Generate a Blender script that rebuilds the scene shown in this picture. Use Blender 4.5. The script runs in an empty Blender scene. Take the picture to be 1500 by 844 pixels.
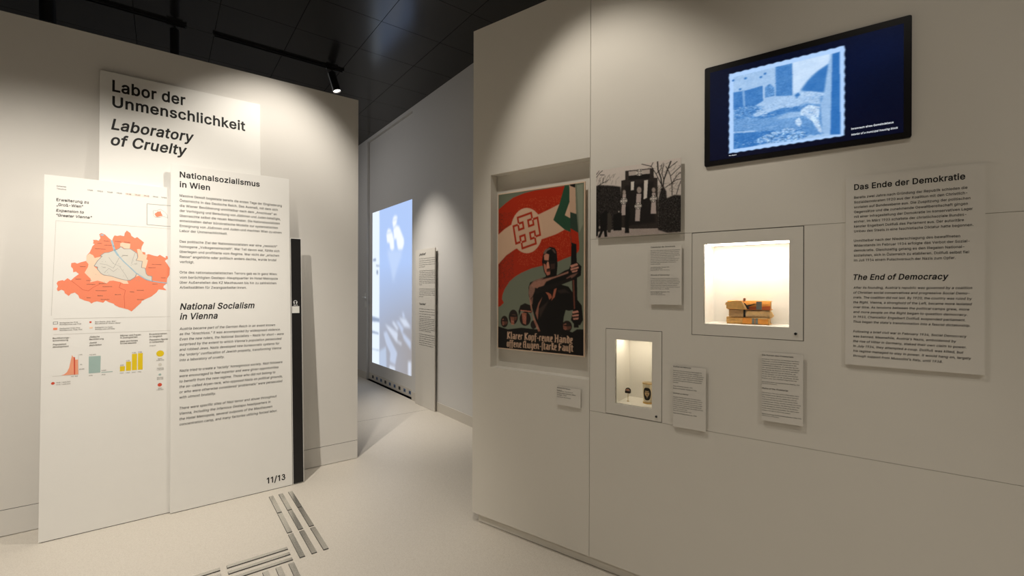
import bpy, bmesh, math, random
import numpy as np
from mathutils import Matrix, Vector

random.seed(4)
scene = bpy.context.scene
COL = scene.collection

# ------------------------------------------------------------------ camera
cam_data = bpy.data.cameras.new('camera')
cam_data.sensor_width = 36.0
cam_data.lens = 671.58 / 1500.0 * 36.0
cam_data.clip_start = 0.02
cam = bpy.data.objects.new('camera', cam_data)
COL.objects.link(cam)
YAW, PITCH, ROLL = 0.919565, 0.0, 0.003079
fw = Vector((math.cos(YAW), math.sin(YAW), 0)); rt = Vector((math.sin(YAW), -math.cos(YAW), 0)); up = Vector((0, 0, 1))
r2 = rt * math.cos(ROLL) + up * math.sin(ROLL); u2 = up * math.cos(ROLL) - rt * math.sin(ROLL)
cam.matrix_world = Matrix(((r2.x, u2.x, -fw.x, 0), (r2.y, u2.y, -fw.y, 0), (r2.z, u2.z, -fw.z, 1.51), (0, 0, 0, 1)))
scene.camera = cam

# ------------------------------------------------------------------ world, exposure, gallery lamps, added fill lights
vs = scene.view_settings
vs.view_transform = 'Standard'; vs.look = 'None'; vs.exposure = 0.0; vs.gamma = 1.0
vs.use_curve_mapping = False
world = bpy.data.worlds.new('world'); scene.world = world; world.use_nodes = True
world.node_tree.nodes['Background'].inputs[0].default_value = (1.0, 0.9, 0.78, 1)
world.node_tree.nodes['Background'].inputs[1].default_value = 0.02

def spot(name, loc, target, power, angle, blend=0.6, color=(1, .84, .64), radius=0.04):
    d = bpy.data.lights.new(name, 'SPOT'); d.energy = power; d.color = color
    d.spot_size = math.radians(angle); d.spot_blend = blend; d.shadow_soft_size = radius
    o = bpy.data.objects.new(name, d); COL.objects.link(o); o.location = loc
    o.rotation_euler = (Vector(target) - Vector(loc)).to_track_quat('-Z', 'Y').to_euler()
    return o
def rw0(s, z, out=0.0):  # point in front of the right wall
    return (1.59287711 + .28978642 * s - .95709134 * out, 2.5062162 - .95709134 * s - .28978642 * out, z)
WARM = (1, .93, .83)
spot('spot_boards_a', (.80, 3.10, 3.70), (.60, 4.05, 1.80), 120, 73, .75, WARM)
spot('spot_boards_b', (-.75, 1.9, 3.85), (-.45, 3.7, .1), 430, 78, .75, WARM)
spot('spot_panel_wall', rw0(.70, 3.70, 1.0), rw0(.99, 1.68, 0), 82, 60, .6, WARM)
spot('spot_panel_text', rw0(2.3, 3.85, 1.5), rw0(2.1, 1.1), 24, 74, .8, WARM)
spot('spot_corridor', (1.49, 5.25, 3.70), (2.67, 5.0, .9), 400, 56, .9, WARM)
spot('fill_passage', (.3, 7.0, 3.85), (2.5, 6.2, 1.2), 120, 160, 1.0, (1, .97, .95), .6)  # unseen soft fill, added to raise the corridor's brightness
spot('fill_room', (-1.6, -1.2, 3.85), (-1.4, -1.0, 0), 220, 120, .8, WARM)  # unseen fill behind the camera, added to brighten the whole room
spot('fill_room', (1.2, -1.8, 3.85), (1.4, -1.6, 0), 90, 120, .8, WARM)  # second added room fill, likewise out of view


# ------------------------------------------------------------------ materials
def mat(name, color, rough=.6, metal=0.0, var=0.03, scale=30.0, spec=.5, bump=0.0, emit=None, emit_strength=0):
    m = bpy.data.materials.new(name); m.use_nodes = True
    nt = m.node_tree; b = nt.nodes['Principled BSDF']
    b.inputs['Roughness'].default_value = rough; b.inputs['Metallic'].default_value = metal
    b.inputs['Specular IOR Level'].default_value = spec
    tc = nt.nodes.new('ShaderNodeTexCoord'); nz = nt.nodes.new('ShaderNodeTexNoise'); nz.inputs['Scale'].default_value = scale
    nt.links.new(tc.outputs['Object'], nz.inputs['Vector'])
    rp = nt.nodes.new('ShaderNodeValToRGB')
    c = color
    rp.color_ramp.elements[0].color = tuple(max(0, v * (1 - var)) for v in c) + (1,)
    rp.color_ramp.elements[1].color = tuple(min(1, v * (1 + var)) for v in c) + (1,)
    nt.links.new(nz.outputs['Fac'], rp.inputs['Fac']); nt.links.new(rp.outputs['Color'], b.inputs['Base Color'])
    if bump:
        bp = nt.nodes.new('ShaderNodeBump'); bp.inputs['Strength'].default_value = bump; bp.inputs['Distance'].default_value = .002
        nt.links.new(nz.outputs['Fac'], bp.inputs['Height']); nt.links.new(bp.outputs['Normal'], b.inputs['Normal'])
    if emit:
        b.inputs['Emission Color'].default_value = emit + (1,); b.inputs['Emission Strength'].default_value = emit_strength
    return m

def sr(r, g, b):
    f = lambda v: v / 12.92 if v <= .04045 else ((v + .055) / 1.055) ** 2.4
    return tuple(f(v / 255) for v in (r, g, b))

def attr_mat(name, rough=.5, emit=0.0):
    m = bpy.data.materials.new(name); m.use_nodes = True
    nt = m.node_tree; b = nt.nodes['Principled BSDF']; b.inputs['Roughness'].default_value = rough
    b.inputs['Specular IOR Level'].default_value = .25
    a = nt.nodes.new('ShaderNodeAttribute'); a.attribute_name = 'print'
    if emit:
        b.inputs['Base Color'].default_value = (.01, .01, .012, 1)
        nt.links.new(a.outputs['Color'], b.inputs['Emission Color']); b.inputs['Emission Strength'].default_value = emit
    else:
        nt.links.new(a.outputs['Color'], b.inputs['Base Color'])
    return m

def floor_mat():
    m = mat('terrazzo', (.62, .58, .51), rough=.42, spec=.35); nt = m.node_tree; b = nt.nodes['Principled BSDF']
    tc = [n for n in nt.nodes if n.type == 'TEX_COORD'][0]
    v = nt.nodes.new('ShaderNodeTexVoronoi'); v.inputs['Scale'].default_value = 330
    nt.links.new(tc.outputs['Object'], v.inputs['Vector'])
    rp = nt.nodes.new('ShaderNodeValToRGB'); cr = rp.color_ramp
    cr.elements[0].position = 0; cr.elements[0].color = (.56, .515, .445, 1)
    cr.elements[1].position = 1; cr.elements[1].color = (.68, .635, .56, 1)
    e = cr.elements.new(.25); e.color = (.62, .57, .495, 1)
    sep = nt.nodes.new('ShaderNodeSeparateColor'); nt.links.new(v.outputs['Color'], sep.inputs[0])
    nt.links.new(sep.outputs[0], rp.inputs['Fac']); nt.links.new(rp.outputs['Color'], b.inputs['Base Color'])
    return m

def glass_mat():
    m = bpy.data.materials.new('clear_glass'); m.use_nodes = True; nt = m.node_tree
    for n in list(nt.nodes): nt.nodes.remove(n)
    o = nt.nodes.new('ShaderNodeOutputMaterial'); mx = nt.nodes.new('ShaderNodeMixShader')
    t = nt.nodes.new('ShaderNodeBsdfTransparent'); g = nt.nodes.new('ShaderNodeBsdfGlossy'); fr = nt.nodes.new('ShaderNodeFresnel')
    t.inputs[0].default_value = (.985, .99, .985, 1); g.inputs['Roughness'].default_value = .02; fr.inputs['IOR'].default_value = 1.25
    nt.links.new(fr.outputs[0], mx.inputs[0]); nt.links.new(t.outputs[0], mx.inputs[1]); nt.links.new(g.outputs[0], mx.inputs[2])
    nt.links.new(mx.outputs[0], o.inputs[0]); return m

M = dict(
    wall=mat('wall_paint', (.74, .715, .67), .75, scale=8, var=.012, spec=.25),
    wallR=mat('panel_wall_paint', (.70, .665, .595), .7, scale=8, var=.012, spec=.25),
    corridor=mat('corridor_paint', (.66, .645, .62), .75, scale=8, var=.012, spec=.25),
    skirt=mat('baseboard_stone', (.62, .58, .51), .6, scale=220, var=.06, spec=.3),
    seam=mat('shadow_gap', (.05, .045, .04), .9), seamR=mat('panel_joint', (.30, .28, .24), .9),
    ceil=mat('ceiling_panel', (.014, .0125, .011), .18, scale=5, var=.1, spec=.55),
    groove=mat('ceiling_groove', (.003, .003, .003), .8),
    board=mat('board_white', (.83, .815, .775), .5, scale=12, var=.01, spec=.35),
    label=mat('label_board', (.70, .665, .60), .6, scale=12, var=.01, spec=.3),
    ink=mat('ink_black', (.012, .011, .010), .6, spec=.3),
    softink=mat('ink_soft', (.10, .085, .07), .7), greyink=mat('ink_grey', (.33, .32, .30), .7), paleink=mat('ink_pale', (.60, .575, .53), .7),
    black=mat('black_laminate', (.010, .009, .009), .45, spec=.4),
    whiteink=mat('ink_white', (.8, .8, .78), .6),
    steel=mat('brushed_steel', (.62, .60, .56), .38, metal=.6, scale=90, var=.08),
    blackmetal=mat('black_metal', (.008, .008, .008), .4, spec=.5),
    red=mat('map_red', sr(243, 136, 100), .6, scale=200, var=.02), peach=mat('map_peach', sr(244, 208, 180), .6), city=mat('map_grey', sr(214, 210, 200), .6),
    river=mat('map_river', sr(160, 190, 205), .6), pink=mat('map_pink', sr(250, 228, 216), .6), teal=mat('chart_teal', sr(160, 184, 178), .6),
    yellow=mat('chart_yellow', sr(229, 198, 12), .6), darkred=mat('chart_red', sr(210, 78, 52), .6), salmon=mat('chart_salmon', sr(240, 160, 125), .6),
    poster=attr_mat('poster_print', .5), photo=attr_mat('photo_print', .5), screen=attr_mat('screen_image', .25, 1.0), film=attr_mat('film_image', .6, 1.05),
    tvframe=mat('screen_bezel', (.006, .005, .005), .35, spec=.3),
    casein=mat('case_lining', (.86, .84, .79), .7), glass=glass_mat(),
    lampbig=mat('case_light_bright', (.9, .9, .9), .5, emit=(1, .91, .79), emit_strength=13.0),
    lampsmall=mat('case_light_warm', (.9, .9, .9), .5, emit=(1, .86, .66), emit_strength=5.2),
    lens=mat('lamp_lens', (.8, .8, .8), .2, emit=(1, .93, .82), emit_strength=6.0),
    cloth=mat('book_cloth_orange', sr(236, 158, 66), .75, scale=60, var=.22), cloth2=mat('book_cloth_tan', sr(228, 180, 108), .8, scale=80, var=.25),
    rust=mat('book_cloth_rust', sr(196, 96, 44), .8, scale=60, var=.25), pages=mat('book_pages', sr(196, 158, 112), .9, scale=150, var=.22),
    paper=mat('torn_paper', sr(232, 196, 140), .9, scale=60, var=.15), bluelab=mat('spine_label', sr(120, 124, 122), .7, scale=90, var=.2), spine=mat('book_spine_worn', sr(222, 194, 150), .85, scale=120, var=.25),
    bronze=mat('dark_bronze', (.035, .022, .016), .4, metal=.4), ringtop=mat('ring_plate', sr(205, 150, 125), .4, metal=.3), rod=mat('pin_rod', sr(200, 180, 140), .4, metal=.2),
    ceramic=mat('cream_ceramic', sr(240, 226, 196), .3, spec=.5), portrait=attr_mat('portrait_print', .35), gold=mat('gilt_edge', sr(225, 185, 110), .35, metal=.3),
    ventblue=mat('vent_blue', sr(70, 105, 150), .4), ventdark=mat('vent_dark', (.012, .013, .016), .5), white=mat('plate_white', (.75, .74, .70), .6),
)

# ------------------------------------------------------------------ object helpers
def link_mesh(name, me, parent=None, loc=None, rot=None):
    o = bpy.data.objects.new(name, me); COL.objects.link(o)
    if parent: o.parent = parent
    if loc is not None: o.location = loc
    if rot is not None: o.rotation_euler = rot
    return o

def tag(o, label=None, cat=None, group=None, kind=None):
    if label: o['label'] = label
    if cat: o['category'] = cat
    if group: o['group'] = group
    if kind: o['kind'] = kind
    return o

def thing(name, label, cat, loc, rot=(0, 0, 0), group=None):
    o = bpy.data.objects.new(name, None); o.empty_display_size = .05; COL.objects.link(o)
    o.location = loc; o.rotation_euler = rot
    return tag(o, label, cat, group)

class MB:
    """collects boxes, prisms and lathes into one mesh; slots by material"""
    def __init__(s): s.v = []; s.f = []; s.m = []; s.mats = []; s.smooth = []
    def slot(s, m):
        if m not in s.mats: s.mats.append(m)
        return s.mats.index(m)
    def add(s, vs, fs, m, smooth=False):
        b = len(s.v); s.v += [tuple(v) for v in vs]; k = s.slot(m)
        for f in fs: s.f.append([b + i for i in f]); s.m.append(k); s.smooth.append(smooth)
    def box(s, x0, y0, z0, x1, y1, z1, m):
        vs = [(x, y, z) for x in (x0, x1) for y in (y0, y1) for z in (z0, z1)]
        s.add(vs, [(0, 1, 3, 2), (4, 6, 7, 5), (0, 4, 5, 1), (2, 3, 7, 6), (0, 2, 6, 4), (1, 5, 7, 3)], m)
    def slab(s, pts, y0, y1, m):
        """outline in xz extruded from y0 (front) to y1"""
        n = len(pts); vs = [(x, y0, z) for x, z in pts] + [(x, y1, z) for x, z in pts]
        a = sum(pts[i][0] * pts[(i + 1) % n][1] - pts[(i + 1) % n][0] * pts[i][1] for i in range(n))
        fr = list(range(n)); bk = [n + i for i in reversed(range(n))]
        sd = [(i, n + i, n + (i + 1) % n, (i + 1) % n) for i in range(n)]
        if a < 0: fr.reverse(); bk.reverse(); sd = [tuple(reversed(q)) for q in sd]
        s.add(vs, [fr, bk] + sd, m)
    def lathe(s, prof, m, n=24, mtx=None, cap0=True, cap1=True):
        vs = []; fs = []
        for r, z in prof:
            for i in range(n):
                a = 2 * math.pi * i / n; vs.append(Vector((r * math.cos(a), r * math.sin(a), z)))
        for j in range(len(prof) - 1):
            for i in range(n): fs.append((j * n + i, j * n + (i + 1) % n, (j + 1) * n + (i + 1) % n, (j + 1) * n + i))
        if cap0: fs.append(tuple(reversed(range(n))))
        if cap1: fs.append(tuple((len(prof) - 1) * n + i for i in range(n)))
        if mtx: vs = [mtx @ v for v in vs]
        s.add(vs, fs, m, True)
    def build(s, name, parent=None, bevel=0.0, **kw):
        me = bpy.data.meshes.new(name); me.from_pydata(s.v, [], s.f)
        for m in s.mats: me.materials.append(m)
        me.polygons.foreach_set('material_index', s.m); me.polygons.foreach_set('use_smooth', s.smooth)
        me.update()
        o = link_mesh(name, me, parent, **kw)
        if bevel:
            b = o.modifiers.new('edge', 'BEVEL'); b.width = bevel; b.segments = 2; b.limit_method = 'ANGLE'; b.angle_limit = math.radians(40)
        if any(s.smooth):
            o.modifiers.new('es', 'EDGE_SPLIT').split_angle = math.radians(35)
        return o

def flat(pts, y, m, mb):
    """a printed flat shape on a board: outline filled at depth y"""
    bm = bmesh.new()
    vs = [bm.verts.new((x, y, z)) for x, z in pts]
    f = bm.faces.new(vs); f.normal_update()
    if f.normal.y > 0: f.normal_flip()
    res = bmesh.ops.triangulate(bm, faces=[f])
    bm.verts.index_update()
    mb.add([v.co[:] for v in bm.verts], [[v.index for v in q.verts] for q in bm.faces], m)
    bm.free()

def line(pts, w, y, m, mb):
    for a, b in zip(pts, pts[1:]):
        dx, dz = b[0] - a[0], b[1] - a[1]; L = math.hypot(dx, dz) or 1; nx, nz = -dz / L * w / 2, dx / L * w / 2; ex, ez = dx / L * w * .3, dz / L * w * .3
        q = [(a[0] - ex + nx, y, a[1] - ez + nz), (a[0] - ex - nx, y, a[1] - ez - nz), (b[0] + ex - nx, y, b[1] + ez - nz), (b[0] + ex + nx, y, b[1] + ez + nz)]
        mb.add(q, [(0, 1, 2, 3)], m)

def disc(c, r, y, m, mb, n=24):
    flat([(c[0] + r * math.cos(2 * math.pi * i / n), c[1] + r * math.sin(2 * math.pi * i / n)) for i in range(n)], y, m, mb)

GLYPHS = {
 ',': [75,[[15,-48,27,28,55,28,34,-48]]],
 '-': [181,[[135,98,135,75,46,75,46,98]]],
 '.': [75,[[38,-2,31,0,25,4,21,9,20,16,21,23,25,29,31,33,38,35,45,33,51,29,55,23,56,16,55,9,51,4,45,0]]],
 '/': [100,[[94,213,28,-31,6,-31,71,213]]],
 '0': [181,[[91,-3,70,0,52,10,38,25,28,45,23,62,20,81,19,102,20,122,23,141,28,158,38,179,52,194,70,203,91,206,112,203,129,194,143,179,154,158,158,141,161,122,162,102,161,81,158,62,154,45,143,25,129,10,112,0],[91,20,104,22,116,29,125,41,132,57,136,78,138,102,136,126,132,146,125,162,116,174,104,181,91,184,77,181,65,174,56,162,49,146,45,126,44,102,45,78,49,57,56,41,65,29,77,22]]],
 '1': [130,[[92,203,92,0,67,0,67,175,66,175,24,148,24,174,68,203]]],
 '2': [181,[[26,0,26,19,94,91,104,103,113,113,120,122,124,131,127,139,128,149,127,159,123,167,117,174,109,180,100,183,89,184,78,183,69,179,61,173,56,165,52,156,51,145,26,145,28,162,34,177,44,189,57,198,73,204,90,206,107,204,122,199,135,190,144,178,150,164,152,149,151,138,148,127,143,116,134,103,122,89,107,72,61,24,61,23,156,23,156,0]]],
 '3': [170,[[32,167,43,189,64,203,88,206,111,197,127,180,134,156,129,132,114,113,123,107,138,88,144,65,141,42,131,21,113,5,91,-2,68,-1,47,8,30,25,21,47,45,50,53,33,67,22,84,19,101,24,114,37,120,55,118,73,109,89,94,99,66,100,66,122,91,125,104,135,110,151,107,169,95,181,79,185,64,178,55,163]]],
 '4': [181,[[16,42,16,63,99,203,124,203,43,66,43,65,165,65,165,42],[113,0,113,48,113,58,113,127,137,127,137,0]]],
 '5': [181,[[88,-3,71,-1,56,4,43,13,33,24,27,37,24,52,49,52,51,43,55,36,61,29,69,24,78,21,88,20,100,21,110,26,119,33,126,42,130,53,131,65,130,77,125,88,119,98,110,105,99,109,87,111,77,110,67,107,58,103,51,98,27,101,38,203,147,203,147,181,60,181,54,121,62,126,71,130,81,133,92,133,105,132,118,128,129,122,138,114,146,104,152,92,155,79,156,65,154,47,148,30,137,17,123,6,107,-1]]],
 '6': [181,[[91,-3,73,-1,57,6,44,16,34,30,28,46,25,65,27,80,32,96,41,114,55,136,101,203,129,203,60,104,58,104,62,110,66,115,72,119,78,123,86,125,94,126,111,124,126,118,139,108,148,96,154,81,156,63,153,45,147,29,137,16,124,6,108,-1],[91,19,102,21,111,25,120,32,126,41,130,51,131,63,130,75,126,85,120,94,111,101,102,105,91,106,79,105,70,101,61,94,55,86,51,75,50,63,51,51,55,41,61,32,70,25,79,21]]],
 '7': [181,[[39,0,129,179,129,181,25,181,25,203,156,203,156,179,66,0]]],
 '8': [181,[[91,-3,71,-1,54,5,40,13,30,25,23,38,21,54,22,67,26,78,32,88,40,96,50,102,61,106,61,107,48,113,37,123,30,137,28,152,30,167,36,180,46,191,58,199,73,204,91,206,107,204,122,199,135,191,145,180,151,167,153,152,150,137,144,123,133,113,120,107,120,106,131,102,140,96,149,88,155,78,159,67,160,54,158,38,151,25,141,13,127,5,110,-1],[91,20,103,21,114,24,123,29,129,37,133,45,135,55,133,66,129,75,122,83,113,89,102,93,91,94,78,93,68,89,59,83,52,75,48,66,46,55,48,45,52,37,58,29,67,24,78,21],[91,116,101,117,110,120,117,125,123,132,126,141,128,150,127,160,123,168,117,175,110,180,101,183,91,184,80,183,71,180,63,175,58,168,54,160,53,150,54,141,58,132,64,125,71,120,80,117]]],
 '9': [181,[[90,206,108,204,124,198,137,187,147,174,153,157,156,139,154,124,149,108,140,90,126,67,80,0,52,0,121,99,123,99,120,93,115,88,109,84,103,81,95,79,87,78,70,80,55,86,42,95,33,108,27,123,25,141,28,159,34,175,44,188,57,198,73,204],[90,184,79,183,70,178,61,172,55,163,51,152,50,141,51,129,55,118,61,109,70,103,79,99,90,97,102,99,111,103,120,109,126,118,130,128,131,140,130,152,126,163,120,172,112,178,102,183]]],
 ':': [75,[[38,-2,31,0,25,4,21,9,20,16,21,23,25,29,31,33,38,35,45,33,51,29,55,23,56,16,55,9,51,4,45,0],[38,108,31,110,25,114,21,119,20,126,21,134,25,139,31,143,38,145,45,143,51,139,55,134,56,126,55,119,51,114,45,110]]],
 'A': [192,[[7,0,81,203,110,203,185,0,158,0,115,121,111,134,106,149,100,168,93,191,98,191,91,168,85,148,80,133,76,121,34,0],[44,57,44,79,148,79,148,57]]],
 'B': [182,[[24,0,24,203,96,203,116,202,132,196,144,188,152,177,158,164,159,150,158,138,155,128,149,120,143,114,135,110,126,107,126,105,136,103,145,98,154,91,161,81,166,69,167,54,165,40,160,27,151,16,138,7,120,2,99,0],[50,23,98,23,118,25,132,32,140,42,142,55,141,65,137,74,131,81,122,87,112,91,99,92,50,92],[50,114,95,114,106,115,115,118,123,124,129,131,133,139,134,149,132,161,125,172,113,178,96,181,50,181]]],
 'C': [204,[[107,-3,90,-1,74,3,60,10,47,20,37,32,28,46,21,63,17,81,16,102,17,122,21,141,28,157,37,172,47,184,60,193,74,201,90,205,107,206,122,205,136,202,149,196,161,188,171,179,179,167,185,154,189,139,163,139,160,149,156,158,150,165,143,171,135,176,126,180,117,182,107,182,89,180,73,173,60,161,50,146,44,126,41,102,44,78,50,58,60,42,74,31,89,24,107,21,117,22,126,24,135,27,143,32,150,38,156,46,160,54,163,64,189,64,185,49,179,36,171,25,161,15,149,7,136,2,122,-2]]],
 'D': [201,[[88,0,38,0,38,23,86,23,109,25,127,32,141,44,152,60,158,79,160,102,158,125,152,144,142,160,128,171,110,178,88,181,37,181,37,203,90,203,109,202,126,198,141,191,160,177,173,156,180,140,183,122,185,102,183,82,180,64,173,47,165,33,154,22,140,12,125,5,107,1],[50,203,50,0,24,0,24,203]]],
 'E': [167,[[24,0,24,203,149,203,149,181,50,181,50,114,142,114,142,91,50,91,50,23,150,23,150,0]]],
 'F': [164,[[24,0,24,203,148,203,148,181,50,181,50,111,138,111,138,88,50,88,50,0]]],
 'G': [208,[[107,-3,90,-1,74,3,60,10,47,20,36,32,28,46,21,63,17,81,16,102,17,122,21,141,28,157,36,172,47,184,60,193,74,201,89,205,106,206,122,205,136,201,149,196,161,188,171,178,180,167,186,154,190,139,163,139,160,149,155,157,149,165,142,171,135,176,126,179,117,182,106,182,89,180,73,173,60,161,50,146,44,126,41,102,44,78,50,58,60,42,74,31,90,24,107,21,124,23,138,28,150,37,158,49,164,64,166,81,174,80,113,80,113,102,191,102,191,80,188,57,180,36,167,20,151,8,130,0]]],
 'H': [207,[[24,0,24,203,50,203,50,116,157,116,157,203,183,203,183,0,157,0,157,93,50,93,50,0]]],
 'I': [73,[[24,0,24,203,49,203,49,0]]],
 'J': [159,[[74,-3,50,1,30,13,21,25,15,40,13,58,13,69,39,69,39,58,41,42,49,30,60,22,74,20,88,22,99,30,106,42,109,58,109,203,135,203,135,58,133,40,127,25,118,13,98,1]]],
 'K': [187,[[42,58,42,86,49,96,56,104,63,113,70,121,77,130,85,138,145,203,179,203,92,110,91,110],[24,0,24,203,50,203,50,134,50,90,50,77,50,0],[149,0,75,104,91,124,179,0]]],
 'L': [157,[[24,0,24,203,50,203,50,23,144,23,144,0]]],
 'M': [251,[[24,0,24,203,61,203,111,75,113,70,115,64,120,49,122,41,125,34,127,26,129,20,123,20,127,33,132,48,134,56,137,63,139,70,141,75,191,203,227,203,227,0,202,0,202,116,202,131,202,139,202,147,202,165,203,183,205,183,202,173,199,164,193,145,190,137,187,129,184,122,182,116,137,0,114,0,68,116,66,122,64,128,58,144,55,153,52,163,48,173,45,183,48,183,48,166,48,149,49,131,49,123,49,116,49,0]]],
 'N': [209,[[24,0,24,203,54,203,137,73,141,67,145,60,150,52,155,43,160,33,166,22,162,21,161,33,160,43,160,54,160,63,160,78,160,203,185,203,185,0,155,0,81,116,76,124,71,132,65,142,59,152,43,181,48,181,49,153,49,141,50,131,50,123,50,116,50,0]]],
 'O': [213,[[107,-3,90,-1,74,3,60,10,48,20,37,32,28,46,21,63,17,81,16,102,17,122,21,141,28,157,37,172,48,184,60,193,74,201,90,205,107,206,124,205,139,201,153,193,166,184,177,172,186,157,192,141,196,122,197,102,196,81,192,63,186,46,177,32,166,20,153,10,139,3,124,-1],[107,21,124,23,140,30,153,42,163,58,170,78,172,102,170,126,163,146,153,162,140,173,124,180,107,182,89,180,74,173,60,162,50,146,44,126,41,102,44,78,50,58,60,42,74,30,89,23]]],
 'P': [178,[[24,0,24,203,94,203,116,201,133,195,146,185,156,172,162,156,163,139,162,122,156,106,146,93,133,83,116,76,94,74,44,74,44,97,93,97,107,98,119,102,127,109,133,117,137,128,138,139,137,150,133,161,127,169,119,175,107,179,93,181,50,181,50,0]]],
 'R': [180,[[24,0,24,203,94,203,116,201,133,195,147,186,156,173,162,158,164,141,162,124,156,109,147,96,133,87,116,81,94,79,39,79,39,102,93,102,108,103,119,107,128,112,133,120,137,130,138,141,137,152,133,162,128,170,119,176,108,180,93,181,50,181,50,0],[141,0,92,92,121,92,171,0]]],
 'S': [179,[[89,-4,69,-2,51,4,36,12,26,24,18,38,15,55,42,55,44,44,49,35,57,28,67,23,78,21,89,20,103,21,114,24,124,29,132,37,137,46,138,56,137,65,133,72,126,77,118,82,109,86,98,89,73,96,51,104,34,116,24,130,21,149,23,165,30,179,41,191,55,199,72,204,91,206,110,204,126,199,140,191,151,179,158,166,160,151,135,151,131,165,121,175,107,181,90,183,78,182,67,179,58,174,51,167,47,159,46,150,48,141,52,133,59,128,68,123,77,120,85,117,106,112,115,109,125,105,134,101,143,95,151,88,158,79,162,68,163,55,161,40,155,25,144,13,129,4,111,-2]]],
 'T': [179,[[13,181,13,203,167,203,167,181,103,181,103,0,77,0,77,181]]],
 'U': [207,[[104,-3,81,-1,62,6,46,17,34,32,26,49,24,69,24,203,50,203,50,71,51,57,56,45,64,35,75,27,88,22,104,21,119,22,132,27,143,35,151,45,155,57,157,71,157,203,183,203,183,69,180,49,173,32,161,17,145,6,126,-1]]],
 'V': [192,[[82,0,7,203,34,203,77,82,81,70,86,55,92,36,99,12,94,12,101,36,107,55,112,71,116,82,158,203,185,203,111,0]]],
 'W': [274,[[62,0,7,203,33,203,65,78,68,68,70,58,72,48,75,37,77,27,79,16,76,16,78,27,80,37,82,48,85,58,87,68,90,78,122,203,152,203,185,78,187,68,190,58,192,48,194,37,197,27,199,16,195,16,197,27,200,37,202,48,204,58,209,78,241,203,268,203,212,0,182,0,147,129,144,142,141,157,137,172,134,190,140,190,137,173,134,158,131,144,127,129,92,0]]],
 'Z': [175,[[17,0,17,19,109,154,116,163,122,172,129,181,136,190,139,182,127,181,114,181,102,181,89,181,16,181,16,203,159,203,159,185,67,51,61,42,54,32,46,23,39,13,36,22,48,22,61,23,73,23,86,23,160,23,160,0]]],
 'a': [156,[[64,-3,50,-2,38,2,27,9,19,18,14,29,12,43,13,55,17,64,23,72,31,77,40,81,50,84,61,86,71,88,84,90,93,91,101,92,106,94,109,97,110,102,110,103,109,111,107,119,102,124,96,129,88,131,78,132,68,131,60,129,53,125,47,120,43,115,40,110,16,116,23,129,31,138,42,145,53,150,65,153,78,154,86,153,96,152,105,149,114,144,122,137,129,128,133,116,135,101,135,0,111,0,111,21,109,21,106,15,101,10,94,5,86,0,76,-2],[68,18,81,19,91,23,99,30,105,37,109,46,110,55,110,76,108,74,104,73,99,71,93,70,86,69,80,68,70,67,62,66,54,63,47,60,41,56,38,50,37,42,38,35,41,29,46,24,52,21,60,19]]],
 'b': [170,[[92,-3,79,-2,69,2,61,7,55,12,51,18,47,23,45,23,45,0,21,0,21,203,45,203,45,128,47,128,51,133,55,138,61,144,69,149,79,153,92,154,110,151,125,144,138,133,148,117,154,98,156,76,154,53,148,34,138,18,125,6,110,-1],[88,19,101,21,112,26,120,35,126,47,130,60,131,76,130,91,126,104,120,116,112,125,101,130,88,132,75,130,64,125,56,116,50,105,46,92,45,76,46,60,50,46,56,35,65,26,75,21]]],
 'c': [158,[[83,-3,64,-1,47,7,33,18,22,34,16,53,14,75,16,97,22,116,33,132,47,144,64,151,83,154,94,153,104,151,113,147,122,142,130,136,136,129,141,120,145,111,121,105,119,110,116,116,112,120,108,124,103,128,97,130,90,131,83,132,69,130,58,124,49,115,43,103,40,90,39,75,40,60,43,47,49,35,58,26,69,21,83,19,90,19,97,21,103,23,108,26,113,31,117,35,120,41,122,47,145,41,142,31,136,22,130,15,122,9,114,3,104,0,94,-3]]],
 'd': [170,[[78,-3,60,-1,45,6,32,18,22,34,16,53,14,76,16,98,22,117,32,133,45,144,60,151,78,154,91,153,101,149,109,144,115,138,119,133,122,128,124,128,124,203,149,203,149,0,125,0,125,23,123,23,119,18,115,12,109,7,101,2,91,-2],[82,19,95,21,105,26,114,35,120,46,123,60,125,76,123,92,120,105,114,116,105,125,95,130,82,132,69,130,58,125,49,116,43,104,40,91,39,76,40,60,43,47,50,35,58,26,69,21]]],
 'e': [162,[[85,-3,64,-1,47,7,33,18,22,34,16,53,14,75,16,97,22,116,32,132,46,144,63,151,82,154,94,153,106,150,118,144,128,136,136,126,143,113,147,97,148,78,148,68,30,68,30,88,135,88,124,81,123,95,119,107,113,118,105,126,95,130,82,132,69,130,59,125,50,118,44,108,40,97,38,84,38,71,40,55,44,42,51,32,60,25,72,20,85,18,94,19,101,21,108,24,114,29,119,35,122,42,146,36,141,25,134,16,125,8,113,2,100,-2]]],
 'f': [101,[[91,152,91,131,3,131,3,152],[32,0,32,173,34,185,38,194,45,202,54,208,64,211,75,212,83,212,89,211,94,210,97,208,91,187,89,188,86,189,82,189,78,190,68,188,62,184,58,177,57,167,57,0]]],
 'g': [170,[[83,-60,67,-59,54,-56,42,-51,33,-44,26,-36,20,-28,41,-16,44,-21,49,-26,54,-31,62,-35,71,-38,83,-39,100,-37,113,-30,122,-19,125,-2,125,27,122,27,119,22,115,17,109,11,101,6,91,3,78,2,61,4,45,11,32,21,22,36,16,54,14,76,16,98,22,117,32,133,45,144,61,151,78,154,91,153,101,149,109,144,115,138,120,133,123,128,125,128,125,152,149,152,149,-4,147,-22,140,-36,130,-47,116,-54,100,-59],[82,24,95,25,105,30,114,38,120,48,124,62,125,77,124,92,120,106,114,117,106,125,95,130,82,132,69,130,58,125,50,116,43,105,40,92,39,77,40,62,43,49,50,38,58,30,69,25]]],
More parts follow.
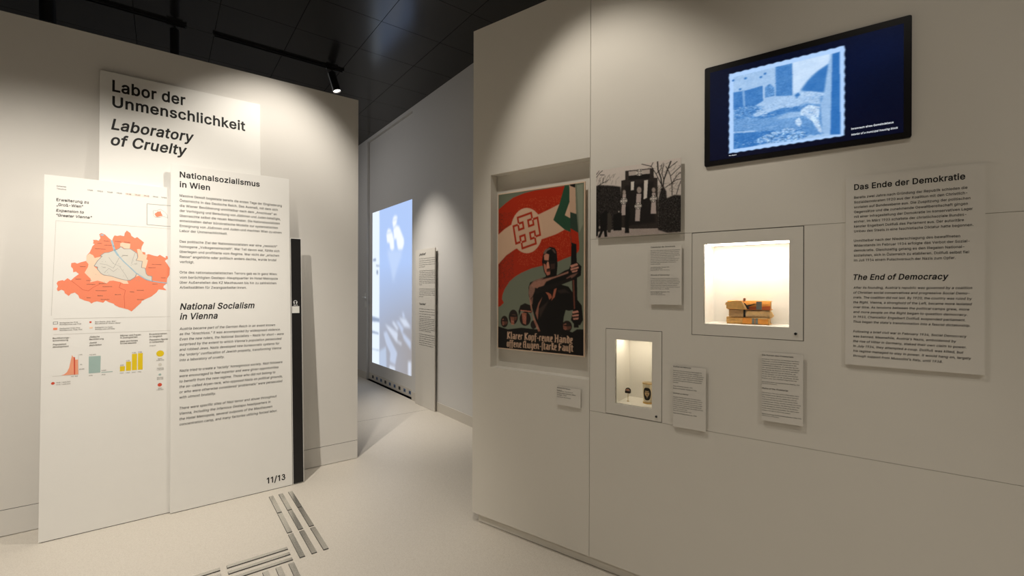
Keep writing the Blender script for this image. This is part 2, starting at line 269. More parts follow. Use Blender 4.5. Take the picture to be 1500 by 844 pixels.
 'h': [164,[[45,91,45,0,21,0,21,203,45,203,45,115,41,115,49,133,61,145,75,152,91,154,105,152,118,147,128,139,136,128,141,114,143,96,143,0,118,0,118,94,116,110,109,122,98,129,84,132,74,130,64,127,57,121,51,113,47,103]]],
 'i': [67,[[21,0,21,152,45,152,45,0],[33,177,27,178,22,182,18,187,17,193,18,200,22,205,27,208,33,209,40,208,46,205,49,200,51,193,49,187,46,182,40,178]]],
 'j': [67,[[21,152,45,152,45,-12,44,-25,41,-36,34,-45,26,-52,15,-56,2,-57,-4,-57,-4,-35,1,-35,10,-33,16,-29,20,-21,21,-12],[33,177,27,178,21,182,18,187,16,193,18,200,21,205,27,208,33,209,40,208,45,205,49,200,50,193,49,187,45,182,40,178]]],
 'k': [152,[[44,55,44,85,48,85,114,152,144,152,74,80,71,80],[21,0,21,203,45,203,45,0],[118,0,59,74,76,91,149,0]]],
 'l': [67,[[21,0,21,203,45,203,45,0]]],
 'm': [244,[[21,0,21,152,45,152,45,118,43,118,47,129,53,138,60,145,69,150,78,153,88,154,103,152,115,144,124,133,128,118,125,118,129,128,135,137,143,145,152,150,163,153,175,154,187,153,199,149,209,142,216,131,221,118,223,102,223,0,198,0,198,101,196,116,189,125,179,130,167,132,158,131,150,128,143,123,138,116,135,108,134,99,134,0,110,0,110,104,108,115,101,124,92,130,80,132,71,131,63,128,56,123,50,116,47,106,45,95,45,0]]],
 'n': [164,[[45,91,45,0,21,0,21,152,45,152,45,115,41,115,49,133,61,145,75,152,91,154,105,152,118,147,128,139,136,128,141,114,143,96,143,0,118,0,118,94,116,110,109,122,98,129,84,132,74,130,64,127,57,121,51,113,47,103]]],
 'o': [166,[[83,-3,64,-1,47,7,33,18,22,34,16,53,14,75,16,97,22,116,33,132,47,144,64,151,83,154,102,151,119,144,133,132,144,116,150,97,152,75,150,53,144,34,133,18,119,7,102,-1],[83,19,97,21,108,26,117,35,123,47,126,60,128,75,126,90,123,103,117,115,108,124,97,130,83,132,69,130,58,124,49,115,43,103,40,90,39,75,40,60,43,47,49,35,58,26,69,21]]],
 'p': [170,[[21,-57,21,152,45,152,45,128,47,128,51,133,55,138,61,144,69,149,79,153,92,154,110,151,125,144,138,133,148,117,154,98,156,76,154,53,148,34,138,18,125,6,110,-1,92,-3,79,-2,69,2,61,7,55,12,51,18,47,23,45,23,45,-57],[88,19,101,21,112,26,120,35,126,47,130,60,131,76,130,91,126,104,120,116,112,125,101,130,88,132,75,130,64,125,56,116,50,105,46,92,45,76,46,60,50,46,56,35,65,26,75,21]]],
 'q': [170,[[149,-57,124,-57,124,23,122,23,119,18,115,12,109,7,101,2,91,-2,78,-3,60,-1,45,6,32,18,22,34,16,53,14,76,16,98,22,117,32,133,45,144,60,151,78,154,91,153,101,149,109,144,115,138,119,133,123,128,125,128,125,152,149,152],[82,19,95,21,105,26,114,35,120,46,123,60,125,76,123,92,120,105,114,116,105,125,95,130,82,132,69,130,58,125,49,116,43,104,40,91,39,76,40,60,43,47,50,35,58,26,69,21]]],
 'r': [104,[[21,0,21,152,45,152,45,128,46,128,52,139,61,147,72,152,85,154,88,154,92,154,97,153,97,129,95,129,92,130,88,130,83,130,73,129,64,126,56,121,50,113,47,105,45,95,45,0]]],
 's': [146,[[73,-3,58,-2,45,1,34,7,25,15,18,25,14,38,38,43,42,32,50,24,60,20,73,18,87,20,98,25,105,32,107,41,106,48,102,54,95,59,85,62,60,68,42,74,29,83,21,95,19,110,21,122,26,133,35,141,46,148,60,152,75,154,89,153,102,149,112,143,120,136,126,126,130,116,107,111,103,119,97,126,88,131,75,133,62,131,52,127,46,120,43,111,45,103,50,97,57,93,69,89,92,84,110,77,122,69,130,57,132,43,131,30,125,19,116,10,104,3,89,-2]]],
 't': [91,[[82,152,82,131,3,131,3,152],[26,188,50,188,50,39,51,30,54,25,60,21,68,20,71,20,74,20,78,21,81,21,85,1,81,0,77,-1,72,-2,67,-2,50,1,37,9,29,21,26,37]]],
 'u': [164,[[73,-2,59,0,46,4,36,12,28,23,23,38,21,56,21,152,45,152,45,58,48,42,55,30,66,23,80,20,90,21,100,25,107,31,113,39,117,49,118,61,118,152,143,152,143,0,119,0,119,37,123,37,114,19,103,7,89,0]]],
 'v': [156,[[65,0,7,152,34,152,66,62,71,48,75,35,78,21,82,8,74,8,77,21,81,35,85,48,90,62,122,152,149,152,91,0]]],
 'w': [227,[[55,0,9,152,35,152,53,85,57,71,62,55,66,37,70,17,66,17,70,36,74,54,78,70,82,85,101,152,127,152,145,85,149,71,153,54,157,36,161,17,157,17,161,36,165,54,169,70,173,85,192,152,218,152,172,0,147,0,128,69,122,90,119,101,116,112,111,135,116,135,111,112,108,101,105,90,102,79,99,69,79,0]]],
 'x': [151,[[8,0,69,87,68,68,11,152,40,152,59,122,66,111,72,101,77,92,83,82,70,82,76,92,81,101,87,111,93,122,113,152,141,152,83,67,83,86,143,0,115,0,92,34,86,45,80,54,75,64,69,73,82,73,76,64,71,54,66,45,59,34,37,0]]],
 'y': [156,[[19,-55,25,-34,29,-35,35,-36,42,-36,47,-34,52,-30,56,-23,60,-14,65,-1,7,152,34,152,66,62,71,48,75,35,78,21,82,8,73,8,77,21,81,35,85,48,90,62,122,152,149,152,82,-23,77,-34,71,-43,64,-50,56,-54,47,-57,37,-58,31,-58,26,-57,22,-56]]],
 'z': [152,[[17,0,17,18,102,128,102,129,19,129,19,152,133,152,133,132,50,24,50,23,135,23,135,0]]],
 'Ö': [213,[[107,-3,90,-1,74,3,60,10,48,20,37,32,28,46,21,63,17,81,16,102,17,122,21,141,28,157,37,172,48,184,60,193,74,201,90,205,107,206,124,205,139,201,153,193,166,184,177,172,186,157,192,141,196,122,197,102,196,81,192,63,186,46,177,32,166,20,153,10,139,3,124,-1],[107,21,124,23,140,30,153,42,163,58,170,78,172,102,170,126,163,146,153,162,140,173,124,180,107,182,89,180,74,173,60,162,50,146,44,126,41,102,44,78,50,58,60,42,74,30,89,23],[136,229,129,230,124,234,121,239,119,245,121,251,124,256,129,260,136,261,142,260,147,256,151,251,152,245,151,239,147,234,142,230],[78,229,72,230,67,234,63,239,62,245,63,251,67,256,72,260,78,261,84,260,90,256,93,251,94,245,93,239,90,234,84,230]]],
 'ß': [177,[[49,145,49,0,24,0,24,145,26,164,31,179,40,191,57,202,79,206,92,205,104,201,115,195,125,185,131,173,133,157,132,148,130,140,127,134,123,129,120,124,117,119,115,115,114,109,115,102,119,96,124,91,131,86,138,81,145,75,151,69,157,61,160,51,161,40,160,28,155,17,147,8,136,2,123,-1,108,-3,95,-2,83,1,73,4,66,8,75,29,80,27,87,23,95,21,106,20,119,21,129,26,135,33,137,42,136,49,132,56,127,61,120,67,113,72,106,78,99,84,94,91,90,99,89,109,90,116,92,122,95,127,99,132,103,136,106,141,108,147,109,155,107,168,100,177,90,182,79,184,66,181,56,174,51,162]]],
 'ä': [156,[[64,-3,50,-2,38,2,27,9,19,18,14,29,12,43,13,55,17,64,23,72,31,77,40,81,50,84,61,86,71,88,84,90,93,91,101,92,106,94,109,97,110,102,110,103,109,111,107,119,102,124,96,129,88,131,78,132,68,131,60,129,53,125,47,120,43,115,40,110,16,116,23,129,31,138,42,145,53,150,65,153,78,154,86,153,96,152,105,149,114,144,122,137,129,128,133,116,135,101,135,0,111,0,111,21,109,21,106,15,101,10,94,5,86,0,76,-2],[68,18,81,19,91,23,99,30,105,37,109,46,110,55,110,76,108,74,104,73,99,71,93,70,86,69,80,68,70,67,62,66,54,63,47,60,41,56,38,50,37,42,38,35,41,29,46,24,52,21,60,19],[104,177,98,178,93,182,89,187,88,193,89,199,93,205,98,208,104,209,111,208,116,205,119,199,121,193,119,187,116,182,111,178],[47,177,41,178,36,182,32,187,31,193,32,199,36,205,41,208,47,209,53,208,58,205,62,199,63,193,62,187,58,182,53,178]]],
 'ö': [166,[[83,-3,64,-1,47,7,33,18,22,34,16,53,14,75,16,97,22,116,33,132,47,144,64,151,83,154,102,151,119,144,133,132,144,116,150,97,152,75,150,53,144,34,133,18,119,7,102,-1],[83,19,97,21,108,26,117,35,123,47,126,60,128,75,126,90,123,103,117,115,108,124,97,130,83,132,69,130,58,124,49,115,43,103,40,90,39,75,40,60,43,47,49,35,58,26,69,21],[112,177,105,178,100,182,97,187,95,193,97,199,100,205,105,208,112,209,118,208,123,205,127,199,128,193,127,187,123,182,118,178],[54,177,48,178,43,182,39,187,38,193,39,199,43,205,48,208,54,209,60,208,66,205,69,199,70,193,69,187,66,182,60,178]]],
 'ü': [164,[[73,-2,59,0,46,4,36,12,28,23,23,38,21,56,21,152,45,152,45,58,48,42,55,30,66,23,80,20,90,21,100,25,107,31,113,39,117,49,118,61,118,152,143,152,143,0,119,0,119,37,123,37,114,19,103,7,89,0],[111,177,105,178,99,182,96,187,95,193,96,199,99,205,105,208,111,209,117,208,122,205,126,199,127,193,126,187,122,182,117,178],[53,177,47,178,42,182,38,187,37,193,38,199,42,205,47,208,53,209,59,208,65,205,68,199,69,193,68,187,65,182,59,178]]],
 '–': [140,[[140,98,140,75,0,75,0,98]]],
 '‘': [71,[[21,127,42,203,60,203,48,127]]],
 '’': [71,[[21,127,33,203,60,203,39,127]]],
 '“': [120,[[21,127,42,203,60,203,48,127],[70,127,91,203,110,203,98,127]]],
 '”': [120,[[21,127,33,203,60,203,39,127],[70,127,82,203,110,203,89,127]]],
 '„': [115,[[15,-48,27,28,55,28,34,-48],[65,-48,77,28,104,28,83,-48]]],
}
SPACE_ADV = 75

from mathutils.geometry import delaunay_2d_cdt
_GC = {}
def glyph(ch, grow):
    """outline of one letter (400 units to the em), fattened by grow, as points and triangles"""
    key = (ch, grow)
    if key in _GC: return _GC[key]
    cs = []
    for c in GLYPHS[ch][1]:
        p = list(zip(c[::2], c[1::2])); n = len(p); o = []
        for i in range(n):
            (ax, ay), (bx, by), (cx_, cy_) = p[i - 1], p[i], p[(i + 1) % n]
            e1 = Vector((bx - ax, by - ay)); e2 = Vector((cx_ - bx, cy_ - by)); e1.normalize(); e2.normalize()
            n1 = Vector((-e1.y, e1.x)); n2 = Vector((-e2.y, e2.x)); k = n1 + n2
            d = k * (1.0 / max(.6, k.dot(n1))) if k.length > 1e-6 else n1
            o.append((bx + d.x * grow, by + d.y * grow))
        cs.append([Vector(q) for q in o])
    pts = [v for c in cs for v in c]; ed = []; k = 0
    for c in cs:
        ed += [(k + i, k + (i + 1) % len(c)) for i in range(len(c))]; k += len(c)
    ov, _, of, *_r = delaunay_2d_cdt(pts, ed, [], 1, .01)
    fs = []
    for f in of:
        mx = sum(ov[i].x for i in f) / len(f); my = sum(ov[i].y for i in f) / len(f); wn = 0
        for a_, b_ in ed:
            A, B = pts[a_], pts[b_]
            if (A.y > my) != (B.y > my) and A.x + (my - A.y) * (B.x - A.x) / (B.y - A.y) > mx: wn += 1 if B.y > A.y else -1
        if not wn: continue
        ar = sum(ov[f[i - 1]].x * ov[f[i]].y - ov[f[i]].x * ov[f[i - 1]].y for i in range(len(f)))
        fs.append(tuple(f) if ar > 0 else tuple(reversed(f)))
    _GC[key] = ([(v.x, v.y) for v in ov], fs)
    return _GC[key]
CAPU = 203.0
def text_block(entries, y, m):
    mb = MB()
    for st, tx, x, z, w, cap in entries:
        bold = 'm' in st; italic = 'i' in st; grow = (8.0 if cap > .02 else 4.5) if bold else (3.4 if cap > .0085 else 2.0)
        vs = []; fs = []; pen = 0.0
        for ch in tx:
            if ch == ' ': pen += SPACE_ADV + 6; continue
            pv, pf = glyph(ch, grow); o = len(vs)
            vs += [(pen + q + (.2 * r_ if italic else 0), r_) for q, r_ in pv]; fs += [[i + o for i in f] for f in pf]
            pen += GLYPHS[ch][0] + (9 if bold else 7)
        x0 = min(v[0] for v in vs); x1 = max(v[0] for v in vs); sx = w / (x1 - x0); sz = cap / CAPU
        mb.add([(x + (v[0] - x0) * sx, y, z + v[1] * sz) for v in vs], fs, m)
    return mb
def lettering(parent, entries, y, m, head='heading', body='paragraph', small=None):
    """splits the entries into blocks of lines set together; each block is a part"""
    blocks = []
    for e in entries:
        if blocks:
            q = blocks[-1][-1]
            if e[0] == q[0] and abs(e[2] - q[2]) < .02 and 0 < q[3] - e[3] < 2.6 * e[5] + .004: blocks[-1].append(e); continue
        blocks.append([e])
    for bl in blocks: text_block(bl, y, small if small and bl[0][5] < .016 else m).build(head if 'm' in bl[0][0] else body, parent)

# ---------------------------------------- printed pictures: painted in an array, carried as a colour attribute
class Pic:
    def __init__(s, w, h, c): s.w, s.h = w, h; s.a = np.zeros((h, w, 3)) + np.array(c, float)
    def mask(s, pts):
        p = np.array(pts) * np.array([s.w, s.h]); x0, y0 = np.floor(p.min(0)).astype(int) - 1; x1, y1 = np.ceil(p.max(0)).astype(int) + 1
        x0, y0, x1, y1 = max(0, x0), max(0, y0), min(s.w, x1), min(s.h, y1)
        mk = np.zeros((s.h, s.w))
        if x1 <= x0 or y1 <= y0: return mk
        X, Y = np.meshgrid(np.arange(x0, x1) + .5, np.arange(y0, y1) + .5); ins = np.zeros(X.shape, bool)
        for i in range(len(p)):
            ax, ay = p[i]; bx, by = p[i - 1]
            if ay == by: continue
            ins ^= ((ay > Y) != (by > Y)) & (X < (bx - ax) * (Y - ay) / (by - ay) + ax)
        mk[y0:y1, x0:x1] = ins; return mk
    @staticmethod
    def blur(a, r):
        if r < 1: return a
        for ax in (0, 1):
            acc = np.zeros_like(a); pad = [(0, 0)] * a.ndim; pad[ax] = (r, r); b = np.pad(a, pad, mode='edge'); n = a.shape[ax]
            for k in range(2 * r + 1): acc += np.take(b, range(k, k + n), axis=ax)
            a = acc / (2 * r + 1)
        return a
    def fill(s, pts, c, soft=0, alpha=1.0, noise=0.0, seed=1):
        m = s.blur(s.mask(pts), soft)[..., None] * alpha
        c = np.array(c, float)
        if noise:
            rg = np.random.RandomState(seed); c = c + s.blur(rg.randn(s.h, s.w), 1)[..., None] * noise * 2.2
        s.a = s.a * (1 - m) + c * m
    def stroke(s, pts, w, c):
        for (ax, ay), (bx, by) in zip(pts, pts[1:]):
            dx, dy = (bx - ax) * s.w, (by - ay) * s.h; L = math.hypot(dx, dy) or 1
            nx, ny = -dy / L * w / 2 / s.w, dx / L * w / 2 / s.h
            s.fill([(ax + nx, ay + ny), (ax - nx, ay - ny), (bx - nx, by - ny), (bx + nx, by + ny)], c)
    def noise(s, amp, r=1, seed=3):
        rg = np.random.RandomState(seed); s.a = s.a + s.blur(rg.randn(s.h, s.w), r)[..., None] * amp * (2 * r + 1)
    def mesh(s, name, width, height, parent, m, y=0.0, wrap=None, ss=2):
        w, h = s.w // ss, s.h // ss
        a = np.clip(s.a, 0, 255) / 255.0
        a = np.where(a <= .04045, a / 12.92, ((a + .055) / 1.055) ** 2.4)
        cell = a.reshape(h, ss, w, ss, 3).mean((1, 3))
        p = np.pad(cell, ((1, 1), (1, 1), (0, 0)), mode='edge')
        vert = (p[:-1, :-1] + p[1:, :-1] + p[:-1, 1:] + p[1:, 1:]) / 4 if wrap == 'soft' else None
        gx, gz = np.meshgrid(np.arange(w + 1) / w, 1 - np.arange(h + 1) / h)
        if callable(wrap): pts = np.array([wrap(u, v) for u, v in zip(gx.ravel(), gz.ravel())])
        else: pts = np.stack([gx.ravel() * width, np.full(gx.size, y), gz.ravel() * height], 1)
        idx = np.arange((w + 1) * (h + 1)).reshape(h + 1, w + 1)
        q = np.stack([idx[:-1, :-1], idx[1:, :-1], idx[1:, 1:], idx[:-1, 1:]], -1).reshape(-1, 4)
        me = bpy.data.meshes.new(name)
        me.vertices.add(len(pts)); me.vertices.foreach_set('co', pts.astype(np.float32).ravel())
        me.loops.add(q.size); me.loops.foreach_set('vertex_index', q.astype(np.int32).ravel())
        me.polygons.add(len(q)); me.polygons.foreach_set('loop_start', np.arange(0, q.size, 4, dtype=np.int32))
        me.update(calc_edges=True); me.validate()
        vc = (p[:-1, :-1] + p[1:, :-1] + p[:-1, 1:] + p[1:, 1:]) / 4
        at = me.attributes.new('print', 'FLOAT_COLOR', 'POINT')
        at.data.foreach_set('color', np.concatenate([vc.reshape(-1, 3), np.ones((vc.shape[0] * vc.shape[1], 1))], 1).astype(np.float32).ravel())
        me.materials.append(m)
        return link_mesh(name, me, parent)

def grid_wall(name, xs, zs, depth, thick, m, seam_m=None, seam_depth=.004, **kw):
    """wall in local xz; depth(i,j) gives how far each cell is set back (None = opening)"""
    mb = MB()
    nx, nz = len(xs) - 1, len(zs) - 1
    D = [[depth(i, j) for j in range(nz)] for i in range(nx)]
    for i in range(nx):
        for j in range(nz):
            d = D[i][j]; d = thick if d is None else d
            x0, x1, z0, z1 = xs[i], xs[i + 1], zs[j], zs[j + 1]
            mm = seam_m if (seam_m and 0 < d <= seam_depth + 1e-6) else m
            if D[i][j] is not None: mb.add([(x0, d, z0), (x1, d, z0), (x1, d, z1), (x0, d, z1)], [(0, 1, 2, 3)], mm)
            for (ii, jj, e) in ((i + 1, j, 'x'), (i, j + 1, 'z')):
                if ii < nx and jj < nz:
                    d2 = D[ii][jj]; d2 = thick if d2 is None else d2
                    if abs(d - d2) > 1e-6:
                        a, b = min(d, d2), max(d, d2)
                        if e == 'x': q = [(x1, a, z0), (x1, b, z0), (x1, b, z1), (x1, a, z1)]
                        else: q = [(x0, a, z1), (x1, a, z1), (x1, b, z1), (x0, b, z1)]
                        flip = (d > d2) if e == 'x' else (d > d2)
                        mb.add(q, [(0, 1, 2, 3) if flip else (3, 2, 1, 0)], m)
    X0, X1, Z0, Z1 = xs[0], xs[-1], zs[0], zs[-1]
    c = [(X0, 0, Z0), (X1, 0, Z0), (X1, 0, Z1), (X0, 0, Z1), (X0, thick, Z0), (X1, thick, Z0), (X1, thick, Z1), (X0, thick, Z1)]
    mb.add(c, [(5, 4, 7, 6), (4, 0, 3, 7), (1, 5, 6, 2), (3, 2, 6, 7), (4, 5, 1, 0)], m)
    return tag(mb.build(name, **kw), kind='structure')

TITLE_TEXT = [
  ('m', 'Labor der', 0.0616, 2.8098, 0.3953, 0.074),
  ('m', 'Unmenschlichkeit', 0.0623, 2.7045, 0.7668, 0.0702),
  ('mi', 'Laboratory', 0.0572, 2.5516, 0.4505, 0.0698),
  ('mi', 'of Cruelty', 0.0562, 2.4468, 0.4109, 0.0695),
]

NAZI_TEXT = [
  ('m', 'Nationalsozialismus', 0.05, 2.2757, 0.4931, 0.0388),
  ('m', 'in Wien', 0.0501, 2.2061, 0.1761, 0.0388),
  ('r', 'Massive Gewalt begleitete bereits die ersten Tage der Eingliederung', 0.0502, 2.1378, 0.6441, 0.0171),
  ('r', 'Österreichs in das Deutsche Reich. Das Ausmaß, mit dem sich', 0.0502, 2.1024, 0.6151, 0.017),
  ('r', 'die Wiener Bevölkerung unmittelbar nach dem „Anschluss“ an', 0.0502, 2.0671, 0.6079, 0.017),
  ('r', 'der Verfolgung und Beraubung von Jüdinnen und Juden beteiligte,', 0.0503, 2.0318, 0.6337, 0.017),
  ('r', 'überraschte selbst die neuen Machthaber. Die Nationalsozialisten', 0.0503, 1.9965, 0.6288, 0.017),
  ('r', 'entwickelten daher bürokratische Modelle zur systematischen', 0.0503, 1.9613, 0.6148, 0.017),
  ('r', 'Enteignung von Jüdinnen und Juden und machten Wien zu einem', 0.0504, 1.9261, 0.6406, 0.0169),
  ('r', 'Labor der Unmenschlichkeit.', 0.0504, 1.891, 0.2818, 0.0169),
  ('r', 'Das politische Ziel der Nationalsozialisten war eine „rassisch“', 0.0505, 1.8166, 0.6087, 0.0169),
  ('r', 'homogene „Volksgemeinschaft“. Wer Teil davon war, fühlte sich', 0.0505, 1.7812, 0.6241, 0.0169),
  ('r', 'überlegen und profitierte vom Regime. Wer nicht der „arischen', 0.0505, 1.7458, 0.6215, 0.0168),
  ('r', 'Rasse“ angehörte oder politisch anders dachte, wurde brutal', 0.0506, 1.7104, 0.6008, 0.0168),
  ('r', 'verfolgt.', 0.0506, 1.6751, 0.0816, 0.0168),
  ('r', 'Orte des nationalsozialistischen Terrors gab es in ganz Wien:', 0.0507, 1.6024, 0.6064, 0.0168),
  ('r', 'vom berüchtigten Gestapo-Hauptquartier im Hotel Metropole', 0.0507, 1.5674, 0.6105, 0.0168),
  ('r', 'über Außenstellen des KZ Mauthausen bis hin zu zahlreichen', 0.0507, 1.5324, 0.6, 0.0167),
  ('r', 'Arbeitsstätten für Zwangsarbeiter:innen.', 0.0508, 1.4975, 0.4016, 0.0167),
  ('mi', 'National Socialism', 0.0518, 1.3536, 0.4512, 0.0415),
  ('mi', 'in Vienna', 0.0518, 1.2853, 0.2192, 0.0414),
  ('ri', 'Austria became part of the German Reich in an event known', 0.0499, 1.2137, 0.5905, 0.017),
  ('ri', 'as the “Anschluss.” It was accompanied by widespread violence.', 0.05, 1.1781, 0.6258, 0.017),
  ('ri', 'Even the new rulers, the National Socialists – Nazis for short – were', 0.05, 1.1426, 0.649, 0.017),
  ('ri', 'surprised by the extent to which Vienna’s population persecuted', 0.05, 1.1071, 0.6337, 0.0169),
  ('ri', 'and robbed Jews. Nazis developed new bureaucratic systems for', 0.0501, 1.0716, 0.6184, 0.0169),
  ('ri', 'the ‘orderly’ confiscation of Jewish property, transforming Vienna', 0.0501, 1.0362, 0.6304, 0.0169),
  ('ri', 'into a laboratory of cruelty.', 0.0501, 1.0008, 0.2599, 0.0169),
  ('ri', 'Nazis tried to create a ‘racially’ homogenous society. Nazi followers', 0.0502, 0.9285, 0.6378, 0.0168),
  ('ri', 'were encouraged to feel superior and were given opportunities', 0.0502, 0.8925, 0.6103, 0.0168),
  ('ri', 'to benefit from the new regime. Those who did not belong to', 0.0503, 0.8564, 0.588, 0.0168),
  ('ri', 'the so-called Aryan race, who opposed Nazis on political grounds,', 0.0503, 0.8205, 0.6366, 0.0168),
  ('ri', 'or who were otherwise considered ‘problematic’ were persecuted', 0.0503, 0.7845, 0.6362, 0.0168),
  ('ri', 'with utmost brutality.', 0.0504, 0.7486, 0.2076, 0.0167),
  ('ri', 'There were specific sites of Nazi terror and abuse throughout', 0.0505, 0.6758, 0.5958, 0.0167),
  ('ri', 'Vienna, including the infamous Gestapo headquarters in', 0.0505, 0.6396, 0.5533, 0.0167),
  ('ri', 'the Hotel Metropole, several outposts of the Mauthausen', 0.0505, 0.6035, 0.5649, 0.0167),
  ('ri', 'concentration camp, and many factories utilizing forced labor.', 0.0506, 0.5674, 0.5983, 0.0166),
  ('m', '11/13', 0.5746, 0.0513, 0.1255, 0.0407),
]

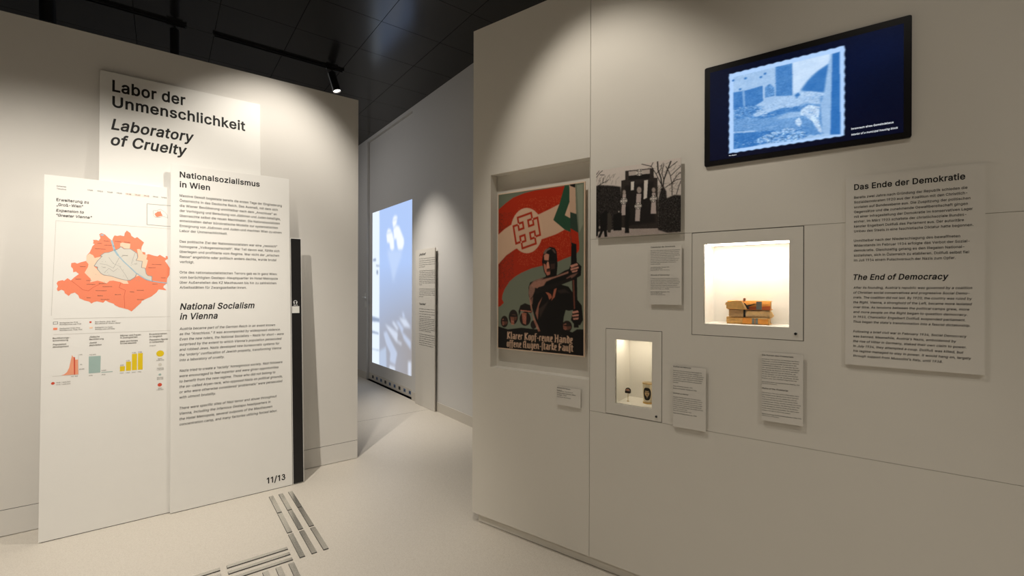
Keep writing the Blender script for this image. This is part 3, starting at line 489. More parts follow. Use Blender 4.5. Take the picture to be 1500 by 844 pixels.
TIMELINE_TEXT = [
  ('r', 'Zeitachse', 0.0554, 2.1288, 0.0423, 0.0067),
  ('r', 'Timeline', 0.0556, 2.1118, 0.0423, 0.0067),
  ('r', '1920', 0.1959, 2.1214, 0.0251, 0.0075),
  ('r', '1923', 0.2428, 2.1211, 0.0256, 0.0076),
  ('r', '1928', 0.2896, 2.1209, 0.0261, 0.0076),
  ('r', '1935', 0.3364, 2.1207, 0.0266, 0.0077),
  ('m', '1938', 0.3826, 2.1205, 0.0271, 0.0078),
  ('m', '1940', 0.4287, 2.1203, 0.0276, 0.0079),
  ('m', '1942', 0.4751, 2.1201, 0.0282, 0.0079),
  ('r', '1946', 0.5224, 2.1199, 0.0287, 0.008),
  ('r', '1955', 0.5685, 2.1197, 0.0292, 0.0081),
  ('m', 'Erweiterung zu', 0.0555, 2.0385, 0.1469, 0.0169),
  ('m', '„Groß-Wien“', 0.0558, 2.0082, 0.1206, 0.0169),
  ('mi', 'Expansion to', 0.0545, 1.9725, 0.1254, 0.0163),
  ('mi', '“Greater Vienna”', 0.0548, 1.9423, 0.1644, 0.0163),
  ('r', 'Stadtgebiet bis 1938', 0.0772, 1.2845, 0.0808, 0.0069),
  ('ri', 'Municipal area until 1938', 0.0773, 1.2735, 0.0963, 0.0069),
  ('r', 'Stadtgebiet 1938–1954', 0.0776, 1.2493, 0.0911, 0.0069),
  ('ri', 'Municipal area 1938–1954', 0.0777, 1.2383, 0.1014, 0.0069),
  ('r', 'Neue Bezirke „Groß-Wien“', 0.238, 1.2832, 0.1015, 0.0071),
  ('ri', 'New districts of “Greater Vienna”', 0.2381, 1.2717, 0.1254, 0.0071),
  ('r', 'Stadtgebiet bis heute', 0.2383, 1.2475, 0.0832, 0.0071),
  ('ri', 'Municipal area until today', 0.2383, 1.236, 0.0959, 0.0071),
  ('m', 'Bevölkerungs-', 0.0486, 1.1906, 0.0761, 0.0089),
  ('m', 'entwicklung', 0.0488, 1.1763, 0.067, 0.0089),
  ('mi', 'Population', 0.0491, 1.1523, 0.0585, 0.0089),
  ('mi', 'development', 0.0492, 1.138, 0.07, 0.0089),
  ('m', 'Jüdische', 0.2123, 1.1885, 0.0477, 0.0092),
  ('m', 'Bevölkerung', 0.2125, 1.1736, 0.0671, 0.0092),
  ('mi', 'Jewish', 0.2126, 1.1517, 0.0344, 0.0092),
  ('mi', 'population', 0.2128, 1.1368, 0.0568, 0.0092),
  ('m', 'Männer und Frauen', 0.3595, 1.188, 0.1043, 0.0095),
  ('m', 'in Zwangsarbeit', 0.3596, 1.1741, 0.0869, 0.0095),
  ('mi', 'Male and female', 0.3597, 1.1508, 0.088, 0.0095),
  ('mi', 'forced laborers', 0.3598, 1.1369, 0.0811, 0.0095),
  ('m', 'Einwohnerzahlen', 0.5078, 1.1879, 0.0929, 0.0098),
  ('m', 'im Vergleich', 0.5078, 1.1721, 0.0672, 0.0098),
  ('mi', 'Population figures', 0.5079, 1.1503, 0.0977, 0.0098),
  ('mi', 'in comparison', 0.508, 1.1353, 0.0763, 0.0098),
  ('r', '1,9 Mio.', 0.1665, 1.0829, 0.0155, 0.0063),
  ('r', '1 Mio.', 0.1701, 1.0218, 0.0108, 0.0063),
  ('r', '500.000', 0.1673, 0.9928, 0.0232, 0.0063),
  ('r', '1910', 0.1306, 0.9518, 0.0127, 0.0062),
  ('r', '1939', 0.1483, 0.9519, 0.0128, 0.0062),
  ('r', '1938: 1.800.000', 0.0662, 0.9225, 0.0622, 0.0061),
  ('r', '1945: 1.600.000', 0.0663, 0.9102, 0.0622, 0.0061),
  ('r', '170.000', 0.2127, 1.0782, 0.0306, 0.0064),
  ('r', '5.800', 0.2718, 0.974, 0.021, 0.0064),
  ('r', '1938', 0.2117, 0.9488, 0.0173, 0.0063),
  ('r', '1945', 0.272, 0.9477, 0.0178, 0.0064),
  ('r', '20.000', 0.3606, 0.9987, 0.0179, 0.0065),
  ('r', '41.000', 0.3896, 1.025, 0.0187, 0.0066),
  ('r', '76.000', 0.4188, 1.0737, 0.0206, 0.0066),
  ('r', '79.000', 0.4492, 1.0749, 0.0203, 0.0067),
  ('r', '1941', 0.3593, 0.9473, 0.0173, 0.0065),
  ('r', '1942', 0.3894, 0.9469, 0.0175, 0.0066),
  ('r', '1943', 0.4188, 0.9466, 0.0183, 0.0066),
  ('r', '1944', 0.4486, 0.9464, 0.0173, 0.0066),
  ('r', '1938/39', 0.5092, 1.1119, 0.0328, 0.0068),
  ('r', 'Berlin', 0.5543, 1.0224, 0.0211, 0.0068),
  ('r', '4.300.000', 0.5453, 1.0126, 0.0405, 0.0068),
  ('r', 'Hamburg', 0.5484, 0.9596, 0.0344, 0.0068),
  ('r', '1.700.000', 0.5473, 0.9492, 0.0362, 0.0068),
  ('r', 'München', 0.5486, 0.8964, 0.0332, 0.0068),
  ('r', '830.000', 0.5486, 0.8859, 0.0332, 0.0068),
  ('r', 'Wien', 0.5548, 0.8251, 0.0187, 0.0068),
  ('r', '1.900.000', 0.5459, 0.8158, 0.0373, 0.0067),
  ('r', 'Stockerau', 0.246, 1.7856, 0.0216, 0.0051),
  ('r', 'Korneuburg', 0.2757, 1.8028, 0.0274, 0.0051),
  ('r', 'Langenzersdorf', 0.2786, 1.7759, 0.0357, 0.0051),
  ('r', 'Klosterneuburg', 0.2356, 1.7494, 0.0487, 0.0051),
  ('r', 'Floridsdorf', 0.3308, 1.8027, 0.0308, 0.0052),
  ('r', 'Gerasdorf', 0.3759, 1.8004, 0.0314, 0.0052),
  ('r', 'Purkersdorf', 0.1654, 1.6335, 0.0261, 0.005),
  ('r', 'Schwechat', 0.4423, 1.4841, 0.035, 0.0053),
  ('r', 'Liesing', 0.1948, 1.5464, 0.0237, 0.005),
  ('r', 'Mödling', 0.2486, 1.4497, 0.0242, 0.005),
  ('r', 'Groß-Enzersdorf', 0.5195, 1.6589, 0.0515, 0.0054),
  ('r', 'Fischamend', 0.5681, 1.5694, 0.0245, 0.0054),
  ('r', 'Baden', 0.1984, 1.4373, 0.0184, 0.005),
  ('r', 'Himberg', 0.4061, 1.473, 0.0212, 0.0052),
  ('r', 'Perchtoldsdorf', 0.2403, 1.4821, 0.0513, 0.005),
  ('r', 'Brunn', 0.333, 1.4563, 0.0279, 0.0051),
  ('r', 'Guntramsdorf', 0.2649, 1.4257, 0.0408, 0.0051),
  ('r', 'Gumpoldskirchen', 0.2724, 1.5082, 0.0454, 0.0051),
  ('r', 'Raasdorf', 0.5016, 1.6362, 0.0372, 0.0053),
  ('r', 'Gablitz', 0.1454, 1.5543, 0.0263, 0.005),
  ('r', 'Kaltenleutgeben', 0.1976, 1.5222, 0.0397, 0.005),
  ('r', 'Mannswörth', 0.4437, 1.4226, 0.035, 0.0052),
  ('r', 'Albern', 0.5229, 1.526, 0.0271, 0.0053),
  ('r', 'Favoriten', 0.2715, 1.631, 0.0147, 0.0051),
  ('r', 'Donaustadt', 0.3679, 1.7126, 0.0273, 0.0052),
  ('r', 'Rodaun', 0.2544, 1.5276, 0.0368, 0.0051),
  ('r', 'Aspern', 0.4282, 1.6589, 0.0145, 0.0053),
]

MAP = {
  'new': [(0.2537, 1.8459), (0.2644, 1.8541), (0.2808, 1.8465), (0.3002, 1.8236), (0.3158, 1.8084), (0.3223, 1.8325), (0.3278, 1.844), (0.3418, 1.8413), (0.3558, 1.8461), (0.3756, 1.8415), (0.3784, 1.8627), (0.3885, 1.8807), (0.407, 1.8648), (0.4128, 1.8464), (0.4302, 1.8325), (0.4418, 1.8409), (0.4772, 1.8067), (0.4656, 1.7778), (0.4627, 1.7549), (0.4686, 1.7438), (0.4834, 1.7407), (0.4864, 1.7218), (0.5013, 1.7301), (0.5313, 1.72), (0.5495, 1.717), (0.5616, 1.7276), (0.5862, 1.7108), (0.5954, 1.7073), (0.5923, 1.7189), (0.6035, 1.7217), (0.6047, 1.7038), (0.5893, 1.6877), (0.6048, 1.661), (0.616, 1.638), (0.6143, 1.5912), (0.6019, 1.5676), (0.5989, 1.5327), (0.5835, 1.5171), (0.5805, 1.5055), (0.599, 1.4863), (0.5561, 1.4924), (0.5441, 1.471), (0.5172, 1.4445), (0.4846, 1.4259), (0.4671, 1.4148), (0.4642, 1.4036), (0.4382, 1.3741), (0.4153, 1.3472), (0.3981, 1.3603), (0.3698, 1.3706), (0.353, 1.3761), (0.3306, 1.3912), (0.3278, 1.3986), (0.303, 1.41), (0.2866, 1.4211), (0.2758, 1.4068), (0.2462, 1.4166), (0.2302, 1.4111), (0.2208, 1.4027), (0.209, 1.4151), (0.188, 1.4225), (0.1645, 1.437), (0.1592, 1.4547), (0.1436, 1.4724), (0.1258, 1.4655), (0.1158, 1.4515), (0.098, 1.4691), (0.0953, 1.483), (0.0827, 1.49), (0.0679, 1.481), (0.0628, 1.4935), (0.0675, 1.5122), (0.0614, 1.5282), (0.0672, 1.5421), (0.0871, 1.5493), (0.0947, 1.5445), (0.1097, 1.5615), (0.125, 1.5477), (0.1402, 1.5677), (0.1606, 1.5879), (0.1475, 1.6032), (0.1347, 1.5994), (0.1335, 1.6205), (0.1242, 1.6344), (0.1255, 1.6556), (0.1419, 1.6598), (0.1522, 1.653), (0.1651, 1.6606), (0.1937, 1.6724), (0.1962, 1.6905), (0.1945, 1.7047), (0.2091, 1.727), (0.2169, 1.7491), (0.2221, 1.7675), (0.2326, 1.7804), (0.2246, 1.7857), (0.2272, 1.7968), (0.2244, 1.8075), (0.2405, 1.8086), (0.2513, 1.8042), (0.2593, 1.8208)],
  'peach1': [(0.2092, 1.7198), (0.2252, 1.7098), (0.2333, 1.692), (0.2682, 1.7044), (0.2575, 1.693), (0.2469, 1.6745), (0.2311, 1.6377), (0.2473, 1.6201), (0.2637, 1.5915), (0.28, 1.5809), (0.3129, 1.5779), (0.3575, 1.5602), (0.3914, 1.551), (0.4001, 1.5288), (0.3745, 1.5286), (0.3576, 1.5403), (0.3241, 1.5487), (0.3048, 1.547), (0.2913, 1.5301), (0.2694, 1.5408), (0.2478, 1.5478), (0.2133, 1.5366), (0.2158, 1.5582), (0.2078, 1.5688), (0.1865, 1.597), (0.202, 1.6332), (0.2045, 1.6513), (0.1938, 1.6688), (0.1945, 1.7047)],
  'peach2': [(0.3561, 1.7939), (0.3674, 1.7998), (0.3816, 1.797), (0.4073, 1.7933), (0.4046, 1.7593), (0.3761, 1.7615), (0.3675, 1.7722), (0.3562, 1.7716)],
  'peach3': [(0.441, 1.7598), (0.4539, 1.762), (0.4686, 1.7438), (0.4716, 1.7287), (0.4954, 1.7199), (0.4895, 1.6952), (0.4984, 1.688), (0.4926, 1.6572), (0.4868, 1.6342), (0.4661, 1.6352), (0.4689, 1.6792), (0.4396, 1.6857), (0.4483, 1.7125)],
  'peach4': [(0.4401, 1.5952), (0.4547, 1.5842), (0.4372, 1.5764)],
  'city': [(0.3284, 1.7478), (0.3395, 1.7521), (0.3507, 1.7601), (0.359, 1.7717), (0.3761, 1.7578), (0.4075, 1.7595), (0.4307, 1.7419), (0.4423, 1.7311), (0.4454, 1.7048), (0.4367, 1.6855), (0.4689, 1.6792), (0.465, 1.6374), (0.4838, 1.6341), (0.4899, 1.5963), (0.4988, 1.5851), (0.5197, 1.5801), (0.5198, 1.5496), (0.49, 1.5583), (0.4401, 1.5952), (0.4315, 1.5725), (0.4085, 1.5535), (0.3914, 1.551), (0.3575, 1.5602), (0.3129, 1.5779), (0.2773, 1.5845), (0.2636, 1.5951), (0.2473, 1.6201), (0.2472, 1.6346), (0.2311, 1.6413), (0.2469, 1.6745), (0.2682, 1.7044), (0.2601, 1.7077), (0.279, 1.7269), (0.3008, 1.7316)],
  'river': [(0.3141, 1.8083), (0.3227, 1.7733), (0.3284, 1.7478), (0.3453, 1.7153), (0.3737, 1.6756), (0.4139, 1.6284), (0.44, 1.5968), (0.49, 1.5583), (0.5228, 1.5473), (0.5989, 1.535)],
  'lake': [(0.2553, 1.8402), (0.2672, 1.8484), (0.2792, 1.8427), (0.27, 1.8376)],
  'border1': [(0.125, 1.5477), (0.1535, 1.5183), (0.1796, 1.49), (0.2059, 1.4829), (0.2268, 1.5044), (0.2588, 1.5262)],
  'border2': [(0.3811, 1.3718), (0.3778, 1.4457), (0.3833, 1.4864), (0.3522, 1.5048), (0.3604, 1.5344)],
  'border3': [(0.3011, 1.6986), (0.3234, 1.659), (0.3514, 1.6451), (0.3798, 1.594), (0.3971, 1.5571)],
  'border4': [(0.2578, 1.6567), (0.2904, 1.6505), (0.3236, 1.6295), (0.3511, 1.697), (0.3735, 1.7129)],
  'border5': [(0.4137, 1.6621), (0.4222, 1.7), (0.4336, 1.7382)],
  'border6': [(0.2799, 1.5991), (0.3015, 1.6289), (0.3237, 1.6075), (0.3459, 1.6302)],
  'inset': [(0.4917, 2.0705), (0.6599, 2.0721), (0.6601, 1.9261), (0.4922, 1.9292)],
  'insetred': [(0.5321, 2.0065), (0.5436, 2.0163), (0.5503, 2.0251), (0.5582, 2.0225), (0.5634, 2.0298), (0.5687, 2.0136), (0.5767, 1.9976), (0.5609, 1.9927), (0.5478, 1.9861), (0.54, 1.9893)],
  'insetline': [(0.5243, 2.0223), (0.5294, 2.0309), (0.5425, 2.0276), (0.5634, 2.0412), (0.574, 2.0342), (0.5899, 2.0225), (0.6017, 2.0034), (0.6033, 1.9847), (0.5794, 1.9945), (0.5636, 1.9862), (0.5374, 1.9824), (0.528, 1.9928), (0.5243, 2.0223)],
  'pink': [(0.3801, 2.1335), (0.5032, 2.1316), (0.5033, 2.1163), (0.3802, 2.1173)],
  'frametop': [(0.0546, 1.9158), (0.671, 1.91)],
  'frameleft': [(0.0546, 1.9158), (0.0406, 1.332)],
  'framebot': [(0.0508, 1.3132), (0.6363, 1.3063)],
  'rule2': [(0.0518, 1.2178), (0.6365, 1.2119)],
  'key1': [(0.05, 1.2933), (0.0687, 1.2939), (0.0688, 1.2801), (0.0501, 1.2796)],
  'key2': [(0.0494, 1.2577), (0.0676, 1.2581), (0.0677, 1.245), (0.0495, 1.2446)],
  'key3': [(0.212, 1.2907), (0.2215, 1.291), (0.2216, 1.2803), (0.2121, 1.28)],
  'key4': [(0.2123, 1.2551), (0.2271, 1.2558), (0.2271, 1.2452), (0.2124, 1.2445)],
  'area': [(0.0501, 0.9665), (0.083, 0.9655), (0.1003, 0.9717), (0.1127, 0.9841), (0.1224, 1.0107), (0.1295, 1.0584), (0.1348, 1.087), (0.1395, 1.0748), (0.1472, 1.0707), (0.1483, 1.0566), (0.1616, 1.0568), (0.1635, 0.9647), (0.1078, 0.9647)],
  'areadark': [(0.1421, 1.0746), (0.1482, 1.0706), (0.1492, 0.9656), (0.1441, 0.9655)],
  'axis': [(0.0501, 0.9665), (0.1645, 0.9646), (0.1634, 1.0867)],
  'blue': [(0.2107, 1.0714), (0.2663, 1.0708), (0.2654, 0.9655), (0.211, 0.9651)],
  'blue2': [(0.2702, 0.9678), (0.3244, 0.9677), (0.3244, 0.9634), (0.2703, 0.9635)],
  'y1': [(0.3595, 0.9944), (0.3841, 0.9941), (0.3832, 0.9629), (0.3592, 0.9626)],
  'y2': [(0.3896, 1.0213), (0.4145, 1.0212), (0.4142, 0.9625), (0.3893, 0.963)],
  'y3': [(0.4188, 1.0686), (0.4446, 1.0694), (0.4439, 0.9631), (0.4188, 0.9635)],
  'y4': [(0.4492, 1.0712), (0.4741, 1.0713), (0.4734, 0.9629), (0.4491, 0.9633)],
  'c1': [(0.565, 1.06), (0.5856, 1.0583)],
  'c2': [(0.5646, 0.9859), (0.5749, 0.9849)],
  'c3': [(0.5642, 0.9195), (0.5714, 0.9187)],
  'c4': [(0.5637, 0.8518), (0.5752, 0.8503)],
  'c5': [(0.052, 0.9235), (0.0569, 0.9229)],
}

DEMOCRACY_TEXT = [
  ('m', 'Das Ende der Demokratie', 0.0269, 0.6854, 0.3135, 0.021),
  ('r', 'Bereits zwei Jahre nach Gründung der Republik schieden die', 0.027, 0.6509, 0.3187, 0.0092),
  ('r', 'Sozialdemokraten 1920 aus der Koalition mit den Christlich-', 0.027, 0.632, 0.3187, 0.0092),
  ('r', 'sozialen auf Bundesebene aus. Die Zuspitzung der politischen', 0.0271, 0.6131, 0.3263, 0.0092),
  ('r', 'Gegensätze und die zunehmende Gewaltbereitschaft gingen', 0.0271, 0.5943, 0.32, 0.0092),
  ('r', 'mit einer Infragestellung der Demokratie im konservativen Lager', 0.0272, 0.5754, 0.3324, 0.0092),
  ('r', 'einher. Im März 1933 schaltete der christlichsoziale Bundes-', 0.0272, 0.5565, 0.3162, 0.0092),
  ('r', 'kanzler Engelbert Dollfuß das Parlament aus. Der autoritäre', 0.0273, 0.5377, 0.3099, 0.0092),
  ('r', 'Umbau des Staats in eine faschistische Diktatur hatte begonnen.', 0.0273, 0.5188, 0.3338, 0.0092),
  ('r', 'Unmittelbar nach der Niederschlagung des bewaffneten', 0.0265, 0.4817, 0.3013, 0.0092),
  ('r', 'Widerstands im Februar 1934 erfolgte das Verbot der Sozial-', 0.0266, 0.4625, 0.3253, 0.0092),
  ('r', 'demokratie. Gleichzeitig gelang es den illegalen National-', 0.0266, 0.4434, 0.3121, 0.0092),
  ('r', 'sozialisten, sich in Österreich zu etablieren. Dollfuß selbst fiel', 0.0267, 0.4242, 0.3236, 0.0092),
  ('r', 'im Juli 1934 einem Putschversuch der Nazis zum Opfer.', 0.0267, 0.4051, 0.2896, 0.0092),
  ('mi', 'The End of Democracy', 0.0256, 0.3333, 0.273, 0.0205),
  ('ri', 'After its founding, Austria’s republic was governed by a coalition', 0.0253, 0.2983, 0.3335, 0.0086),
  ('ri', 'of Christian social conservatives and progressive Social Demo-', 0.0253, 0.2793, 0.327, 0.0086),
  ('ri', 'crats. The coalition did not last. By 1920, the country was ruled by', 0.0254, 0.2604, 0.3328, 0.0086),
  ('ri', 'the Right. Vienna, a stronghold of the Left, became more isolated', 0.0254, 0.2414, 0.3328, 0.0086),
  ('ri', 'over time. As tensions between the political camps grew, more', 0.0255, 0.2225, 0.3259, 0.0086),
  ('ri', 'and more people on the Right began to question democracy.', 0.0255, 0.2035, 0.321, 0.0086),
  ('ri', 'In 1933, Chancellor Engelbert Dollfuß suspended parliament.', 0.0256, 0.1846, 0.3162, 0.0086),
  ('ri', 'Thus began the state’s transformation into a fascist dictatorship.', 0.0256, 0.1656, 0.3286, 0.0086),
  ('ri', 'Following a brief civil war in February 1934, Social Democracy', 0.0253, 0.1273, 0.3201, 0.0086),
  ('ri', 'was banned. Meanwhile, Austria’s Nazis, emboldened by', 0.0253, 0.1084, 0.2934, 0.0086),
  ('ri', 'the rise of Hitler in Germany, staked their own claim to power.', 0.0254, 0.0894, 0.3193, 0.0086),
  ('ri', 'In July 1934, they attempted a coup. Dollfuß was killed, but', 0.0254, 0.0704, 0.3117, 0.0086),
  ('ri', 'his regime managed to stay in power. It would hang on, largely', 0.0255, 0.0514, 0.3314, 0.0086),
  ('ri', 'through support from Mussolini’s Italy, until 1938.', 0.0255, 0.0324, 0.2575, 0.0086),
]

RUINS_TEXT = [
  ('m', 'Die Ruinen des Proletariats', 0.0012, 0.2799, 0.115, 0.0059),
  ('r', 'Im Februar 1934 gerieten die Bewohner des Roten', 0.0013, 0.2637, 0.1351, 0.0039),
  ('r', 'Wien unter schweren Artilleriebeschuss. Mehrere', 0.0013, 0.2546, 0.1343, 0.0039),
  ('r', 'heimische Gemeindebauten wurden durch das', 0.0013, 0.2454, 0.1259, 0.0039),
  ('r', 'Arbeiterheim in Ottakring, ein zentrales Symbol', 0.0014, 0.2363, 0.1323, 0.0039),
  ('r', 'der Sozialdemokratie, schwer beschädigt', 0.0014, 0.2272, 0.1363, 0.0039),
  ('r', 'Damit wurde die Baukunst der Partei getroffen.', 0.0014, 0.218, 0.1331, 0.0039),
  ('r', 'Die Bücher stammen aus der Bibliothek, die', 0.0014, 0.2089, 0.1231, 0.0039),
  ('r', 'bei den Kämpfen von Geschossen durchlöchert', 0.0015, 0.1998, 0.1311, 0.0039),
  ('r', 'wurde. Sie zeugen von der Zerstörung, die das', 0.0015, 0.1906, 0.1331, 0.0039),
  ('r', 'Regime unter den Arbeitern angerichtet hat', 0.0015, 0.1815, 0.1271, 0.0039),
  ('m', 'Beschossene Bücher aus dem Arbeiterheim Ottakring, 1934', 0.0016, 0.1663, 0.1371, 0.0034),
  ('r', 'Wien Museum, Wien Bibliothek', 0.0016, 0.159, 0.0554, 0.0034),
  ('mi', 'Ruins of the Proletariat', 0.0016, 0.1365, 0.0967, 0.0064),
  ('ri', 'The civil war in 1934 was a symbol of Red Vienna, was in', 0.0017, 0.1194, 0.1351, 0.0039),
  ('ri', 'the workers’ areas fighting broke out in February', 0.0017, 0.1099, 0.1339, 0.0039),
  ('ri', '1934. A survey by the army shelled the civil war,', 0.0017, 0.1004, 0.1291, 0.0039),
  ('ri', 'housing blocks and the party’s own homes where', 0.0018, 0.0909, 0.1299, 0.0039),
  ('ri', 'resistance was strong. Another symbol, the home', 0.0018, 0.0815, 0.141, 0.0039),
  ('ri', 'of Red Vienna’s workers, the Ottakring home, was', 0.0018, 0.072, 0.1362, 0.0039),
  ('ri', 'badly damaged by artillery. Some of the library’s', 0.0018, 0.0625, 0.1322, 0.0039),
  ('ri', 'books were pierced by bullets, the destruction', 0.0019, 0.053, 0.135, 0.0039),
  ('ri', 'remains to be seen on them in the museum.', 0.0019, 0.0435, 0.1048, 0.0039),
  ('mi', 'Books shot through from the Ottakring Workers’ Home, 1934', 0.0019, 0.0279, 0.143, 0.0039),
  ('ri', 'Wien Museum, Vienna Library', 0.002, 0.0206, 0.0629, 0.0034),
]

MARTYR_TEXT = [
  ('m', 'Dollfuß als Märtyrer', 0.001, 0.285, 0.0825, 0.0062),
  ('r', 'Nach dem Putschversuch der Nazis gegen ihn', 0.0011, 0.267, 0.1287, 0.0044),
  ('r', 'wurde Dollfuß 1934 von seinen Anhängern als', 0.0011, 0.2576, 0.1298, 0.0044),
  ('r', 'Märtyrer verehrt und von der „Vaterländischen', 0.0011, 0.2481, 0.1389, 0.0044),
  ('r', 'Front“ zum Helden stilisiert, mit Andachtsbild', 0.0011, 0.2387, 0.1344, 0.0044),
  ('r', 'und Denkmal. In ganz Österreich wurden Plätze', 0.0012, 0.2293, 0.1315, 0.0044),
  ('r', 'und Kirchen nach ihm benannt und gewidmet.', 0.0012, 0.2199, 0.1304, 0.0044),
  ('r', 'Seine Büsten', 0.0012, 0.2104, 0.0231, 0.0044),
  ('m', 'Ring mit Dollfuß-Porträt, 1934', 0.0013, 0.193, 0.0883, 0.0037),
  ('m', 'Becher mit Dollfuß-Porträt, um 1935', 0.0013, 0.1819, 0.1069, 0.0044),
  ('mi', 'Dollfuß as Martyr', 0.0014, 0.1582, 0.0708, 0.0056),
  ('ri', 'Engelbert Dollfuß died in the 1934 Nazi putsch', 0.0014, 0.1408, 0.1258, 0.0043),
  ('ri', 'and his supporters cast him as a martyr. In the', 0.0015, 0.1315, 0.1315, 0.0043),
  ('ri', 'years that followed, squares and churches were', 0.0015, 0.1222, 0.1287, 0.0043),
  ('ri', 'named for him, and busts and portraits of the', 0.0015, 0.1129, 0.1315, 0.0043),
  ('ri', 'chancellor were sold as devotional objects for', 0.0016, 0.1036, 0.1287, 0.0043),
  ('ri', 'homes. The regime made use of the cult that', 0.0016, 0.0942, 0.1343, 0.0043),
  ('ri', 'grew up around him.', 0.0016, 0.0849, 0.0649, 0.0043),
  ('mi', 'Ring with Dollfuß portrait, 1934', 0.0016, 0.0762, 0.0825, 0.0037),
  ('mi', 'Cup with Dollfuß portrait, ca. 1935', 0.0017, 0.0638, 0.1069, 0.0043),
]

SHROUD_TEXT = [
  ('m', 'Totentücher der Demokratie', 0.0039, 0.2786, 0.1187, 0.0059),
  ('r', 'Das 1928 am Ring enthüllte Denkmal erinnert an die Gründung', 0.004, 0.2626, 0.1414, 0.0038),
  ('r', 'der Republik im Jahr 1918. Es zeigt die drei sozialdemokratischen', 0.004, 0.2543, 0.1366, 0.0038),
  ('r', 'Büsten, die den anderen Parteien ein Dorn im Auge', 0.004, 0.246, 0.1366, 0.0038),
  ('r', 'waren. Nach den Februarkämpfen verhüllte die Regierung', 0.0041, 0.2377, 0.1398, 0.0038),
  ('r', 'das Denkmal mit Kruckenkreuzfahnen und', 0.0041, 0.2294, 0.1147, 0.0038),
  ('r', 'ließ es im Juni 1934 abtragen. Es wurde nach 1945', 0.0041, 0.2211, 0.1366, 0.0038),
  ('r', 'in etwas veränderter Form wieder aufgestellt und', 0.0041, 0.2128, 0.1319, 0.0038),
  ('r', 'steht heute neben dem Parlament. 1948 wurde es', 0.0042, 0.2045, 0.1227, 0.0038),
  ('r', 'wieder enthüllt', 0.0042, 0.1962, 0.0483, 0.0038),
  ('m', 'Verhülltes Republik-Denkmal, 1934', 0.0042, 0.1807, 0.0905, 0.0038),
  ('r', 'Fotografie', 0.0043, 0.1739, 0.0578, 0.0034),
  ('r', 'Reproduktion: Wien Museum', 0.0043, 0.1672, 0.0918, 0.0034),
  ('mi', 'Shrouds of Democracy', 0.0044, 0.1416, 0.0926, 0.0059),
  ('ri', 'In 1928, the city of Vienna unveiled a monument to', 0.0044, 0.1256, 0.1334, 0.0038),
  ('ri', 'commemorate the founding of Austria’s Republic in', 0.0044, 0.1172, 0.1366, 0.0038),
  ('ri', 'the year 1918. Its depiction of three Social Democrats', 0.0045, 0.1088, 0.1406, 0.0038),
  ('ri', 'irked the other political camps. In 1934, the Regime', 0.0045, 0.1004, 0.1358, 0.0038),
  ('ri', 'had the monument covered with its political', 0.0045, 0.092, 0.1279, 0.0038),
  ('ri', 'symbol and then removed. It was restored in the years', 0.0045, 0.0836, 0.1414, 0.0038),
  ('ri', 'after the war, in 1948.', 0.0046, 0.0752, 0.0905, 0.0038),
  ('mi', 'Covered Republic Monument, 1934', 0.0046, 0.0601, 0.0926, 0.0038),
  ('ri', 'Photograph', 0.0046, 0.0534, 0.0578, 0.0034),
  ('ri', 'Reproduction, Wien Museum', 0.0046, 0.0466, 0.0722, 0.0034),
]

CAPTION_TEXT = [
  ('m', 'Wahlplakat der Heimwehr', 0.0021, 0.0928, 0.0864, 0.0055),
  ('r', 'Entwurf', 0.0021, 0.08, 0.0312, 0.0055),
  ('r', 'Reproduktion, Wien Museum', 0.0021, 0.0759, 0.1008, 0.0046),
  ('m', 'Election poster, Heimwehr, Vienna', 0.0022, 0.0644, 0.1164, 0.0055),
  ('mi', 'Design, 1930', 0.0022, 0.054, 0.0605, 0.0049),
  ('ri', 'Reproduction, Wien Museum', 0.0023, 0.0431, 0.0863, 0.0049),
]

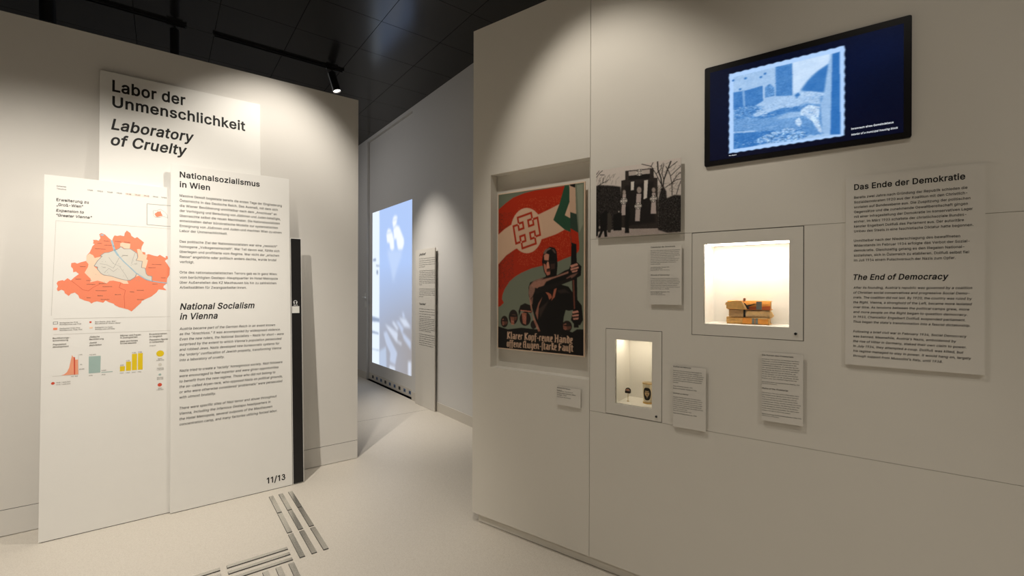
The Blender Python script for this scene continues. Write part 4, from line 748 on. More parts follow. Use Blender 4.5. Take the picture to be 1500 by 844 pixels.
CORRIDOR_TEXT = [
  ('m', '„Anschluss“', 0.1047, 1.9234, 0.187, 0.0298),
  ('r', 'In den Tagen nach dem Einmarsch der deutschen', 0.1051, 1.8759, 0.4383, 0.0095),
  ('r', 'Truppen jubelten Tausende auf dem Heldenplatz', 0.1053, 1.8499, 0.4382, 0.0095),
  ('r', 'und in den Straßen der Stadt während', 0.1054, 1.8238, 0.4382, 0.0095),
  ('r', 'andere verfolgt wurden und fliehen mussten', 0.1056, 1.7977, 0.4382, 0.0095),
  ('r', 'weil sie nicht', 0.1058, 1.7716, 0.1595, 0.0095),
  ('r', 'In den Tagen nach dem Einmarsch der deutschen', 0.1062, 1.7201, 0.4327, 0.0095),
  ('r', 'Truppen jubelten Tausende auf dem Heldenplatz', 0.1063, 1.6981, 0.4327, 0.0095),
  ('r', 'und in den Straßen der Stadt während', 0.1065, 1.6761, 0.4327, 0.0095),
  ('r', 'andere verfolgt wurden und fliehen mussten', 0.1066, 1.654, 0.4327, 0.0095),
  ('r', 'weil sie nicht mehr sicher waren und', 0.1068, 1.632, 0.4327, 0.0095),
  ('r', 'ihre Wohnungen verloren hatten und viele', 0.1069, 1.61, 0.4327, 0.0095),
  ('r', 'wurden In den Tagen nach dem Einmarsch', 0.1071, 1.588, 0.4326, 0.0095),
  ('r', 'der deutschen Truppen jubelten Tausende', 0.1072, 1.566, 0.4326, 0.0095),
  ('r', 'auf dem', 0.1074, 1.544, 0.0773, 0.0095),
  ('r', 'In den Tagen nach dem Einmarsch der deutschen', 0.1077, 1.4898, 0.4326, 0.0095),
  ('r', 'Truppen jubelten Tausende auf dem Heldenplatz', 0.1079, 1.4654, 0.4325, 0.0095),
  ('r', 'und in den Straßen der Stadt während', 0.1081, 1.441, 0.4325, 0.0095),
  ('r', 'andere verfolgt wurden und fliehen mussten', 0.1082, 1.4167, 0.4325, 0.0095),
  ('r', 'weil sie nicht', 0.1084, 1.3923, 0.1131, 0.0095),
  ('mi', '“Anschluss”', 0.1091, 1.2894, 0.1867, 0.0271),
  ('ri', 'In den Tagen nach dem Einmarsch der deutschen', 0.1095, 1.2352, 0.4243, 0.0095),
  ('ri', 'Truppen jubelten Tausende auf dem Heldenplatz', 0.1097, 1.2037, 0.4242, 0.0095),
  ('ri', 'und in den Straßen der Stadt während', 0.1099, 1.1721, 0.4242, 0.0095),
  ('ri', 'andere verfolgt wurden und fliehen', 0.1101, 1.1405, 0.3227, 0.0095),
  ('ri', 'In den Tagen nach dem Einmarsch der deutschen', 0.105, 1.1135, 0.4246, 0.01),
  ('ri', 'Truppen jubelten Tausende auf dem Heldenplatz', 0.1051, 1.0913, 0.4246, 0.01),
  ('ri', 'und in den Straßen der Stadt während', 0.1053, 1.0691, 0.4246, 0.01),
  ('ri', 'andere verfolgt wurden und fliehen mussten', 0.1054, 1.047, 0.4245, 0.01),
  ('ri', 'weil sie nicht mehr sicher waren und', 0.1056, 1.0248, 0.4245, 0.01),
  ('ri', 'ihre Wohnungen verloren hatten und viele', 0.1057, 1.0026, 0.4245, 0.01),
  ('ri', 'wurden In den Tagen nach dem Einmarsch', 0.1059, 0.9804, 0.4245, 0.01),
  ('ri', 'der deutschen Truppen jubelten', 0.1061, 0.9582, 0.323, 0.01),
  ('ri', 'In den Tagen nach dem Einmarsch der deutschen', 0.1064, 0.9132, 0.4344, 0.01),
  ('ri', 'Truppen jubelten Tausende auf dem Heldenplatz', 0.1066, 0.8861, 0.4344, 0.01),
  ('ri', 'und in den Straßen der Stadt während', 0.1067, 0.8591, 0.4344, 0.01),
  ('ri', 'andere verfolgt wurden und fliehen mussten', 0.1069, 0.8321, 0.4344, 0.01),
  ('ri', 'weil sie nicht mehr sicher waren und', 0.1071, 0.805, 0.4343, 0.01),
  ('ri', 'ihre Wohnungen verloren hatten und', 0.1073, 0.778, 0.3932, 0.01),
]

SCREEN_TEXT = [
  ('r', 'Innenraum eines Gemeindebaus', 0.5459, 0.0626, 0.1276, 0.0076),
  ('ri', 'Interior of a municipal housing block', 0.546, 0.0397, 0.1405, 0.0076),
  ('r', 'Wien Museum', 0.1042, 0.0321, 0.031, 0.0044),
]

POSTER = {
  'redtop': [(-0.0139, 0.1012), (0.0978, 0.0593), (0.1887, 0.0309), (0.3301, 0.0122), (0.4498, 0.0053), (0.5987, 0.0045), (0.7962, 0.003), (0.7703, 0.0615), (0.7379, 0.1082), (0.6478, 0.128), (0.5143, 0.1546), (0.4171, 0.1949), (0.1627, 0.2046), (0.0804, 0.2282), (-0.0034, 0.2662)],
  'white': [(-0.0128, 0.2658), (0.0804, 0.2282), (0.1627, 0.2046), (0.3656, 0.1656), (0.5143, 0.1546), (0.6478, 0.128), (0.7379, 0.1082), (0.7894, 0.1636), (0.7977, 0.263), (0.6964, 0.2873), (0.5433, 0.3097), (0.3666, 0.3342), (0.2176, 0.3617), (0.1, 0.4005), (-0.0116, 0.461)],
  'redlow': [(-0.0116, 0.461), (0.1, 0.4005), (0.2176, 0.3617), (0.3667, 0.343), (0.5433, 0.3097), (0.6964, 0.2873), (0.7931, 0.2628), (0.8604, 0.2807), (0.8698, 0.3426), (0.9535, 0.3537), (0.9493, 0.3946), (0.9123, 0.4142), (0.791, 0.4364), (0.7132, 0.4542), (0.536, 0.4743), (0.4189, 0.4874), (0.2947, 0.5143), (0.2187, 0.537), (0.1467, 0.5684), (0.0829, 0.6187), (0.0553, 0.6556), (0.0499, 0.6833), (0.0741, 0.706), (0.0277, 0.7298), (-0.0099, 0.735)],
  'circle': [(0.5512, 0.258), (0.5485, 0.282), (0.5402, 0.305), (0.5266, 0.3264), (0.508, 0.3457), (0.4849, 0.3622), (0.4579, 0.3754), (0.4278, 0.3849), (0.3955, 0.3904), (0.3618, 0.3917), (0.3278, 0.3886), (0.2945, 0.3813), (0.263, 0.3699), (0.2343, 0.3546), (0.2093, 0.336), (0.1889, 0.3147), (0.1737, 0.2912), (0.1643, 0.2663), (0.1611, 0.2409), (0.164, 0.2158), (0.1731, 0.1917), (0.188, 0.1695), (0.2082, 0.1499), (0.2329, 0.1335), (0.2615, 0.1208), (0.2929, 0.1121), (0.3261, 0.1077), (0.3601, 0.1076), (0.3938, 0.1119), (0.4263, 0.1202), (0.4565, 0.1324), (0.4837, 0.148), (0.507, 0.1665), (0.5258, 0.1874), (0.5397, 0.2101), (0.5482, 0.2338)],
  'green': [(0.7962, 0.0013), (0.8498, 0.0055), (0.8503, 0.1005), (0.7988, 0.1775), (0.86, 0.1992), (0.8604, 0.2807), (0.7931, 0.2611), (0.6705, 0.1993), (0.7379, 0.1082)],
  'notch': [(0.8503, 0.1005), (0.7988, 0.1775), (0.86, 0.1992), (0.8688, 0.1515)],
  'strip': [(0.8467, 0.0036), (0.9101, 0.0186), (0.9184, 0.1793), (0.8506, 0.1604)],
  'striptop': [(0.8467, -0.0014), (0.91, 0.0004), (0.9071, 0.0233), (0.8574, 0.0095)],
  'pole1': [(0.8552, 0.1615), (0.9259, 0.1781), (0.9535, 0.3537), (0.8638, 0.344)],
  'polered': [(0.8603, 0.2591), (0.9413, 0.2875), (0.9535, 0.3537), (0.9537, 0.3865), (0.9122, 0.3936), (0.8698, 0.3426)],
  'pole2': [(0.8698, 0.3409), (0.9164, 0.3524), (0.9157, 0.4844), (0.8646, 0.4837)],
  'rays1': [(0.9249, 0.0107), (0.9898, 0.0077), (0.9911, 0.2406), (0.9531, 0.288)],
  'head': [(0.5423, 0.4482), (0.5527, 0.4108), (0.5774, 0.3786), (0.6354, 0.3588), (0.6874, 0.3678), (0.7098, 0.3888), (0.7169, 0.4331), (0.7206, 0.4746), (0.7107, 0.5343), (0.7312, 0.5528), (0.5749, 0.5566), (0.589, 0.5333), (0.5658, 0.5096), (0.5531, 0.4766)],
  'skin1': [(0.5527, 0.4014), (0.5775, 0.3851), (0.6127, 0.3796), (0.6094, 0.4121), (0.6358, 0.4407), (0.592, 0.4491), (0.5565, 0.4391)],
  'skin2': [(0.5708, 0.4506), (0.6132, 0.4635), (0.6063, 0.4868), (0.6361, 0.4965), (0.6188, 0.513), (0.5924, 0.5193), (0.571, 0.4909)],
  'body': [(0.3844, 0.6036), (0.4028, 0.5749), (0.4671, 0.5608), (0.5749, 0.5425), (0.7141, 0.5325), (0.7984, 0.5059), (0.8449, 0.4974), (0.8645, 0.4679), (0.9296, 0.4574), (0.9778, 0.4832), (0.9717, 0.5365), (0.8977, 0.561), (0.7653, 0.5896), (0.8405, 0.6005), (0.89, 0.6392), (0.9388, 0.6791), (0.9822, 0.7097), (0.9954, 0.7937), (0.9637, 0.8257), (0.8992, 0.8187), (0.8664, 0.7972), (0.8906, 0.7381), (0.8463, 0.7434), (0.8115, 0.7396), (0.7916, 0.781), (0.7753, 0.859), (0.5233, 0.8772), (0.4685, 0.8079), (0.4129, 0.7041), (0.3866, 0.6565)],
  'skinarm': [(0.4085, 0.594), (0.4489, 0.575), (0.5838, 0.552), (0.697, 0.5388), (0.84, 0.51), (0.8401, 0.5218), (0.6626, 0.5543), (0.5927, 0.5707), (0.5663, 0.5941), (0.4946, 0.613), (0.4307, 0.6036)],
  'armdark': [(0.5036, 0.6035), (0.5928, 0.5941), (0.7314, 0.5758), (0.8649, 0.5446), (0.8814, 0.5609), (0.7653, 0.5878), (0.593, 0.6268), (0.4858, 0.6462), (0.4584, 0.6321)],
  'pink1': [(0.3941, 0.666), (0.422, 0.6944), (0.4317, 0.7707), (0.496, 0.8356), (0.5268, 0.8742), (0.5016, 0.878), (0.4503, 0.8179), (0.4093, 0.7329)],
  'pink2': [(0.4683, 0.7651), (0.5042, 0.7029), (0.5489, 0.6646), (0.5079, 0.7217), (0.4958, 0.8072)],
  'collar': [(0.5842, 0.6344), (0.6143, 0.6547), (0.6285, 0.6807), (0.6597, 0.6655), (0.6457, 0.6471), (0.6195, 0.6379)],
  'collar2': [(0.6837, 0.6173), (0.7111, 0.6098), (0.6891, 0.6634), (0.6494, 0.687), (0.6632, 0.6683)],
  'hand1a': [(0.858, 0.4768), (0.9296, 0.4646), (0.9425, 0.4755), (0.8679, 0.4905)],
  'hand1b': [(0.8614, 0.4949), (0.9458, 0.4845), (0.9491, 0.4935), (0.8647, 0.5067)],
  'hand1c': [(0.8729, 0.5104), (0.9379, 0.5022), (0.9299, 0.5129), (0.8812, 0.5195)],
  'hand2a': [(0.8825, 0.7472), (0.9392, 0.7398), (0.9505, 0.7503), (0.8858, 0.7589)],
  'hand2b': [(0.8793, 0.768), (0.9506, 0.761), (0.9474, 0.7718), (0.8826, 0.7769)],
  'hand2c': [(0.8892, 0.7858), (0.9507, 0.7806), (0.9411, 0.7916), (0.8958, 0.7946)],
  'poleL': [(0.8687, 0.3463), (0.9241, 0.3526), (0.9375, 0.7327), (0.951, 0.8395), (0.8993, 0.8412), (0.8783, 0.5807)],
  'poleline': [(0.8847, 0.5627), (0.901, 0.5628), (0.9117, 0.7287), (0.8987, 0.7334)],
  'h1': [(0.1302, 0.8269), (0.1295, 0.8335), (0.1274, 0.8399), (0.1239, 0.846), (0.1191, 0.8515), (0.1133, 0.8563), (0.1065, 0.8603), (0.0989, 0.8634), (0.0908, 0.8653), (0.0825, 0.8662), (0.0741, 0.8659), (0.066, 0.8644), (0.0583, 0.8619), (0.0514, 0.8583), (0.0453, 0.8538), (0.0404, 0.8485), (0.0368, 0.8426), (0.0346, 0.8363), (0.0338, 0.8297), (0.0345, 0.823), (0.0367, 0.8165), (0.0402, 0.8104), (0.045, 0.8049), (0.051, 0.8), (0.0579, 0.7961), (0.0655, 0.7931), (0.0737, 0.7912), (0.082, 0.7904), (0.0904, 0.7908), (0.0985, 0.7923), (0.1061, 0.7949), (0.1129, 0.7985), (0.1188, 0.803), (0.1237, 0.8083), (0.1272, 0.8141), (0.1294, 0.8204)],
  'h2': [(0.255, 0.7941), (0.2542, 0.8023), (0.2516, 0.8102), (0.2474, 0.8178), (0.2416, 0.8246), (0.2345, 0.8306), (0.2263, 0.8356), (0.2171, 0.8393), (0.2073, 0.8417), (0.1972, 0.8428), (0.187, 0.8423), (0.1771, 0.8405), (0.1677, 0.8373), (0.1593, 0.8328), (0.152, 0.8272), (0.146, 0.8206), (0.1416, 0.8132), (0.1388, 0.8052), (0.1379, 0.797), (0.1387, 0.7887), (0.1414, 0.7807), (0.1457, 0.7731), (0.1516, 0.7662), (0.1588, 0.7602), (0.1672, 0.7553), (0.1765, 0.7516), (0.1864, 0.7493), (0.1966, 0.7484), (0.2067, 0.7489), (0.2166, 0.7508), (0.2258, 0.7541), (0.2341, 0.7587), (0.2413, 0.7643), (0.2471, 0.7709), (0.2514, 0.7782), (0.2541, 0.786)],
  'h3': [(0.4116, 0.8018), (0.4106, 0.8094), (0.4077, 0.8169), (0.4028, 0.824), (0.3962, 0.8305), (0.3879, 0.8362), (0.3784, 0.8409), (0.3678, 0.8445), (0.3565, 0.8469), (0.3447, 0.8479), (0.3329, 0.8476), (0.3215, 0.846), (0.3107, 0.843), (0.3009, 0.8389), (0.2924, 0.8336), (0.2855, 0.8274), (0.2804, 0.8205), (0.2773, 0.813), (0.2762, 0.8053), (0.2772, 0.7975), (0.2802, 0.7899), (0.2852, 0.7827), (0.2921, 0.7761), (0.3005, 0.7705), (0.3102, 0.7658), (0.321, 0.7623), (0.3324, 0.76), (0.3442, 0.7591), (0.3559, 0.7595), (0.3673, 0.7613), (0.3779, 0.7643), (0.3875, 0.7686), (0.3958, 0.7738), (0.4025, 0.78), (0.4075, 0.7868), (0.4105, 0.7942)],
  'helmet': [(0.2625, 0.7569), (0.2852, 0.7204), (0.342, 0.7051), (0.4129, 0.7185), (0.4353, 0.7563), (0.4132, 0.7663), (0.2911, 0.7544), (0.2703, 0.784), (0.2666, 0.8036)],
  'h4': [(0.4833, 0.836), (0.4827, 0.8406), (0.4811, 0.8451), (0.4785, 0.8494), (0.4749, 0.8533), (0.4704, 0.8567), (0.4652, 0.8596), (0.4594, 0.8617), (0.4533, 0.8631), (0.4469, 0.8638), (0.4406, 0.8636), (0.4344, 0.8626), (0.4286, 0.8608), (0.4233, 0.8583), (0.4187, 0.8551), (0.415, 0.8514), (0.4122, 0.8473), (0.4105, 0.8428), (0.41, 0.8382), (0.4105, 0.8335), (0.4121, 0.829), (0.4148, 0.8247), (0.4185, 0.8207), (0.423, 0.8173), (0.4283, 0.8145), (0.4341, 0.8123), (0.4403, 0.811), (0.4466, 0.8104), (0.453, 0.8106), (0.4592, 0.8117), (0.4649, 0.8135), (0.4702, 0.816), (0.4747, 0.8191), (0.4783, 0.8228), (0.481, 0.8269), (0.4827, 0.8314)],
  'h5': [(0.8797, 0.8346), (0.8789, 0.8406), (0.8765, 0.8464), (0.8725, 0.852), (0.8671, 0.857), (0.8605, 0.8615), (0.8528, 0.8652), (0.8442, 0.8681), (0.835, 0.8699), (0.8255, 0.8708), (0.816, 0.8706), (0.8067, 0.8694), (0.798, 0.8672), (0.7901, 0.864), (0.7832, 0.86), (0.7777, 0.8552), (0.7735, 0.8499), (0.771, 0.8441), (0.7701, 0.8381), (0.7709, 0.8321), (0.7734, 0.8262), (0.7775, 0.8205), (0.783, 0.8154), (0.7898, 0.811), (0.7976, 0.8073), (0.8063, 0.8045), (0.8156, 0.8027), (0.8251, 0.8019), (0.8346, 0.8022), (0.8438, 0.8035), (0.8524, 0.8057), (0.8602, 0.809), (0.8669, 0.813), (0.8723, 0.8177), (0.8764, 0.823), (0.8788, 0.8287)],
  's1': [(0.0499, 0.8172), (0.0701, 0.8087), (0.0824, 0.8482), (0.0583, 0.854)],
  's2': [(0.1616, 0.7964), (0.2007, 0.7856), (0.2089, 0.8444), (0.1698, 0.8456)],
  's3': [(0.3007, 0.7658), (0.3611, 0.7674), (0.3541, 0.8399), (0.3163, 0.8314)],
  's5': [(0.7835, 0.8268), (0.8169, 0.8185), (0.8237, 0.8527), (0.7921, 0.8675)],
  'helmline': [(0.2854, 0.7486), (0.4132, 0.7539), (0.4132, 0.7596), (0.2854, 0.7545)],
  'ground': [(-0.0048, 0.861), (0.1265, 0.8766), (0.3013, 0.8609), (0.4689, 0.8649), (0.7668, 0.8501), (0.8831, 0.8687), (0.9317, 0.849), (1.0272, 0.8458), (1.0282, 1.0134), (-0.0038, 1.0222)],
  'fa': [(0.5657, 0.4082), (0.594, 0.3995), (0.6257, 0.4059), (0.6189, 0.4431), (0.5694, 0.4383)],
  'fb': [(0.5978, 0.4464), (0.619, 0.4505), (0.6332, 0.4899), (0.5946, 0.4931)],
  'fc': [(0.5606, 0.4588), (0.5873, 0.4668), (0.5981, 0.4932), (0.6053, 0.5195), (0.5805, 0.5173), (0.5662, 0.4881)],
  'fd': [(0.6017, 0.5026), (0.6402, 0.4993), (0.6369, 0.5272), (0.6054, 0.5344), (0.5876, 0.5212)],
  'fe': [(0.5695, 0.4458), (0.6049, 0.4465), (0.6049, 0.4577), (0.566, 0.4552)],
  'ff': [(0.6329, 0.4471), (0.6816, 0.4443), (0.6816, 0.4554), (0.6365, 0.4583)],
  'fm': [(0.5981, 0.5044), (0.6472, 0.5013), (0.6438, 0.5087), (0.5982, 0.51)],
  'fh': [(0.5549, 0.3985), (0.5762, 0.3784), (0.629, 0.365), (0.6517, 0.3712), (0.6045, 0.3829), (0.5834, 0.403)],
  'fh2': [(0.6517, 0.375), (0.6812, 0.3758), (0.7054, 0.4024), (0.6813, 0.398)],
  'fg': [(0.64, 0.464), (0.692, 0.4612), (0.6888, 0.4944), (0.6472, 0.4976)],
  'sl': [(0.3849, 0.6442), (0.3921, 0.5961), (0.4437, 0.5656), (0.5056, 0.5525), (0.5736, 0.5473), (0.5057, 0.5724), (0.4658, 0.5961), (0.4587, 0.6295), (0.4332, 0.663), (0.4001, 0.6825)],
  'sl2': [(0.4038, 0.6825), (0.4406, 0.663), (0.4335, 0.7108), (0.4151, 0.7111)],
  'fo1': [(0.5066, 0.7382), (0.5746, 0.7088), (0.6273, 0.68), (0.5747, 0.7369), (0.5214, 0.7946)],
  'fo2': [(0.7136, 0.6238), (0.7982, 0.6144), (0.8647, 0.6413), (0.815, 0.6371), (0.7478, 0.642)],
  'a2': [(0.8145, 0.5507), (0.8641, 0.5329), (0.9453, 0.5175), (0.9131, 0.5378), (0.8312, 0.5689)],
  'EM': [(0.3609, 0.2497), (0.4185, 0.135), (0.5266, 0.2874)],
  'T1': [(0.1169, 0.9366), (0.8917, 0.9331), (0.1166, 0.8919), (0.8914, 0.8909)],
  'T2': [(0.1133, 0.9884), (0.8968, 0.9805), (0.113, 0.9447), (0.8966, 0.9383)],
  'SH1': [(-0.0017, 0.3772), (0.1234, 0.3806), (0.0646, 0.5789), (-0.0001, 0.6291)],
}

MONUMENT = {
  'trees': [(-0.0181, 0.2264), (0.0457, 0.2177), (0.1337, 0.236), (0.2201, 0.2553), (0.3109, 0.2837), (0.3297, 0.6058), (0.3185, 0.8847), (-0.0163, 0.9124)],
  'building': [(0.3663, 0.0637), (0.7005, 0.084), (0.7041, 0.219), (0.7445, 0.2259), (0.7561, 0.9245), (0.4483, 0.9034), (0.3065, 0.8696), (0.3191, 0.1939), (0.3666, 0.192)],
  'slab': [(0.4089, 0.1436), (0.6565, 0.1528), (0.6566, 0.2203), (0.4091, 0.2061)],
  'band': [(0.4088, 0.0811), (0.6563, 0.0947), (0.6565, 0.1528), (0.4113, 0.1412)],
  'w1': [(0.4372, 0.2343), (0.4744, 0.2335), (0.47, 0.3541), (0.4352, 0.3529)],
  'w2': [(0.593, 0.2394), (0.6356, 0.2384), (0.6239, 0.4857), (0.5869, 0.501)],
  'w3': [(0.7503, 0.343), (0.772, 0.3798), (0.7668, 0.4589), (0.7484, 0.4696)],
  'b1': [(0.3387, 0.3901), (0.3743, 0.3953), (0.3715, 0.6986), (0.318, 0.6983)],
  'b2': [(0.5048, 0.4142), (0.5584, 0.422), (0.5401, 0.8023), (0.4874, 0.7969)],
  'b3': [(0.6848, 0.4269), (0.7211, 0.4322), (0.7294, 0.7186), (0.669, 0.7117)],
  'k1': [(0.3742, 0.3716), (0.3739, 0.3776), (0.3731, 0.3833), (0.3717, 0.3886), (0.3698, 0.3933), (0.3675, 0.3973), (0.3648, 0.4004), (0.3618, 0.4025), (0.3586, 0.4036), (0.3554, 0.4037), (0.3521, 0.4027), (0.3488, 0.4007), (0.3458, 0.3977), (0.3431, 0.3938), (0.3407, 0.3891), (0.3388, 0.3838), (0.3374, 0.3781), (0.3365, 0.3721), (0.3362, 0.366), (0.3365, 0.3599), (0.3373, 0.3542), (0.3387, 0.3489), (0.3406, 0.3442), (0.343, 0.3402), (0.3457, 0.3371), (0.3487, 0.335), (0.3519, 0.3339), (0.3552, 0.3339), (0.3585, 0.3349), (0.3617, 0.337), (0.3647, 0.34), (0.3674, 0.3439), (0.3697, 0.3485), (0.3716, 0.3538), (0.373, 0.3595), (0.3739, 0.3655)],
  'k2': [(0.5617, 0.3679), (0.5613, 0.3759), (0.5601, 0.3835), (0.5581, 0.3906), (0.5554, 0.3968), (0.5521, 0.402), (0.5482, 0.4061), (0.5439, 0.4089), (0.5393, 0.4103), (0.5345, 0.4103), (0.5298, 0.4089), (0.5251, 0.4062), (0.5208, 0.4021), (0.5169, 0.3968), (0.5135, 0.3906), (0.5107, 0.3835), (0.5086, 0.3759), (0.5074, 0.3678), (0.5069, 0.3596), (0.5073, 0.3516), (0.5086, 0.3439), (0.5106, 0.3369), (0.5133, 0.3306), (0.5167, 0.3254), (0.5206, 0.3213), (0.5249, 0.3186), (0.5295, 0.3172), (0.5343, 0.3172), (0.539, 0.3187), (0.5436, 0.3215), (0.548, 0.3256), (0.5519, 0.3309), (0.5553, 0.3371), (0.558, 0.3442), (0.56, 0.3518), (0.5613, 0.3598)],
  'k3': [(0.7221, 0.3922), (0.7218, 0.3982), (0.7208, 0.4039), (0.7193, 0.4092), (0.7173, 0.4139), (0.7147, 0.4178), (0.7117, 0.4208), (0.7084, 0.4229), (0.7049, 0.424), (0.7013, 0.424), (0.6977, 0.4229), (0.6942, 0.4208), (0.6909, 0.4177), (0.6879, 0.4138), (0.6853, 0.4091), (0.6832, 0.4038), (0.6816, 0.398), (0.6806, 0.392), (0.6803, 0.3859), (0.6806, 0.3798), (0.6815, 0.3741), (0.6831, 0.3688), (0.6852, 0.3641), (0.6877, 0.3602), (0.6907, 0.3572), (0.694, 0.3551), (0.6975, 0.3541), (0.7011, 0.3541), (0.7048, 0.3552), (0.7083, 0.3573), (0.7116, 0.3604), (0.7146, 0.3643), (0.7171, 0.369), (0.7192, 0.3743), (0.7208, 0.3801), (0.7217, 0.3861)],
  'E0': [(0.5361, 0.1191), (0.5747, 0.126)],
  'E1': [(0.3497, 0.4937), (0.3911, 0.4992)],
  'E2': [(0.5224, 0.5881), (0.5623, 0.5931)],
  'E3': [(0.6993, 0.5083), (0.7376, 0.5136)],
  'ground': [(-0.0161, 0.956), (0.2218, 0.9043), (0.4483, 0.8965), (0.7517, 0.9134), (1.0254, 0.9878), (1.0257, 1.1042), (-0.0159, 1.0286)],
  'shrub': [(0.7508, 0.5501), (0.7828, 0.3814), (0.815, 0.3572), (0.8418, 0.4301), (0.8474, 0.5234), (0.9314, 0.4892), (1.0038, 0.5061), (1.0247, 0.6902), (1.005, 0.9925), (0.8592, 0.9932), (0.7518, 0.9441)],
  'p1': [(0.0469, 0.658), (0.0784, 0.64), (0.1098, 0.6149), (0.1284, 0.5956), (0.1472, 0.6193), (0.145, 0.7261), (0.1354, 0.8538), (0.1457, 0.9904), (0.1108, 0.9948), (0.098, 0.8934), (0.0541, 0.9977), (0.0224, 0.9952), (0.0602, 0.8901)],
  'p2': [(0.1473, 0.655), (0.1781, 0.6372), (0.2029, 0.7039), (0.2033, 0.8601), (0.1851, 0.9366), (0.148, 0.9263)],
  'p3': [(0.3712, 0.583), (0.4124, 0.5742), (0.4303, 0.7011), (0.4072, 0.8095), (0.4193, 0.9604), (0.3639, 0.9586), (0.3683, 0.8056)],
  'p4': [(-0.0171, 0.6218), (0.0277, 0.6269), (0.0347, 0.83), (0.0223, 0.9735), (-0.0161, 0.9778)],
  'p5': [(0.2212, 0.6776), (0.3239, 0.6611), (0.3245, 0.9133), (0.2218, 0.9113)],
  'lite': [(0.2987, 0.6413), (0.2985, 0.6433), (0.2982, 0.6451), (0.2976, 0.6468), (0.2967, 0.6483), (0.2957, 0.6496), (0.2945, 0.6506), (0.2932, 0.6513), (0.2917, 0.6516), (0.2903, 0.6516), (0.2888, 0.6513), (0.2874, 0.6506), (0.2861, 0.6496), (0.2848, 0.6483), (0.2838, 0.6468), (0.283, 0.6451), (0.2823, 0.6433), (0.2819, 0.6413), (0.2818, 0.6394), (0.2819, 0.6374), (0.2823, 0.6356), (0.2829, 0.6339), (0.2838, 0.6324), (0.2848, 0.6311), (0.286, 0.6301), (0.2873, 0.6294), (0.2888, 0.6291), (0.2902, 0.6291), (0.2917, 0.6294), (0.2931, 0.6301), (0.2944, 0.6311), (0.2956, 0.6324), (0.2967, 0.6339), (0.2975, 0.6356), (0.2981, 0.6374), (0.2985, 0.6394)],
  'lite2': [(0.055, 0.8463), (0.0549, 0.8498), (0.0544, 0.8532), (0.0537, 0.8563), (0.0527, 0.8591), (0.0514, 0.8615), (0.05, 0.8634), (0.0484, 0.8647), (0.0467, 0.8655), (0.0449, 0.8656), (0.0431, 0.8652), (0.0414, 0.8641), (0.0398, 0.8625), (0.0384, 0.8603), (0.0371, 0.8577), (0.0361, 0.8547), (0.0353, 0.8514), (0.0349, 0.848), (0.0347, 0.8445), (0.0348, 0.841), (0.0353, 0.8376), (0.036, 0.8345), (0.037, 0.8317), (0.0383, 0.8293), (0.0397, 0.8274), (0.0413, 0.8261), (0.043, 0.8253), (0.0448, 0.8252), (0.0466, 0.8257), (0.0483, 0.8267), (0.0499, 0.8284), (0.0513, 0.8305), (0.0526, 0.8331), (0.0536, 0.8361), (0.0544, 0.8394), (0.0548, 0.8428)],
  'br1': [(0.8043, 0.3714), (0.8148, 0.267), (0.857, 0.129), (0.8937, 0.0241)],
  'br2': [(0.7935, 0.3631), (0.7825, 0.235), (0.7497, 0.1226), (0.744, 0.0013)],
  'br3': [(0.7827, 0.3149), (0.7281, 0.1722), (0.6728, 0.0546), (0.6172, 0.0306), (0.5608, 0.0035)],
  'br4': [(0.8311, 0.3756), (0.8892, 0.332), (0.9517, 0.2899), (1.0032, 0.2856)],
  'br5': [(0.8148, 0.267), (0.7931, 0.1704), (0.8142, 0.0416)],
  'br6': [(0.9053, 0.4921), (0.905, 0.3477), (0.8836, 0.2128), (0.8677, 0.1573), (0.8357, 0.0854)],
  'br7': [(0.9522, 0.4857), (0.9727, 0.3976), (0.9982, 0.3107)],
  'br8': [(0.9049, 0.3346), (0.9516, 0.2377), (0.9979, 0.1939)],
  'br9': [(0.857, 0.129), (0.92, 0.0751), (0.9615, 0.044)],
  'br10': [(0.6728, 0.0546), (0.6948, 0.005)],
  'br11': [(0.8889, 0.2269), (0.9411, 0.1706), (0.9977, 0.116)],
  'br12': [(0.7281, 0.1722), (0.7822, 0.1152), (0.7928, 0.0507)],
  'bl1': [(-0.0031, 0.1011), (0.0452, 0.0372), (0.083, 0.008)],
  'bl2': [(-0.0027, 0.239), (0.0709, 0.2001), (0.1335, 0.1745), (0.1645, 0.1511)],
  'bl3': [(0.0835, 0.195), (0.0959, 0.118)],
  'bl4': [(-0.0032, 0.0576), (0.0324, 0.0132), (0.0387, -0.0073)],
  'bl5': [(0.0453, 0.0661), (0.1083, 0.0771)],
}

